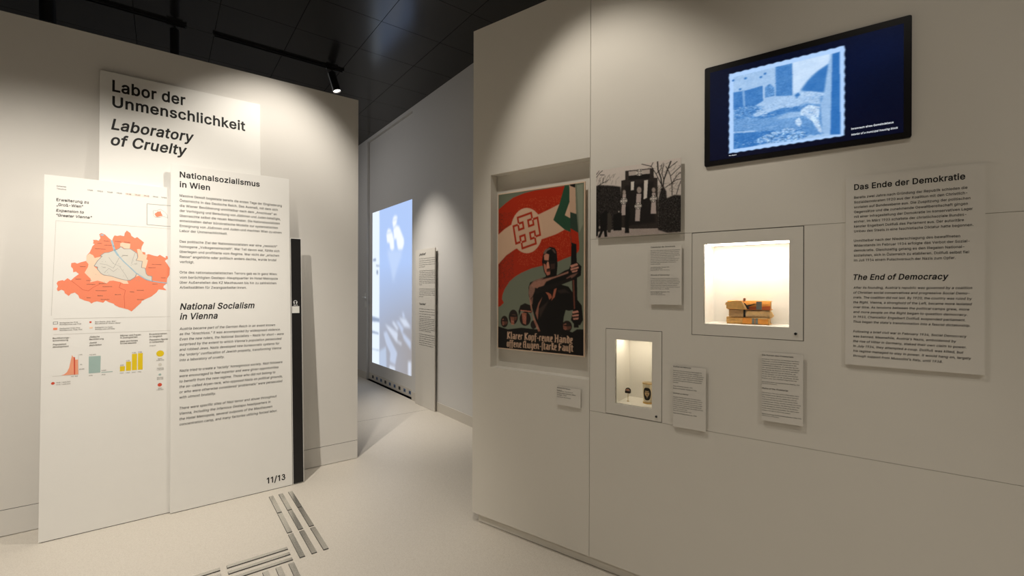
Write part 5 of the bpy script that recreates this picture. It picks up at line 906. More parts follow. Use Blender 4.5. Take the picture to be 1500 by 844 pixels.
RUBBLE = {
  'inner': [(0.0381, 0.0499), (0.9584, 0.0511), (0.971, 0.9798), (0.043, 0.9548)],
  'dl': [(0.0386, 0.2401), (0.1512, 0.2508), (0.3177, 0.2379), (0.3244, 0.4235), (0.2102, 0.4848), (0.0391, 0.4563)],
  'post1': [(0.125, 0.2396), (0.1473, 0.2428), (0.1556, 0.4531), (0.1386, 0.4656)],
  'post2': [(0.3177, 0.2379), (0.3314, 0.237), (0.3344, 0.4179), (0.3219, 0.4228)],
  'cab': [(0.3365, 0.2685), (0.3799, 0.2318), (0.4231, 0.2944), (0.4233, 0.3933), (0.3368, 0.3936)],
  'dp': [(0.4323, 0.0501), (0.5783, 0.0529), (0.5792, 0.4379), (0.4331, 0.3994)],
  'wp': [(0.5783, 0.0497), (0.7394, 0.0483), (0.8832, 0.051), (0.8834, 0.1521), (0.7398, 0.2464), (0.6605, 0.3972), (0.585, 0.4154)],
  'wedge': [(0.6489, 0.3938), (0.706, 0.2993), (0.7957, 0.2091), (0.8834, 0.1552), (0.8566, 0.3613), (0.8459, 0.4752), (0.6949, 0.4232)],
  'lp': [(0.8779, 0.1347), (0.9102, 0.0682), (0.9003, 0.4522), (0.8905, 0.9537), (0.8305, 0.94), (0.8132, 0.6146), (0.8459, 0.4673)],
  'dr': [(0.9048, 0.0586), (0.9637, 0.053), (0.971, 0.9798), (0.8906, 0.9646)],
  'mass': [(0.2297, 0.5744), (0.2742, 0.5355), (0.3371, 0.502), (0.4112, 0.4642), (0.4599, 0.4284), (0.5437, 0.4278), (0.6026, 0.4366), (0.695, 0.4949), (0.8074, 0.5032), (0.8132, 0.5989), (0.7066, 0.5618), (0.5559, 0.5772), (0.3746, 0.6116), (0.2553, 0.6147)],
  'mdark': [(0.2425, 0.6081), (0.3745, 0.5784), (0.4843, 0.558), (0.6493, 0.5781), (0.6725, 0.6403), (0.5442, 0.6146), (0.4361, 0.6439), (0.2871, 0.6311)],
  'mid': [(0.4361, 0.6521), (0.556, 0.6258), (0.6725, 0.6483), (0.6496, 0.6983), (0.4604, 0.6829)],
  'blob': [(0.5968, 0.4462), (0.649, 0.413), (0.7289, 0.4268), (0.8404, 0.4814), (0.835, 0.5111), (0.695, 0.479), (0.626, 0.4802)],
  'blobd': [(0.5967, 0.4349), (0.6316, 0.4128), (0.6491, 0.4499), (0.6143, 0.4802)],
  'beam': [(0.0421, 0.5815), (0.6031, 0.6816), (0.6267, 0.821), (0.0425, 0.737)],
  'bd': [(0.0425, 0.7543), (0.4969, 0.8195), (0.3754, 0.9435), (0.2113, 0.9589), (0.043, 0.9548)],
  'rub': [(0.2623, 0.8771), (0.3751, 0.8274), (0.5208, 0.8039), (0.65, 0.8586), (0.7301, 0.9408), (0.6502, 0.9628), (0.4368, 0.9601), (0.2624, 0.9192)],
  'rub2': [(0.0458, 0.4408), (0.2358, 0.4579), (0.3371, 0.502), (0.2297, 0.5744), (0.249, 0.6215), (0.0461, 0.5877)],
  'cloth': [(0.6494, 0.6182), (0.718, 0.5808), (0.8077, 0.6288), (0.7969, 0.7673), (0.8327, 0.9405), (0.7972, 0.9088), (0.7523, 0.7877), (0.6955, 0.71), (0.6496, 0.6823)],
  'cl2': [(0.6033, 0.7349), (0.6381, 0.7034), (0.6613, 0.7733), (0.6441, 0.8171), (0.6092, 0.7846)],
  'cd': [(0.6499, 0.8185), (0.7523, 0.8193), (0.8083, 0.9271), (0.7639, 0.9484), (0.6959, 0.9012)],
}

FILM = {
  'col': [(-0.0256, -0.0102), (0.201, -0.0003), (0.2082, 0.542), (-0.0179, 0.5438)],
  'col2': [(-0.0381, 0.5247), (0.2055, 0.5235), (0.2121, 1.0136), (-0.0313, 1.0127)],
  'm1': [(0.0159, 0.3094), (0.1065, 0.308), (0.1067, 0.3242), (0.016, 0.3233)],
  'm2': [(0.1071, 0.3501), (0.2057, 0.3556), (0.2058, 0.3635), (0.1072, 0.3598)],
  'm3': [(0.1183, 0.3851), (0.1678, 0.386), (0.1681, 0.414), (0.1186, 0.4118)],
  'm4': [(-0.0034, 0.6924), (0.2079, 0.6996), (0.2082, 0.7238), (-0.003, 0.726)],
  'm5': [(-0.0021, 0.7888), (0.185, 0.794), (0.1852, 0.8044), (-0.0019, 0.8045)],
  'm6': [(-0.0166, 0.9076), (0.2106, 0.9067), (0.2107, 0.9108), (-0.0165, 0.9119)],
  'f1': [(0.5455, 0.0801), (0.5974, 0.0629), (0.6575, 0.0697), (0.6725, 0.0833), (0.5672, 0.0892)],
  'f2': [(0.5426, 0.0912), (0.6577, 0.0881), (0.6432, 0.1167), (0.5678, 0.138)],
  'f3': [(0.3878, 0.154), (0.4425, 0.1326), (0.5059, 0.1417), (0.5217, 0.1578)],
  'f4': [(0.3879, 0.1617), (0.5373, 0.1587), (0.584, 0.21), (0.5907, 0.2627), (0.5387, 0.2719), (0.4917, 0.2587), (0.4755, 0.2237), (0.4114, 0.2169)],
  'f5': [(0.5679, 0.1432), (0.6433, 0.1241), (0.7084, 0.1357), (0.8181, 0.2144), (0.824, 0.2434), (0.7906, 0.2743), (0.6895, 0.2725), (0.6596, 0.2433), (0.6443, 0.2056), (0.59, 0.2066)],
  'tri': [(0.412, 0.2632), (0.7906, 0.2779), (0.7484, 0.3271), (0.6319, 0.4126), (0.572, 0.4717), (0.5089, 0.3806), (0.4448, 0.3181)],
  'a1': [(0.3182, 0.7875), (0.4036, 0.7733), (0.4874, 0.8123), (0.6739, 0.8915), (0.623, 0.9659), (0.4892, 0.9572), (0.5022, 0.9035), (0.3905, 0.851)],
  'a2': [(0.4895, 0.9769), (0.6232, 0.9788), (0.6235, 1.0045), (0.4624, 1.0089)],
  'a3': [(0.2167, 0.9097), (0.3908, 0.8711), (0.4068, 1.0171), (0.2181, 1.0131)],
  'h1': [(0.3606, 0.7316), (0.4865, 0.7431), (0.6852, 0.7697), (0.6729, 0.815), (0.7862, 0.8273), (0.7616, 0.8382), (0.6343, 0.8236), (0.4593, 0.7674)],
  'h2': [(0.5323, 0.7104), (0.5935, 0.7061), (0.7103, 0.7462), (0.6593, 0.7549)],
  'h3': [(0.7095, 0.6784), (0.8694, 0.6818), (0.9522, 0.7142), (0.9801, 0.7281), (0.8339, 0.7283)],
  'h4': [(0.7731, 0.7591), (0.8344, 0.7686), (0.981, 0.8036), (0.9815, 0.8518), (0.8226, 0.8003)],
  'h5': [(0.9197, 0.9231), (0.9892, 0.9177), (0.9902, 1.011), (0.9207, 1.0085)],
  'h6': [(0.6328, 0.7047), (0.7097, 0.7), (0.8219, 0.7381), (0.7855, 0.771), (0.7101, 0.7304)],
  'h7': [(0.784, 0.6428), (0.8208, 0.6449), (0.8574, 0.6779), (0.7967, 0.6737)],
}

EMBLEM = {
  'red': [(0.3946, 0.2156), (0.3873, 0.1917), (0.4369, 0.1849), (0.4213, 0.133), (0.2348, 0.1571), (0.2511, 0.2102), (0.3023, 0.2032), (0.3097, 0.2274), (0.273, 0.2325), (0.2626, 0.1987), (0.1815, 0.2096), (0.2204, 0.3351), (0.3008, 0.323), (0.2905, 0.2894), (0.327, 0.284), (0.3343, 0.3081), (0.2835, 0.3157), (0.2996, 0.3681), (0.4832, 0.3394), (0.4678, 0.2881), (0.4187, 0.2954), (0.4115, 0.2716), (0.4469, 0.2665), (0.4568, 0.2994), (0.5326, 0.288), (0.4967, 0.1672), (0.4202, 0.1775), (0.4302, 0.2106)],
  'white': [(0.3784, 0.232), (0.3629, 0.1808), (0.4128, 0.1741), (0.4053, 0.1492), (0.26, 0.1682), (0.2678, 0.1936), (0.3188, 0.1867), (0.3345, 0.2382), (0.2563, 0.2492), (0.2459, 0.2153), (0.207, 0.2206), (0.2372, 0.3182), (0.2758, 0.3124), (0.2654, 0.2787), (0.3434, 0.2675), (0.3589, 0.3185), (0.3084, 0.3262), (0.3161, 0.3513), (0.4594, 0.3291), (0.452, 0.3045), (0.4026, 0.3119), (0.3872, 0.2611), (0.4628, 0.2502), (0.4727, 0.2831), (0.5091, 0.2776), (0.4809, 0.1832), (0.4443, 0.1882), (0.4542, 0.2213)],
}

SMALL_EMBLEMS = {
  'o0': [(0.5448, 0.1071), (0.5448, 0.0962), (0.5551, 0.0971), (0.5551, 0.0735), (0.5167, 0.0703), (0.5168, 0.094), (0.5272, 0.0948), (0.5272, 0.1057), (0.5197, 0.1051), (0.5197, 0.09), (0.5034, 0.0886), (0.5035, 0.1446), (0.5198, 0.1458), (0.5198, 0.1306), (0.5273, 0.1312), (0.5273, 0.1421), (0.5169, 0.1413), (0.517, 0.165), (0.5553, 0.1677), (0.5552, 0.1442), (0.5449, 0.1434), (0.5448, 0.1325), (0.5523, 0.1331), (0.5523, 0.1482), (0.5685, 0.1494), (0.5684, 0.0939), (0.5522, 0.0926), (0.5522, 0.1077)],
  'i0': [(0.5392, 0.1148), (0.5392, 0.0896), (0.5464, 0.0902), (0.5464, 0.0789), (0.5255, 0.0772), (0.5255, 0.0885), (0.5328, 0.0891), (0.5329, 0.1143), (0.5155, 0.1129), (0.5155, 0.1023), (0.5077, 0.1017), (0.5077, 0.1322), (0.5156, 0.1328), (0.5155, 0.1222), (0.5329, 0.1235), (0.5329, 0.1486), (0.5257, 0.1481), (0.5257, 0.1594), (0.5466, 0.161), (0.5466, 0.1497), (0.5393, 0.1491), (0.5392, 0.124), (0.5565, 0.1253), (0.5565, 0.1359), (0.5643, 0.1365), (0.5642, 0.1062), (0.5564, 0.1055), (0.5565, 0.1161)],
  'o1': [(0.3591, 0.4806), (0.359, 0.4691), (0.3702, 0.4695), (0.3701, 0.4447), (0.3288, 0.443), (0.3289, 0.468), (0.3401, 0.4684), (0.3402, 0.4799), (0.3321, 0.4796), (0.332, 0.4636), (0.3144, 0.4629), (0.3146, 0.5219), (0.3322, 0.5225), (0.3322, 0.5065), (0.3402, 0.5068), (0.3403, 0.5183), (0.329, 0.5179), (0.3291, 0.5429), (0.3704, 0.5441), (0.3703, 0.5192), (0.3592, 0.5189), (0.3591, 0.5074), (0.3672, 0.5077), (0.3672, 0.5236), (0.3846, 0.5242), (0.3844, 0.4656), (0.367, 0.4649), (0.3671, 0.4809)],
  'i1': [(0.3531, 0.4889), (0.353, 0.4624), (0.3608, 0.4627), (0.3608, 0.4508), (0.3383, 0.4499), (0.3383, 0.4619), (0.3461, 0.4622), (0.3462, 0.4887), (0.3275, 0.488), (0.3275, 0.4768), (0.3191, 0.4765), (0.3191, 0.5087), (0.3276, 0.509), (0.3276, 0.4978), (0.3462, 0.4984), (0.3463, 0.5249), (0.3385, 0.5247), (0.3385, 0.5367), (0.361, 0.5373), (0.361, 0.5254), (0.3532, 0.5252), (0.3531, 0.4987), (0.3717, 0.4993), (0.3717, 0.5104), (0.38, 0.5107), (0.38, 0.4787), (0.3716, 0.4784), (0.3716, 0.4896)],
  'o2': [(0.5315, 0.5751), (0.5314, 0.5639), (0.5422, 0.5642), (0.5421, 0.5398), (0.5024, 0.5386), (0.5024, 0.5631), (0.5132, 0.5634), (0.5133, 0.5746), (0.5055, 0.5744), (0.5055, 0.5588), (0.4885, 0.5583), (0.4887, 0.6162), (0.5056, 0.6165), (0.5056, 0.6009), (0.5133, 0.6011), (0.5134, 0.6123), (0.5026, 0.6121), (0.5026, 0.6366), (0.5424, 0.6373), (0.5423, 0.613), (0.5316, 0.6127), (0.5315, 0.6015), (0.5393, 0.6017), (0.5393, 0.6173), (0.556, 0.6176), (0.5559, 0.5602), (0.5392, 0.5597), (0.5392, 0.5753)],
  'i2': [(0.5257, 0.5834), (0.5256, 0.5574), (0.5332, 0.5576), (0.5331, 0.5459), (0.5114, 0.5452), (0.5115, 0.557), (0.519, 0.5572), (0.5191, 0.5832), (0.5011, 0.5827), (0.5011, 0.5718), (0.493, 0.5716), (0.4931, 0.6031), (0.5012, 0.6033), (0.5012, 0.5923), (0.5191, 0.5928), (0.5192, 0.6188), (0.5116, 0.6186), (0.5117, 0.6304), (0.5334, 0.6308), (0.5333, 0.6191), (0.5258, 0.6189), (0.5257, 0.5929), (0.5436, 0.5934), (0.5436, 0.6043), (0.5517, 0.6045), (0.5516, 0.5731), (0.5435, 0.5729), (0.5436, 0.5838)],
  'o3': [(0.7083, 0.4953), (0.7083, 0.4839), (0.7189, 0.4843), (0.7189, 0.4596), (0.6795, 0.458), (0.6795, 0.4828), (0.6902, 0.4832), (0.6903, 0.4946), (0.6826, 0.4943), (0.6825, 0.4785), (0.6657, 0.4778), (0.6659, 0.5364), (0.6827, 0.5369), (0.6826, 0.5211), (0.6903, 0.5213), (0.6904, 0.5327), (0.6796, 0.5324), (0.6797, 0.5572), (0.7191, 0.5583), (0.7191, 0.5336), (0.7084, 0.5333), (0.7084, 0.5219), (0.716, 0.5222), (0.7161, 0.538), (0.7327, 0.5385), (0.7325, 0.4804), (0.7159, 0.4798), (0.716, 0.4955)],
  'i3': [(0.7026, 0.5036), (0.7025, 0.4773), (0.71, 0.4776), (0.71, 0.4657), (0.6885, 0.4648), (0.6885, 0.4767), (0.696, 0.477), (0.696, 0.5033), (0.6782, 0.5027), (0.6782, 0.4916), (0.6701, 0.4913), (0.6702, 0.5233), (0.6783, 0.5235), (0.6783, 0.5124), (0.6961, 0.513), (0.6961, 0.5393), (0.6886, 0.5391), (0.6887, 0.551), (0.7102, 0.5516), (0.7102, 0.5398), (0.7027, 0.5395), (0.7026, 0.5133), (0.7203, 0.5139), (0.7204, 0.5249), (0.7283, 0.5252), (0.7283, 0.4934), (0.7203, 0.4931), (0.7203, 0.5042)],
}


# ------------------------------------------------------------------ the setting
R_ANG = math.atan2(-0.95709134, 0.28978642)
R_ORG = Vector((1.59287711, 2.5062162, 0))
RX = Vector((0.28978642, -0.95709134, 0)); RY = Vector((0.95709134, 0.28978642, 0))
def rw(s, z, d=0.0): return R_ORG + RX * s + RY * d + Vector((0, 0, z))
R_ROT = (0, 0, R_ANG)
F_X = 2.6728; F_ROT = (0, 0, -math.pi / 2)
def fw_(u, z, out=0.0): return Vector((F_X - out, 10.0 - u, z))   # u runs along the corridor wall towards the camera
YL = 4.055; CEIL = 3.95; L_TOP = 3.168; LEAN = .064; TILT = -math.atan(LEAN)

b = MB(); b.box(-4, -3.6, -.1, 4.2, 10, 0, floor_mat()); tag(b.build('floor'), kind='structure')
b = MB()
for x0, y0, x1, y1 in ((1.375, 5.1475, 2.66, 5.1505),): b.box(x0, y0, .0002, x1, y1, .0006, M['seam'])
tag(b.build('trim_1'), kind='structure')

gx = [-4.0]; x = -3.81
while x < 4.2: gx += [x - .0025, x + .0025]; x += .6
gx.append(4.2)
gy = [-3.6]; y = -3.13
while y < 10: gy += [y - .0025, y + .0025]; y += .6
gy.append(10)
b = MB()
for i in range(len(gx) - 1):
    for j in range(len(gy) - 1):
        g = (i % 2 == 1) or (j % 2 == 1)
        z = CEIL + (.006 if g else 0)
        b.add([(gx[i], gy[j], z), (gx[i], gy[j + 1], z), (gx[i + 1], gy[j + 1], z), (gx[i + 1], gy[j], z)], [(0, 1, 2, 3)], M['groove'] if g else M['ceil'])
b.box(-4, -3.6, CEIL + .01, 4.2, 10, CEIL + .1, M['ceil'])
tag(b.build('ceiling'), kind='structure')

grid_wall('wall_left', [-4, 1.375], [.004, .1585, .1625, L_TOP], lambda i, j: .004 if j == 1 else 0, .3, M['wall'], M['seam'], loc=(0, YL, 0))
b = MB(); b.box(-4, YL + .012, 0, 1.363, YL + .29, .004, M['seam']); tag(b.build('baseboard_left'), kind='structure')

ss = [0, .1452, .826, .8275, .8305, 1.3585, 1.8045, 3.6]
sx_cuts = [0, .1452, .8262, .8285, .8312, .9217, 1.2195, 1.3575, 1.8055, 3.6]
sz_cuts = [.063, .8496, .8512, .8518, 1.0146, 1.2920, 1.2998, 1.7726, 1.7742, 2.2176, 3.165]
def r_depth(i, j):
    x = (sx_cuts[i] + sx_cuts[i + 1]) / 2; z = (sz_cuts[j] + sz_cuts[j + 1]) / 2
    if .1452 < x < .8262 and 1.0146 < z < 2.2176: return .065
    if .9217 < x < 1.2195 and .8518 < z < 1.2998: return .24
    if 1.3575 < x < 1.8055 and 1.2920 < z < 1.7726: return .24
    if .8285 < x < .8312: return .004
    if x > .83 and (.8496 < z < .8512 or 1.7726 < z < 1.7742): return .004
    return 0
grid_wall('wall_right', sx_cuts, sz_cuts, r_depth, .3, M['wallR'], M['seamR'], seam_depth=.004, loc=R_ORG, rot=R_ROT)
b = MB(); b.box(.027, .03, .003, 3.6, .28, .063, M['wallR']); b.box(.03, .033, 0, 3.6, .28, .003, M['seam'])
tag(b.build('baseboard_right', loc=R_ORG, rot=R_ROT), kind='structure')

# corridor wall: u = 10 - Y ; film niche Y 5.73..7.44
fx = [0, 2.56, 4.27, 7.8]; fz = [0, 3.90, CEIL]
grid_wall('wall_corridor', fx, fz, lambda i, j: .05 if (i == 1 and j == 0) else 0, .3, M['corridor'], loc=(F_X, 10, 0), rot=F_ROT)
b = MB(); b.box(0, -.006, 0, 2.555, 0, .113, M['skirt']); b.box(4.275, -.006, 0, 7.8, 0, .113, M['skirt'])
tag(b.build('baseboard_corridor', loc=(F_X, 10, 0), rot=F_ROT), kind='structure')
for nm, bx in (('wall_back', (-4, -3.7, 0, 4.2, -3.6, CEIL)), ('wall_side', (-4.1, -3.6, 0, -4, 10, CEIL)), ('wall_end', (-4, 10, 0, 4.2, 10.1, CEIL)), ('wall_outer', (4.2, -3.6, 0, 4.3, 10, CEIL))):
    b = MB(); b.box(*bx, M['wall']); tag(b.build(nm), kind='structure')

# ------------------------------------------------------------------ leaning text boards in front of the left wall
def leaning_board(name, label, cat, x0, y0, w, h):
    t = thing(name, label, cat, (x0, y0, .004), (TILT, 0, 0))
    b = MB(); b.box(0, 0, 0, w, .013, h, M['board']); b.build('panel', t, bevel=.0012)
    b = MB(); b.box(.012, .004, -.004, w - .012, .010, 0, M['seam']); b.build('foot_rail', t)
    return t
KL = math.sqrt(1 + LEAN ** 2)
t = leaning_board('title_board', 'tall white board headed Labor der Unmenschlichkeit, standing behind two other boards', 'sign', -.33, 3.845, .93, 2.93 * KL)
lettering(t, TITLE_TEXT, -.0006, M['ink'])

t = leaning_board('text_board', 'tall white leaning text board headed Nationalsozialismus in Wien, numbered 11/13', 'sign', .0428, 3.795, .7493, 2.36 * KL)
lettering(t, NAZI_TEXT, -.0006, M['ink'])

t = leaning_board('map_board', 'white leaning board with red map of the city area and small coloured charts', 'sign', -.577, 3.82, .86, 2.192 * KL)
lettering(t, TIMELINE_TEXT, -.0014, M['ink'], 'heading', 'annotation', M['softink'])
b = MB()
flat(MAP['new'], -.0006, M['red'], b)
for k in ('peach1', 'peach2', 'peach3', 'peach4'): flat(MAP[k], -.0008, M['peach'], b)
flat(MAP['city'], -.0009, M['city'], b); line(MAP['city'] + MAP['city'][:1], .0035, -.0010, M['greyink'], b)
line(MAP['river'][:4], .010, -.0011, M['river'], b); line(MAP['river'][3:], .006, -.0011, M['river'], b); flat(MAP['lake'], -.0011, M['river'], b)
for k in ('border1', 'border2'): line(MAP[k], .0016, -.0010, M['darkred'], b)
for k in ('border3', 'border4', 'border5', 'border6'): line(MAP[k], .0016, -.0010, M['greyink'], b)
for k in range(26): disc((MAP['city'][0][0] + random.uniform(-.10, .14), MAP['city'][0][1] - random.uniform(.06, .22)), .0016, -.0011, M['greyink'], b, 8)
line(MAP['frametop'], .002, -.0006, M['paleink'], b); line(MAP['frameleft'], .002, -.0006, M['paleink'], b); line(MAP['framebot'], .002, -.0006, M['paleink'], b); line(MAP['rule2'], .002, -.0006, M['paleink'], b)
b.build('city_map', t)
b = MB(); line(MAP['inset'] + MAP['inset'][:1], .003, -.0006, M['greyink'], b); flat(MAP['insetred'], -.0006, M['red'], b); line(MAP['insetline'], .0014, -.0008, M['greyink'], b); b.build('inset_map', t)
b = MB(); flat(MAP['pink'], -.0006, M['pink'], b); b.build('year_highlight', t)
b = MB(); line(MAP['key1'] + MAP['key1'][:1], .003, -.0006, M['greyink'], b); b.build('map_key', t)
for k, m in (('key2', 'red'), ('key3', 'darkred'), ('key4', 'peach')):
    b = MB(); flat(MAP[k], -.0006, M[m], b); b.build('map_key', t)
b = MB(); flat(MAP['area'], -.0006, M['salmon'], b); flat(MAP['areadark'], -.0008, M['darkred'], b); line(MAP['axis'], .0016, -.0008, M['paleink'], b); disc(MAP['c5'][0], .008, -.0006, M['darkred'], b); b.build('area_chart', t)
for k in ('blue', 'blue2'):
    b = MB(); flat(MAP[k], -.0006, M['teal'], b); tag(b.build('chart_bar', t), 'pale teal bar')
for k in ('y1', 'y2', 'y3', 'y4'):
    b = MB(); flat(MAP[k], -.0006, M['yellow'], b); tag(b.build('chart_bar', t), 'yellow bar')
b = MB()
for k, m in (('c1', 'yellow'), ('c2', 'city'), ('c3', 'teal'), ('c4', 'darkred')):
    b = MB(); c, e = MAP[k]; disc(c, math.hypot(e[0] - c[0], e[1] - c[1]), -.0006, M[m], b); b.build('chart_circle', t)

t = thing('guide_post', 'narrow black leaning strip with a headphone symbol beside the text board', 'sign', (.7965, 3.797, .004), (TILT, 0, 0))
b = MB(); b.box(0, 0, 0, .0785, .013, 1.898, M['board']); b.build('panel', t, bevel=.001)
b = MB(); b.box(.003, -.0012, .003, .0745, -.0001, 1.893, M['black']); b.build('black_face', t)
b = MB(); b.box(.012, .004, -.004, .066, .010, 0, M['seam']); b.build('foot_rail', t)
b = MB(); n = 14
arc = [(.031 + .0125 * math.cos(math.pi * (-.12 + 1.24 * i / n)), 1.392 + .0135 * math.sin(math.pi * (-.12 + 1.24 * i / n))) for i in range(n + 1)]
line(arc, .0042, -.0018, M['whiteink'], b)
for sg in (-1, 1): flat([(.031 + sg * .0085 - .0035, 1.379), (.031 + sg * .0085 + .0035, 1.379), (.031 + sg * .0085 + .0035, 1.394), (.031 + sg * .0085 - .0035, 1.394)], -.0018, M['whiteink'], b)
b.build('headphone_symbol', t)
text_block([('m', '003', .0185, 1.364, .028, .0095)], -.0018, M['whiteink']).build('number', t)
b = MB(); b.box(.006, -.0020, 1.3075, .0595, -.0013, 1.361, M['white']); b.build('white_plate', t)

# ------------------------------------------------------------------ tactile floor strips
strip_me = None
def steel_mat():
    m = mat('brushed_steel', (.72, .70, .65), .26, metal=.85, scale=90, var=.03); nt = m.node_tree; bs = nt.nodes['Principled BSDF']
    tc = [n for n in nt.nodes if n.type == 'TEX_COORD'][0]
    mp_ = nt.nodes.new('ShaderNodeMapping'); mp_.inputs['Scale'].default_value = (6, 1400, 1)
    nz = nt.nodes.new('ShaderNodeTexNoise'); nz.inputs['Scale'].default_value = 1.0; nz.inputs['Detail'].default_value = 3
    bp = nt.nodes.new('ShaderNodeBump'); bp.inputs['Strength'].default_value = .05; bp.inputs['Distance'].default_value = .0006
    nt.links.new(tc.outputs['Object'], mp_.inputs['Vector']); nt.links.new(mp_.outputs['Vector'], nz.inputs['Vector'])
    nt.links.new(nz.outputs['Fac'], bp.inputs['Height']); nt.links.new(bp.outputs['Normal'], bs.inputs['Normal'])
    return m
M['strip'] = steel_mat(); M['strip_edge'] = mat('strip_edge_shade', (.045, .04, .035), .6)  # edge colour paints in the shade and dark reflections on the bars' sides
STRIP = None
def floor_strip(x, y, along_y, label, group, length=.30):
    """brushed bar lying along local x with dark edges, one mesh shared by all"""
    global STRIP
    if STRIP is None:
        b = MB(); h = .0055; w = .029; c = .0012
        vs = [(0, -w, 0), (length, -w, 0), (length, 0, 0), (0, 0, 0), (c, -w + c, h), (length - c, -w + c, h), (length - c, -c, h), (c, -c, h)]
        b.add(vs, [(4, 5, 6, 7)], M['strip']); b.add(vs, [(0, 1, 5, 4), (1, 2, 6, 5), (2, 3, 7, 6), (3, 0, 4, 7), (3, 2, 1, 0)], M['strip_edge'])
        o = b.build('tactile_bar'); STRIP = o.data
    else: o = link_mesh('tactile_bar', STRIP)
    if along_y: o.location = (x, y, 0); o.rotation_euler = (0, 0, math.pi / 2)
    else: o.location = (x, y + .029, 0)
    return tag(o, label, 'tactile strip', group)
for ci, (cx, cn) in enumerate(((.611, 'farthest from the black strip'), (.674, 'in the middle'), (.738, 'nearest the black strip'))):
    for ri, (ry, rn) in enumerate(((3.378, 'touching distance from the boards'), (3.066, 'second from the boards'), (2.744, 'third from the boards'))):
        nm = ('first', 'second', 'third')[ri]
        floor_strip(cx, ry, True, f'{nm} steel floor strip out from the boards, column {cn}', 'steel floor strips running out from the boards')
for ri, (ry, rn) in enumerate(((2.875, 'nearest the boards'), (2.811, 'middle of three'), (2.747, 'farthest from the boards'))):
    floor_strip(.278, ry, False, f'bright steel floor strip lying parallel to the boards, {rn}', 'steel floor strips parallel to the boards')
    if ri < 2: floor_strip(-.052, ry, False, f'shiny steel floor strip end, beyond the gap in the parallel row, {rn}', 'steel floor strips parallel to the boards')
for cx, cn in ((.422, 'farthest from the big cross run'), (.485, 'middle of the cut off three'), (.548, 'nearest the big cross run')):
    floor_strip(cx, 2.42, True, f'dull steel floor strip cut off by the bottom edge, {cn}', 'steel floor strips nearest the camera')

# ------------------------------------------------------------------ right wall: poster
def cream(k=1): return np.array((208, 172, 144)) * k
RED, DG, BG, BLK, PINK, GRY = (172, 42, 12), (40, 76, 54), (116, 122, 104), (16, 12, 10), (196, 122, 98), (96, 98, 84)
pw, phh = .5934, .9566
p = Pic(500, 800, BG)
p.a[:] += np.linspace(-14, 12, 800)[:, None, None] * .6
p.fill(POSTER['rays1'], (152, 158, 138), alpha=.6)
p.fill(POSTER['redtop'], RED); p.fill(POSTER['redlow'], RED); p.fill(POSTER['white'], cream()); p.fill(POSTER['circle'], cream(1.02))
rg = np.random.RandomState(5); msk = np.zeros((800, 500))
for k in range(2600):
    u, v = rg.rand() ** 1.7 * .2, .12 + rg.rand() * .5
    c = p.a[int(v * 800), int(u * 500)]
    if abs(c[0] - RED[0]) < 8: p.a[int(v * 800) - 1:int(v * 800) + 1, int(u * 500) - 1:int(u * 500) + 1] = (70, 38, 24)
for k in range(1500):
    u, v = .25 + rg.rand() * .7, .05 + rg.rand() * .42
    c = p.a[int(v * 800), int(u * 500)]
    if abs(c[0] - RED[0]) < 8: p.a[int(v * 800) - 1:int(v * 800) + 1, int(u * 500) - 1:int(u * 500) + 1] = (218, 104, 62)
p.fill(EMBLEM['red'], RED); p.fill(EMBLEM['white'], cream())
p.fill(POSTER['green'], DG); p.fill(POSTER['notch'], cream()); p.fill(POSTER['strip'], cream(.93)); p.fill(POSTER['striptop'], BLK)
p.fill(POSTER['pole1'], (44, 62, 50)); p.fill(POSTER['polered'], RED, noise=6); p.fill(POSTER['pole2'], BLK)
for k in ('h1', 'h2', 'h3', 'h4', 'h5'): p.fill(POSTER[k], (34, 24, 20))
p.fill(POSTER['helmet'], (30, 24, 20)); p.fill(POSTER['helmline'], PINK)
for k in ('s1', 's2', 's3', 's5'): p.fill(POSTER[k], PINK, noise=22, seed=8, alpha=.8)
for k, (du, dv) in (('h1', (0, 0)), ('h2', (0, 0)), ('h5', (0, 0))):
    q = np.array(POSTER[k]); c_ = q.mean(0); q2 = c_ + (q - c_) * np.array((.75, .45)) + np.array((.004, .004)); p.fill(q2.tolist(), (120, 74, 58), soft=1, noise=14, alpha=.7)
    p.fill((c_ + (q - c_) * np.array((.8, .12)) + np.array((0, -.006))).tolist(), (22, 16, 14), soft=1)
p.fill(POSTER['ground'], BLK); p.fill(POSTER['poleL'], BLK); p.fill(POSTER['head'], BLK); p.fill(POSTER['body'], BLK)
p.fill(POSTER['fg'], (64, 42, 34), soft=2)
for k, c_ in (('fh', (120, 98, 88)), ('fh2', (84, 66, 58)), ('fa', (196, 132, 108)), ('fb', (206, 140, 114)), ('fc', (182, 112, 90)), ('fd', (176, 108, 88))): p.fill(POSTER[k], c_, soft=1, noise=8)
for k in ('fe', 'ff', 'fm'): p.fill(POSTER[k], (24, 16, 13), soft=1)
p.fill(POSTER['sl'], (140, 104, 90), soft=2, noise=6); p.fill(POSTER['sl2'], (120, 86, 74), soft=1)
p.fill(POSTER['fo1'], (52, 40, 34), soft=3); p.fill(POSTER['fo2'], (46, 36, 31), soft=3)
p.fill(POSTER['skinarm'], (164, 116, 98), soft=2, noise=8); p.fill(POSTER['a2'], (120, 84, 72), soft=2); p.fill(POSTER['armdark'], (26, 20, 17))
for k in ('pink1', 'pink2'): p.fill(POSTER[k], (188, 124, 102), alpha=.75)
for k in ('collar', 'collar2'): p.fill(POSTER[k], (196, 112, 84), alpha=.85)
for k in ('hand1a', 'hand1b', 'hand1c', 'hand2a', 'hand2b', 'hand2c'): p.fill(POSTER[k], (196, 136, 116), noise=10)
p.fill(POSTER['poleline'], (150, 84, 64), alpha=.7)
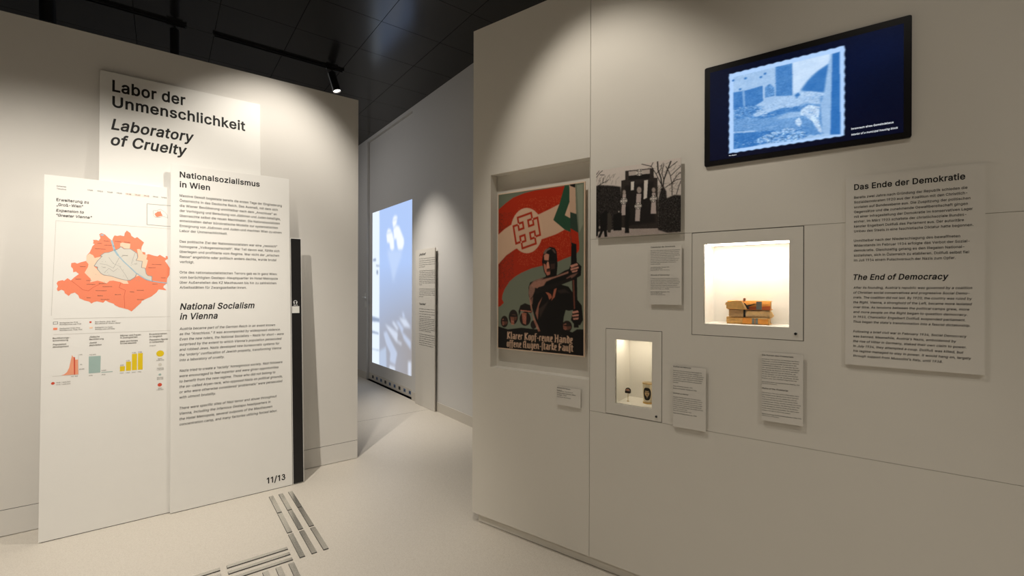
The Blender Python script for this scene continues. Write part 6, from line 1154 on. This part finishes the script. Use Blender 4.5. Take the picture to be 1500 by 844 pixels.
# black-letter slogan, broad-nib strokes (x, x-height units)
GL = {'l': (.34, [(.1, 1.5, .1, .05), (.1, .05, .24, 0)]), 'i': (.34, [(.1, 1, .1, .05), (.1, .05, .24, 0), (.1, 1.3, .16, 1.34)]), 'n': (.62, [(.1, 1, .1, 0), (.1, .85, .36, 1), (.40, 1, .40, .05), (.40, .05, .54, 0)]),
 'r': (.44, [(.1, 1, .1, 0), (.1, .85, .34, 1)]), 'e': (.5, [(.1, .9, .1, .1), (.1, .95, .34, 1), (.34, 1, .34, .6), (.34, .6, .1, .45), (.1, .1, .38, 0)]), 'o': (.56, [(.1, .9, .1, .1), (.40, .9, .40, .1), (.1, .95, .40, 1), (.1, .05, .40, 0)]),
 'p': (.58, [(.1, 1, .1, -.4), (.40, .9, .40, .1), (.1, .9, .40, 1), (.1, .05, .40, 0)]), 'f': (.4, [(.12, 1.4, .12, -.3), (.12, 1.45, .36, 1.38), (-.02, .95, .32, .95)]), 's': (.36, [(.12, 1.4, .12, -.3), (.12, 1.45, .36, 1.38)]),
 't': (.4, [(.12, 1.3, .12, .05), (-.02, .95, .32, .95), (.12, .05, .3, 0)]), 'k': (.48, [(.1, 1.5, .1, 0), (.1, .6, .34, .95), (.1, .55, .4, 0), (.1, 1.0, .34, 1.35)]), 'a': (.58, [(.1, .5, .1, .1), (.1, .55, .38, .6), (.1, .05, .38, .15), (.12, .95, .38, 1), (.38, 1, .40, .05), (.40, .05, .54, 0)]),
 'ä': (.58, [(.1, .5, .1, .1), (.1, .55, .38, .6), (.1, .05, .38, .15), (.12, .95, .38, 1), (.38, 1, .40, .05), (.40, .05, .54, 0), (.1, 1.3, .16, 1.34), (.36, 1.3, .42, 1.34)]),
 'g': (.58, [(.1, .9, .1, .1), (.1, .95, .40, 1), (.1, .05, .40, .1), (.40, 1, .40, -.3), (.40, -.35, .1, -.4)]), 'u': (.62, [(.1, 1, .1, .1), (.1, .05, .38, .1), (.40, 1, .40, .05), (.40, .05, .54, 0)]), 'd': (.56, [(.1, .9, .1, .1), (.40, .9, .40, .1), (.1, .05, .40, 0), (.40, .95, .1, 1.4), (.1, .95, .25, 1)]),
 'K': (.72, [(.14, 1.5, .14, 0), (.18, .72, .50, 1.45), (.50, 1.45, .62, 1.3), (.22, .70, .56, .05), (0, 0, .2, .05)]), 'H': (.78, [(.14, 1.5, .14, 0), (.14, .75, .5, .85), (.56, 1.5, .56, -.1), (0, 1.4, .1, 1.5), (0, 0, .2, .05)]), 'A': (.8, [(.1, 1.1, .1, .1), (.1, 1.15, .36, 1.45), (.5, 1.5, .5, .05), (.1, .05, .28, .1), (.28, .75, .5, .75), (.5, .05, .66, 0)]),
 'F': (.62, [(.14, 1.4, .14, 0), (.14, 1.45, .5, 1.4), (0, .8, .44, .82), (.3, .82, .36, .5), (0, 0, .2, .05)]), '-': (.4, [(.06, .5, .28, .55)]), ' ': (.26, [])}
def slogan(text, q):
    (ax, ay), (bx, by), (cx_, cy_), _ = q
    tot = sum(GL[c][0] for c in text); hx = (ay - cy_) / 1.5
    k = (bx - ax) / tot; x = 0
    for c in text:
        adv, st = GL[c]
        for x0, y0, x1, y1 in st:
            P_ = lambda X, Y: (ax + (x + X) * k, ay + (by - ay) * (x + X) / tot - Y * hx)
            n = (.085, .06)
            p.fill([P_(x0 - n[0], y0 - n[1]), P_(x0 + n[0], y0 + n[1]), P_(x1 + n[0], y1 + n[1]), P_(x1 - n[0], y1 - n[1])], cream(1.0))
            if abs(x1 - x0) > .08: p.fill([P_(x0 - n[0], y0 + n[1]), P_(x0 + n[0], y0 - n[1]), P_(x1 + n[0], y1 - n[1]), P_(x1 - n[0], y1 + n[1])], cream(1.0))
        x += adv
slogan('Klarer Kopf-reine Hände', POSTER['T1']); slogan('offene Augen-starke Faust', POSTER['T2'])
t = thing('poster', 'red and black election poster with flag and blackletter slogan hung in the recessed niche', 'poster', rw(.1835, 1.1370, .030), R_ROT)
b = MB(); b.box(-.006, .0012, -.006, pw + .006, .009, phh + .006, mat('poster_edge', sr(226, 196, 168), .6)); b.build('backing_board', t)
p.mesh('print', pw, phh, t, M['poster'], 0.0)
b = MB()
for x_, z_ in ((.1, .12), (.49, .12), (.1, .84), (.49, .84)): b = MB(); b.box(x_ - .02, .009, z_ - .02, x_ + .02, .035, z_ + .02, M['seam']); b.build('spacer', t)

# ------------------------------------------------------------------ right wall: archive photograph
p = Pic(440, 360, (208, 197, 188))
p.a[:] += np.linspace(10, -18, 360)[:, None, None]
D1, D2 = (36, 31, 28), (34, 28, 25)
p.fill(MONUMENT['ground'], (172, 158, 150), soft=2, noise=6)
p.fill(MONUMENT['trees'], D1, soft=3, noise=26)
p.fill(MONUMENT['w3'], (180, 170, 160))
for k in range(1, 13): p.stroke(MONUMENT['br%d' % k], 7 if k in (1, 2) else 4, D1)
for k in range(1, 6): p.stroke(MONUMENT['bl%d' % k], 4, D1)
for k in range(60):
    u, v = .62 + rg.rand() * .38, .05 + rg.rand() * .4; a_ = -1.2 + rg.rand() * 1.6
    p.stroke([(u, v), (u + .06 * math.cos(a_), v + .07 * math.sin(a_))], 1.6, (96, 86, 80))
for k in range(26):
    u, v = .0 + rg.rand() * .26, .12 + rg.rand() * .12; a_ = -1.6 + rg.rand() * 1.2
    p.stroke([(u, v), (u + .05 * math.cos(a_), v + .06 * math.sin(a_))], 1.6, (96, 88, 82))
p.fill(MONUMENT['building'], (50, 43, 39), noise=5); p.fill(MONUMENT['slab'], (24, 20, 18), soft=2)
p.fill([(0.36, .28), (.70, .26), (.72, .84), (.36, .86)], (32, 27, 25), soft=6)
p.fill(MONUMENT['band'], (188, 176, 168)); p.fill(MONUMENT['w1'], (222, 214, 204)); p.fill(MONUMENT['w2'], (222, 214, 204))
for k in ('b1', 'b2', 'b3'): p.fill(MONUMENT[k], (190, 174, 168))
for k in ('k1', 'k2', 'k3'): p.fill(MONUMENT[k], (166, 152, 142), soft=2, noise=16)
for i in range(4):
    c, e = MONUMENT['E%d' % i]; rr = e[0] - c[0]
    p.fill([(c[0] + rr * math.cos(a_ * .2618), c[1] + rr * 1.15 * math.sin(a_ * .2618)) for a_ in range(24)], (236, 226, 216))
    p.fill(SMALL_EMBLEMS['o%d' % i], (22, 18, 16)); p.fill(SMALL_EMBLEMS['i%d' % i], (240, 230, 220))
p.fill(MONUMENT['shrub'], D1, soft=3, noise=30)
for k in ('p1', 'p3', 'p4', 'p5'): p.fill(MONUMENT[k], (20, 17, 16), soft=1)
p.fill(MONUMENT['p2'], (62, 56, 50), soft=1); p.fill(MONUMENT['lite'], (170, 160, 150)); p.fill(MONUMENT['lite2'], (150, 140, 130))
p.noise(2.0)
t = thing('photograph', 'black and white print of a draped monument among bare trees, mounted above a small label', 'photo', rw(.8747, 1.7765, -.020), R_ROT)
b = MB(); b.box(0, .0006, 0, .4377, .004, .355, M['label']); b.build('mount_board', t)
p.mesh('print', .4377, .355, t, M['photo'], 0.0)
b = MB()
for x_, z_ in ((.08, .07), (.36, .07), (.08, .29), (.36, .29)): b = MB(); b.box(x_ - .02, .004, z_ - .02, x_ + .02, .020, z_ + .02, M['seam']); b.build('spacer', t)

# ------------------------------------------------------------------ right wall: screen
t = thing('wall_screen', 'black framed wall screen showing a blue toned photo of a wrecked room', 'screen', rw(1.4155, 2.0724, -.012), R_ROT)
TW, TH = .7255, .4548
def rrect(x0, z0, x1, z1, r, n=5):
    o = []
    for cx_, cz_, a0 in ((x1 - r, z0 + r, -90), (x1 - r, z1 - r, 0), (x0 + r, z1 - r, 90), (x0 + r, z0 + r, 180)):
        for i in range(n + 1):
            a_ = math.radians(a0 + 90 * i / n); o.append((cx_ + r * math.cos(a_), cz_ + r * math.sin(a_)))
    return o
b = MB(); b.slab(rrect(0, 0, TW, TH, .008), 0, .012, M['tvframe']); b.build('bezel', t)
p = Pic(480, 408, (2, 9, 34))
p_full = np.zeros((408, 480, 3)); yy, xx = np.mgrid[0:408, 0:480]
glow = np.exp(-(((xx - 215) / 150.) ** 2 + ((yy - 200) / 120.) ** 2)) * .5 + np.exp(-(((xx - 420) / 100.) ** 2 + ((yy - 70) / 90.) ** 2)) * .3
p.a = p.a + glow[..., None] * np.array((0, 18, 44)) - (yy / 408. * 6)[..., None]
sx0, sx1, sz0, sz1 = (1.5204 - 1.4395) / .6783, (1.9393 - 1.4395) / .6783, 0, 0
SZ0, SZT = .0225, .4285     # screen bottom and top inside the bezel
top = (2.0724 + SZT - 2.4727) / (SZT - SZ0); bot = (2.0724 + SZT - 2.1169) / (SZT - SZ0)
mp = lambda q: [(sx0 + u * (sx1 - sx0), top + v * (bot - top)) for u, v in q]
def tone(k): return np.array((44, 110, 184)) * (1 - k) + np.array((208, 230, 255)) * k
edge = []
for i in range(27): edge.append((i / 27, (.004 if i % 2 else -.005)))
for i in range(21): edge.append((1 + (.004 if i % 2 else -.004), i / 21))
for i in range(27): edge.append((1 - i / 27, 1 + (.004 if i % 2 else -.005)))
for i in range(21): edge.append(((.004 if i % 2 else -.004), 1 - i / 21))
p.fill(mp(edge), (178, 212, 255), soft=1)
RB = {k: mp(v) for k, v in RUBBLE.items()}
p.fill(RB['inner'], tone(.72), noise=6)
ins = p.mask(RB['inner'])
p.fill(RB['dl'], tone(.12), soft=1, noise=8); p.fill(RB['post1'], tone(.5)); p.fill(RB['post2'], tone(.8)); p.fill(RB['cab'], tone(.3), soft=1, noise=20)
p.fill(RB['dp'], tone(.18), soft=1, noise=10); p.fill(RB['wp'], tone(.95), soft=1); p.fill(RB['wedge'], tone(.08), soft=4)
p.fill(RB['rub2'], tone(.25), soft=3, noise=30); p.fill([RB['mass'][0], RB['blob'][3], RB['cloth'][4], RB['rub'][0]], tone(.35), soft=3, noise=20)
p.fill(RB['beam'], tone(.38), soft=1, noise=14); p.fill(RB['mass'], tone(.74), soft=2, noise=16); p.fill(RB['mdark'], tone(.16), soft=2, noise=14); p.fill(RB['mid'], tone(.62), soft=2, noise=12)
p.fill(RB['blob'], tone(.78), soft=1, noise=14); p.fill(RB['blobd'], tone(.1), soft=1)
p.fill(RB['bd'], tone(.08), soft=1, noise=10); p.fill(RB['cd'], tone(.3), soft=1, noise=10); p.fill(RB['rub'], tone(.5), soft=2, noise=70, seed=11); p.fill(RB['cloth'], tone(.9), soft=1, noise=26, seed=12); p.fill(RB['cl2'], tone(.9), soft=1, noise=20)
p.fill(RB['lp'], tone(.66), soft=1, noise=6); p.fill(RB['dr'], tone(.03), soft=1, noise=3)
for u, v in ((.038, .09), (.157, .10), (.338, .10), (.30, .13), (.105, .22)):
    c = mp([(u, v)])[0]; p.fill([(c[0] + .008 * math.cos(a_), c[1] + .012 * math.sin(a_)) for a_ in np.linspace(0, 6, 10)], tone(.05), soft=1)
rs = np.random.RandomState(31)
def scribble(reg, n, w, ln, lo, hi, tilt=.0):
    q = np.array(RB[reg]); lo_, hi_ = q.min(0), q.max(0); mk = p.mask(RB[reg])
    for _ in range(n):
        u, v = lo_ + rs.rand(2) * (hi_ - lo_)
        if not mk[min(407, int(v * 408)), min(479, int(u * 480))]: continue
        a_ = tilt + rs.uniform(-.9, .9); r_ = ln * rs.uniform(.4, 1)
        p.stroke([(u, v), (u + r_ * math.cos(a_), v + r_ * math.sin(a_))], w * rs.uniform(.6, 1.4), tone(rs.uniform(lo, hi)))
scribble('rub', 260, 3.2, .022, .0, 1.0); scribble('bd', 60, 2.4, .02, .1, .7); scribble('rub2', 130, 2.4, .018, .0, .9); scribble('mass', 46, 2.2, .05, .45, .95, -.25)
scribble('mdark', 30, 2.0, .04, .1, .6, -.2); scribble('beam', 50, 1.8, .06, .2, .6); scribble('cloth', 60, 2.4, .03, .3, 1.0, 1.2); scribble('cd', 30, 2.0, .03, .1, .5, .6)
scribble('dl', 26, 1.8, .02, .02, .3, 1.5); scribble('dp', 40, 1.8, .012, .05, .4, 1.5); scribble('lp', 20, 1.6, .03, .5, .8, 1.5); scribble('blob', 22, 2.0, .03, .5, .95)
sh = p.blur(np.random.RandomState(8).randn(408, 480), 9) * 60; inm = p.mask(RB['inner'])
p.a = p.a + (sh * inm)[..., None] * np.array((1.0, .8, .5)); soft_a = p.blur(p.a, 1); p.a = p.a * (1 - inm[..., None]) + soft_a * inm[..., None]
p.noise(2.2, 1, 21)
d = p.mesh('display', .6783, SZT - SZ0, t, M['screen'], -.0008); d.location = (.024, 0, SZ0)
M['glowink'] = mat('caption_light', (.8, .8, .8), .5, emit=(.85, .92, 1), emit_strength=.9)
lettering(t, SCREEN_TEXT, -.0014, M['glowink'], 'caption', 'credit')

# ------------------------------------------------------------------ right wall: text boards and labels
def label_board(name, label, s0, z0, w, h, text, off=.010, th=.004, cat='label'):
    t = thing(name, label, cat, rw(s0, z0, -off), R_ROT)
    b = MB(); b.box(0, 0, 0, w, th, h, M['label']); b.build('panel', t)
    b = MB(); b.box(w * .2, th, h * .2, w * .8, off, h * .8, M['seam']); b.build('spacer', t)
    lettering(t, text, -.0005, M['ink'])
    return t
label_board('wall_text', 'large beige text panel headed Das Ende der Demokratie, below the screen', 1.944, 1.213, .390, .736, DEMOCRACY_TEXT, off=.010, th=.009, cat='sign')
label_board('caption_label', 'small beige label with two text blocks below the black and white photograph', 1.161, 1.4313, .1533, .287, SHROUD_TEXT, off=.012)
label_board('caption_label', 'tiny wide label with six short lines under the poster niche', .6313, .8555, .1497, .1005, CAPTION_TEXT, off=.010)
label_board('caption_label', 'small label beside the smaller case, at the height of the cup', 1.276, .848, .149, .291, MARTYR_TEXT, off=.012)
label_board('caption_label', 'small label with two text blocks below the book case', 1.653, .942, .151, .2945, RUINS_TEXT, off=.012)

# ------------------------------------------------------------------ glazed wall cases
def case(name, label, s0, z0, w, h, wx0, wz0, wx1, wz1, lamp, lock, side=0.0, dp=.20):
    t = thing(name, label, 'display case', rw(s0, z0, 0), R_ROT)
    ax, az, bx, bz = wx0 - s0, wz0 - z0, wx1 - s0, wz1 - z0
    b = MB()
    o = [(0, 0), (w, 0), (w, h), (0, h)]; i_ = [(ax, az), (bx, az), (bx, bz), (ax, bz)]
    vs = [(x, y, z) for y in (-.001, .012) for x, z in o + i_]
    fs = []
    for k in range(4):
        n = (k + 1) % 4
        fs += [(k, n, 4 + n, 4 + k), (8 + n, 8 + k, 12 + k, 12 + n), (k, 8 + k, 8 + n, n), (4 + n, 12 + n, 12 + k, 4 + k)]
    b.add(vs, fs, M['wallR']); door = b.build('door', t, bevel=.0006)
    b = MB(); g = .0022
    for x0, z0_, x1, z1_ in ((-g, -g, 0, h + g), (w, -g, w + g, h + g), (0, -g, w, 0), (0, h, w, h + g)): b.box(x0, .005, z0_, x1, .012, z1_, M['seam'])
    b.build('gap_shade', t)  # dark ring stands in for the shade inside the door gap
    b = MB(); b.box(ax - .004, .0125, az - .004, bx + .004, .0165, bz + .004, M['glass']); b.build('glass', door)
    b = MB(); y0, y1 = .018, dp; e = .003
    b.box(ax - e - side, y0, az - e, ax - side, y1, bz + e, M['casein']); b.box(bx + side, y0, az - e, bx + e + side, y1, bz + e, M['casein'])
    b.box(ax - side, y0, az - e, bx + side, y1, az, M['casein']); b.box(ax - side, y1, az - e, bx + side, y1 + e, bz + e, M['casein'])
    b.box(ax - side, y0, bz + .004, bx + side, y1, bz + .004 + e, M['casein'])
    cab = b.build('cabinet', t)
    b = MB(); b.box(ax + .01, y0 + .006, bz, bx - .01, y0 + .105, bz + .003, lamp); b.build('light_panel', cab)
    b = MB(); mt = Matrix.Translation((lock[0] - s0, -.0012, lock[1] - z0)) @ Matrix.Rotation(math.pi / 2, 4, 'X')
    b.lathe([(.0075, -.004), (.0075, .0025), (.006, .0035)], M['steel'], 16, mt); b.lathe([(.0055, .0030), (.0055, .0045)], M['blackmetal'], 16, mt)
    b.build('lock', door)
    return t
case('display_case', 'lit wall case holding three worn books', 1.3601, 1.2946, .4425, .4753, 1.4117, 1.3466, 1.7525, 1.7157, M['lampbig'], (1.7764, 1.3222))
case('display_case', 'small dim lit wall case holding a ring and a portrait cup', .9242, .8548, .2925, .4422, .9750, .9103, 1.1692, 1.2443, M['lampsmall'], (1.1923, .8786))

# books: local x along the wall, y into the case
def book_mesh(L, W, H, cover, pages, t, spine_m):
    """lying book, spine along the front (y=0), L long, W deep, H thick"""
    c = .0025
    b = MB(); n = 8
    pr = [(W, 0)] + [(.006 - .006 * math.sin(math.pi * i / n), H * i / n) for i in range(n + 1)] + [(W, H), (W, H - c)] + [(.010 - .0055 * math.sin(math.pi * i / n), (H - c) - (H - 2 * c) * i / n) for i in range(n + 1)] + [(W, c)]
    k = len(pr); nl = 14
    rg = random.Random(int(L * 1e5))
    vs = []
    for j in range(nl + 1):
        x = L * j / nl
        for yy_, zz_ in pr:
            jag = rg.uniform(-.0016, .0016)
            vs.append((x + (rg.uniform(-.002, .002) if j in (0, nl) else 0), yy_ + jag * .4, max(0.0, zz_ + (jag * .5 if zz_ > .001 else 0))))
    fs = []
    for j in range(nl):
        for i in range(k):
            a = j * k + i; bb = j * k + (i + 1) % k; fs.append((a, bb, bb + k, a + k))
    fs += [tuple(reversed(range(k))), tuple(nl * k + i for i in range(k))]
    b.add(vs, fs, cover); cv = b.build('cover', t)
    b = MB(); b.box(.004, .009, c, L - .004, W - .004, H - c, pages); b.build('pages', t)
    return cv
CZ = 1.3466
t = thing('book', 'bottom book of the stack, orange cloth spine with two grey blue bands', 'book', rw(1.494, CZ, .082), R_ROT, 'worn books in the lit case')
book_mesh(.176, .095, .031, M['cloth2'], M['pages'], t, None)
b = MB(); b.box(.068, -.0016, .0035, .171, .0045, .0285, M['cloth']); b.build('spine_cover', t)
for x0, x1 in ((.107, .117), (.121, .131)):
    b = MB(); b.box(x0, -.0030, .003, x1, .003, .029, M['bluelab']); b.build('spine_band', t)
b = MB(); b.box(.105, -.0022, .027, .168, .010, .0318, M['paper']); b.build('torn_edge', t)
t = thing('book', 'middle book of the stack, coverless block with frayed pale spine', 'book', rw(1.503, CZ + .0325, .086), R_ROT, 'worn books in the lit case')
book_mesh(.168, .090, .033, M['spine'], M['pages'], t, None)
b = MB(); b.box(.001, -.002, .001, .062, .006, .032, M['pages']); b.build('page_block', t)
b = MB(); b.box(.062, -.0012, .0, .070, .006, .034, M['blackmetal']); b.build('dark_gap', t)
b = MB()
for k in range(9):
    x0 = .075 + k * .010; b.slab([(x0, .010 + random.uniform(0, .014)), (x0 + .014, .006 + random.uniform(0, .010)), (x0 + .016, .022 + random.uniform(0, .008)), (x0 + .004, .028 + random.uniform(0, .004))], -.004 - random.uniform(0, .002), -.002, M['paper'])
b.slab([(.166, .004), (.178, .002), (.184, .009), (.176, .026), (.168, .030)], .0, .020, M['paper'])
b.build('torn_paper', t)
t = thing('book', 'top book of the stack, orange cloth with torn front corner and grey spine band', 'book', rw(1.498, CZ + .067, .080), (0, 0, R_ANG + .02), 'worn books in the lit case')
book_mesh(.176, .095, .040, M['cloth'], M['pages'], t, None)
b = MB(); b.box(.120, -.0024, .002, .142, .004, .039, M['bluelab']); b.build('spine_band', t)
b = MB(); b.slab([(.088, .001), (.120, .001), (.120, .016), (.088, .014)], -.0014, .004, M['rust']); b.slab([(.142, .001), (.175, .001), (.175, .018), (.142, .016)], -.0014, .004, M['rust']); b.build('spine_wear', t)
b = MB()
b.slab([(-.004, .004), (.066, .000), (.074, .006), (.060, .040), (.040, .042), (-.006, .033), (-.010, .020), (-.004, .022)], -.006, .004, M['cloth2'])
b.slab([(.058, .036), (.062, .040), (.082, .006), (.076, .002)], -.010, -.005, M['paper'])
b.build('torn_corner', t)
b = MB(); b.slab([(.068, .034), (.074, .030), (.094, .006), (.084, .002)], -.004, .002, M['blackmetal']); b.slab([(.084, .012), (.115, .026), (.118, .030), (.080, .020)], -.0036, .002, M['seam']); b.build('cover_tear', t)
b = MB(); b.slab([(.066, .038), (.074, .038), (.076, .050), (.072, .054), (.066, .051)], .004, .012, mat('leather_tab', sr(150, 96, 62), .7)); b.build('raised_tab', t)

# ring on its pin, portrait cup
SZ = .9103
t = thing('display_pin', 'thin upright pin in the small case carrying the dark ring', 'stand', rw(1.0125, SZ, .085), R_ROT)
b = MB(); b.lathe([(.007, 0), (.007, .002), (.0016, .003), (.0016, .044)], M['rod'], 12); b.build('rod', t)
t = thing('ring', 'dark metal signet ring with pale oval plate on a thin pin', 'ring', rw(1.0125, SZ + .044, .085), R_ROT)
b = MB(); R1, R2 = .0115, .0032
vs = []; fs = []; N, n = 28, 10
for i in range(N):
    a = 2 * math.pi * i / N; w_ = R2 * (1.7 if math.sin(a) < -.2 else 1.0)
    for j in range(n):
        q = 2 * math.pi * j / n; rr = R1 + R2 * math.cos(q); vs.append((rr * math.cos(a) * 1.05, w_ * 1.6 * math.sin(q), .0135 + rr * math.sin(a)))
for i in range(N):
    for j in range(n): fs.append((i * n + j, ((i + 1) % N) * n + j, ((i + 1) % N) * n + (j + 1) % n, i * n + (j + 1) % n))
b.add(vs, fs, M['bronze'], True); b.build('band', t)
b = MB(); b.slab(rrect(-.014, .0, .014, .012, .003), -.010, .006, M['bronze']); b.build('bezel', t, bevel=.001)
b = MB(); b.slab([(.010 * math.cos(i * .314), .0175 + .0042 * math.sin(i * .314)) for i in range(20)], -.008, .004, M['ringtop']); b.build('plate', t)
t = thing('cup', 'cream ceramic cup with a dark oval portrait and gilt foot in the small case', 'cup', rw(1.111, SZ, .112), (0, 0, R_ANG))
b = MB(); b.lathe([(.025, 0), (.0255, .004), (.023, .009), (.0245, .016), (.027, .06), (.0285, .106), (.0270, .106), (.025, .05), (.02, .014), (.0, .013)], M['ceramic'], 36, cap1=False); b.build('body', t)
b = MB(); b.lathe([(.0262, .0002), (.0267, .004), (.0244, .0085)], M['gold'], 36, cap0=False, cap1=False); b.lathe([(.0289, .102), (.0291, .1065), (.0280, .1067)], M['gold'], 36, cap0=False, cap1=False); b.build('gilt_rim', t)
p = Pic(96, 160, (28, 24, 22))
el = lambda cx_, cy_, rx, ry: [(cx_ + rx * math.cos(a_ * .2618), cy_ + ry * math.sin(a_ * .2618)) for a_ in range(24)]
p.fill(el(.5, .5, .60, .52), (44, 36, 30)); p.fill(el(.5, .42, .30, .28), (214, 184, 140), soft=2); p.fill(el(.5, .16, .36, .10), (26, 22, 20), soft=1)
p.fill([(.16, .14), (.28, .18), (.24, .40), (.16, .42)], (26, 22, 20)); p.fill([(.80, .14), (.72, .18), (.76, .38), (.84, .40)], (26, 22, 20))
for ex in (.38, .64): p.fill(el(ex, .37, .07, .022), (40, 30, 26), soft=1); p.fill(el(ex, .325, .10, .014), (40, 30, 26), soft=1)
p.fill([(.49, .38), (.55, .38), (.58, .50), (.46, .50)], (180, 146, 108), soft=1); p.fill(el(.52, .54, .13, .022), (44, 32, 28), soft=1); p.fill(el(.52, .61, .10, .012), (110, 70, 56), soft=1)
p.fill([(.05, 1.0), (.18, .78), (.42, .70), (.52, .86), (.62, .70), (.88, .78), (.98, 1.0)], (34, 30, 28)); p.fill([(.42, .70), (.62, .70), (.53, .88)], (200, 180, 150)); p.fill([(.50, .74), (.56, .74), (.54, .88)], (40, 34, 30))
def cupwrap(u, v):
    zc = .019 + v * .066; a = (u - .5) * 1.5 * math.sqrt(max(0.0, 1 - (2 * v - 1) ** 2)) ** .7 - math.pi / 2 + .12
    r = .0252 + .0026 * (zc - .016) / .05
    return (r * math.cos(a), r * math.sin(a), zc)
p.mesh('portrait', 1, 1, t, M['portrait'], wrap=cupwrap)

# ------------------------------------------------------------------ corridor: film panel and text board
t = thing('projection_panel', 'tall recessed panel showing a pale blue film of raised hands', 'screen', (F_X + .05, 7.435, 0), F_ROT)
W = 7.435 - 5.735
b = MB(); b.box(.004, -.012, .012, W - .004, -.001, 3.895, M['corridor']); b.build('panel', t)
b = MB(); b.box(.004, -.016, .012, W - .004, -.012, .12, M['skirt']); b.build('base_plate', t)
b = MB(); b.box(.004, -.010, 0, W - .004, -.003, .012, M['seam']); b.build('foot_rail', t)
p = Pic(300, 500, (176, 201, 246))
yy, xx = np.mgrid[0:500, 0:300]; k = np.clip((yy / 500. - .35) / .45, 0, 1) * (.55 + .45 * xx / 300.)
k = np.clip(k, 0, 1)[..., None]; p.a = p.a * (1 - k) + np.array((160, 156, 158)) * k
p.fill(FILM['tri'], (205, 222, 250), soft=10, alpha=.55)
for n_ in ('col', 'col2'): p.fill(FILM[n_], (232, 244, 255), soft=2)
for n_ in ('m1', 'm2', 'm3', 'm4', 'm5', 'm6'): p.fill(FILM[n_], (150, 165, 190), soft=2)
for n_ in ('f1', 'f2', 'f3', 'f4', 'f5'): p.fill(FILM[n_], (244, 249, 255), soft=4)
for n_ in ('a3',): p.fill(FILM[n_], (190, 206, 232), soft=5, alpha=.8)
for n_ in ('a1', 'a2', 'h1', 'h2', 'h3', 'h4', 'h5', 'h6', 'h7'): p.fill(FILM[n_], (198, 212, 238) if n_ in ('a1', 'h4', 'h6', 'h7') else (220, 230, 248), soft=5, alpha=.8)
p.a = p.blur(p.a, 3)
f = p.mesh('film_image', 1.4865, 2.423, t, M['film'], -.0128); f.location = (7.435 - 7.298, 0, .298)  # projector's light put into the image as emission
for i in range(9):
    u = .185 + i * (1.39 / 8)
    b = MB(); b.slab(rrect(u - .034, .045, u + .034, .092, .005, 3), -.0172, -.0155, M['ventdark'] if i in (0, 3, 6) else M['ventblue']); b.slab(rrect(u - .02, .058, u + .02, .076, .004, 3), -.0176, -.0170, M['ventdark'])
    tag(b.build('vent_hole', t), 'black opening' if i in (0, 3, 6) else 'blue tinted opening')
t = thing('door_handle', 'small metal lever handle on the corridor wall beyond the film panel', 'handle', (F_X, 7.50, 1.31), F_ROT)
b = MB(); b.slab(rrect(-.025, -.13, .025, .11, .006), -.008, 0, M['white']); b.build('plate', t)
b = MB(); b.box(-.008, -.06, .03, .008, -.006, .048, M['white']); b.box(-.008, -.062, .03, .13, -.046, .048, M['white']); b.build('lever', t, bevel=.003)

t = thing('text_board', 'tall narrow text board standing against the corridor wall beside the film', 'sign', (F_X - .04, 5.535, 0), F_ROT)
b = MB(); b.box(0, 0, .002, .532, .014, 2.0, M['label']); b.build('panel', t)
b = MB(); b.box(.03, .014, 0, .50, .033, 1.96, M['seam']); b.build('support', t)
lettering(t, CORRIDOR_TEXT, -.0006, M['ink'])

# ------------------------------------------------------------------ ceiling tracks and spotlights
def track(label, x0, x1, y):
    t = thing('light_track', label, 'light track', (x0, y, CEIL), (0, 0, 0))
    b = MB(); b.box(0, -.022, -.020, x1 - x0, -.016, 0, M['blackmetal']); b.box(0, .016, -.020, x1 - x0, .022, 0, M['blackmetal']); b.box(0, -.016, -.006, x1 - x0, .016, 0, M['blackmetal']); b.build('rail', t)
    b = MB(); b.box(-.012, -.024, -.022, 0, .024, 0, M['blackmetal']); b.box(x1 - x0, -.024, -.022, x1 - x0 + .012, .024, 0, M['blackmetal']); b.build('end_cap', t)
track('black ceiling light track with one spotlight near its end', .39, 1.60, 5.25)
track('black ceiling light track behind the long wall, mostly hidden by it', -1.5, .16, 5.25)
def spotlight(label, x, y, target, lit, length=.20, rad=.042, drop=.06):
    t = thing('spotlight', label, 'spotlight', (x, y, CEIL - .020), (0, 0, 0), 'black ceiling spotlights')
    b = MB(); b.box(-.06, -.016, -.018, .06, .016, 0, M['blackmetal']); b.lathe([(.010, -drop), (.010, -.018)], M['blackmetal'], 12); b.build('adapter', t, bevel=.002)
    d = (Vector(target) - Vector((x, y, CEIL - drop))).normalized()
    mt = Matrix.Translation((0, 0, -drop)) @ d.to_track_quat('Z', 'Y').to_matrix().to_4x4()
    b = MB(); b.lathe([(rad * .8, -.02), (rad, -.012), (rad, length), (rad * .93, length), (rad * .9, length - .02), (0, length - .021)], M['blackmetal'], 28, mt, cap1=False); hs = b.build('housing', t)
    if lit:
        b = MB(); b.lathe([(rad * .88, length - .012), (rad * .86, length - .011)], M['lens'], 28, mt); b.build('lens', hs)
    return t
spotlight('black cylinder spotlight with glowing lens hanging from the short track', 1.485, 5.25, (1.72, 5.05, 2.9), True)
spotlight('dark upright spotlight half hidden behind the top of the long wall', .083, 5.25, (.085, 5.25, 3.0), False, length=.30, rad=.036)
spotlight('dark spotlight at the upper corner, mostly hidden behind the long wall', -.75, 5.25, (-.735, 5.25, 3.0), False, length=.24, rad=.05, drop=.04)

bpy.context.view_layer.update()
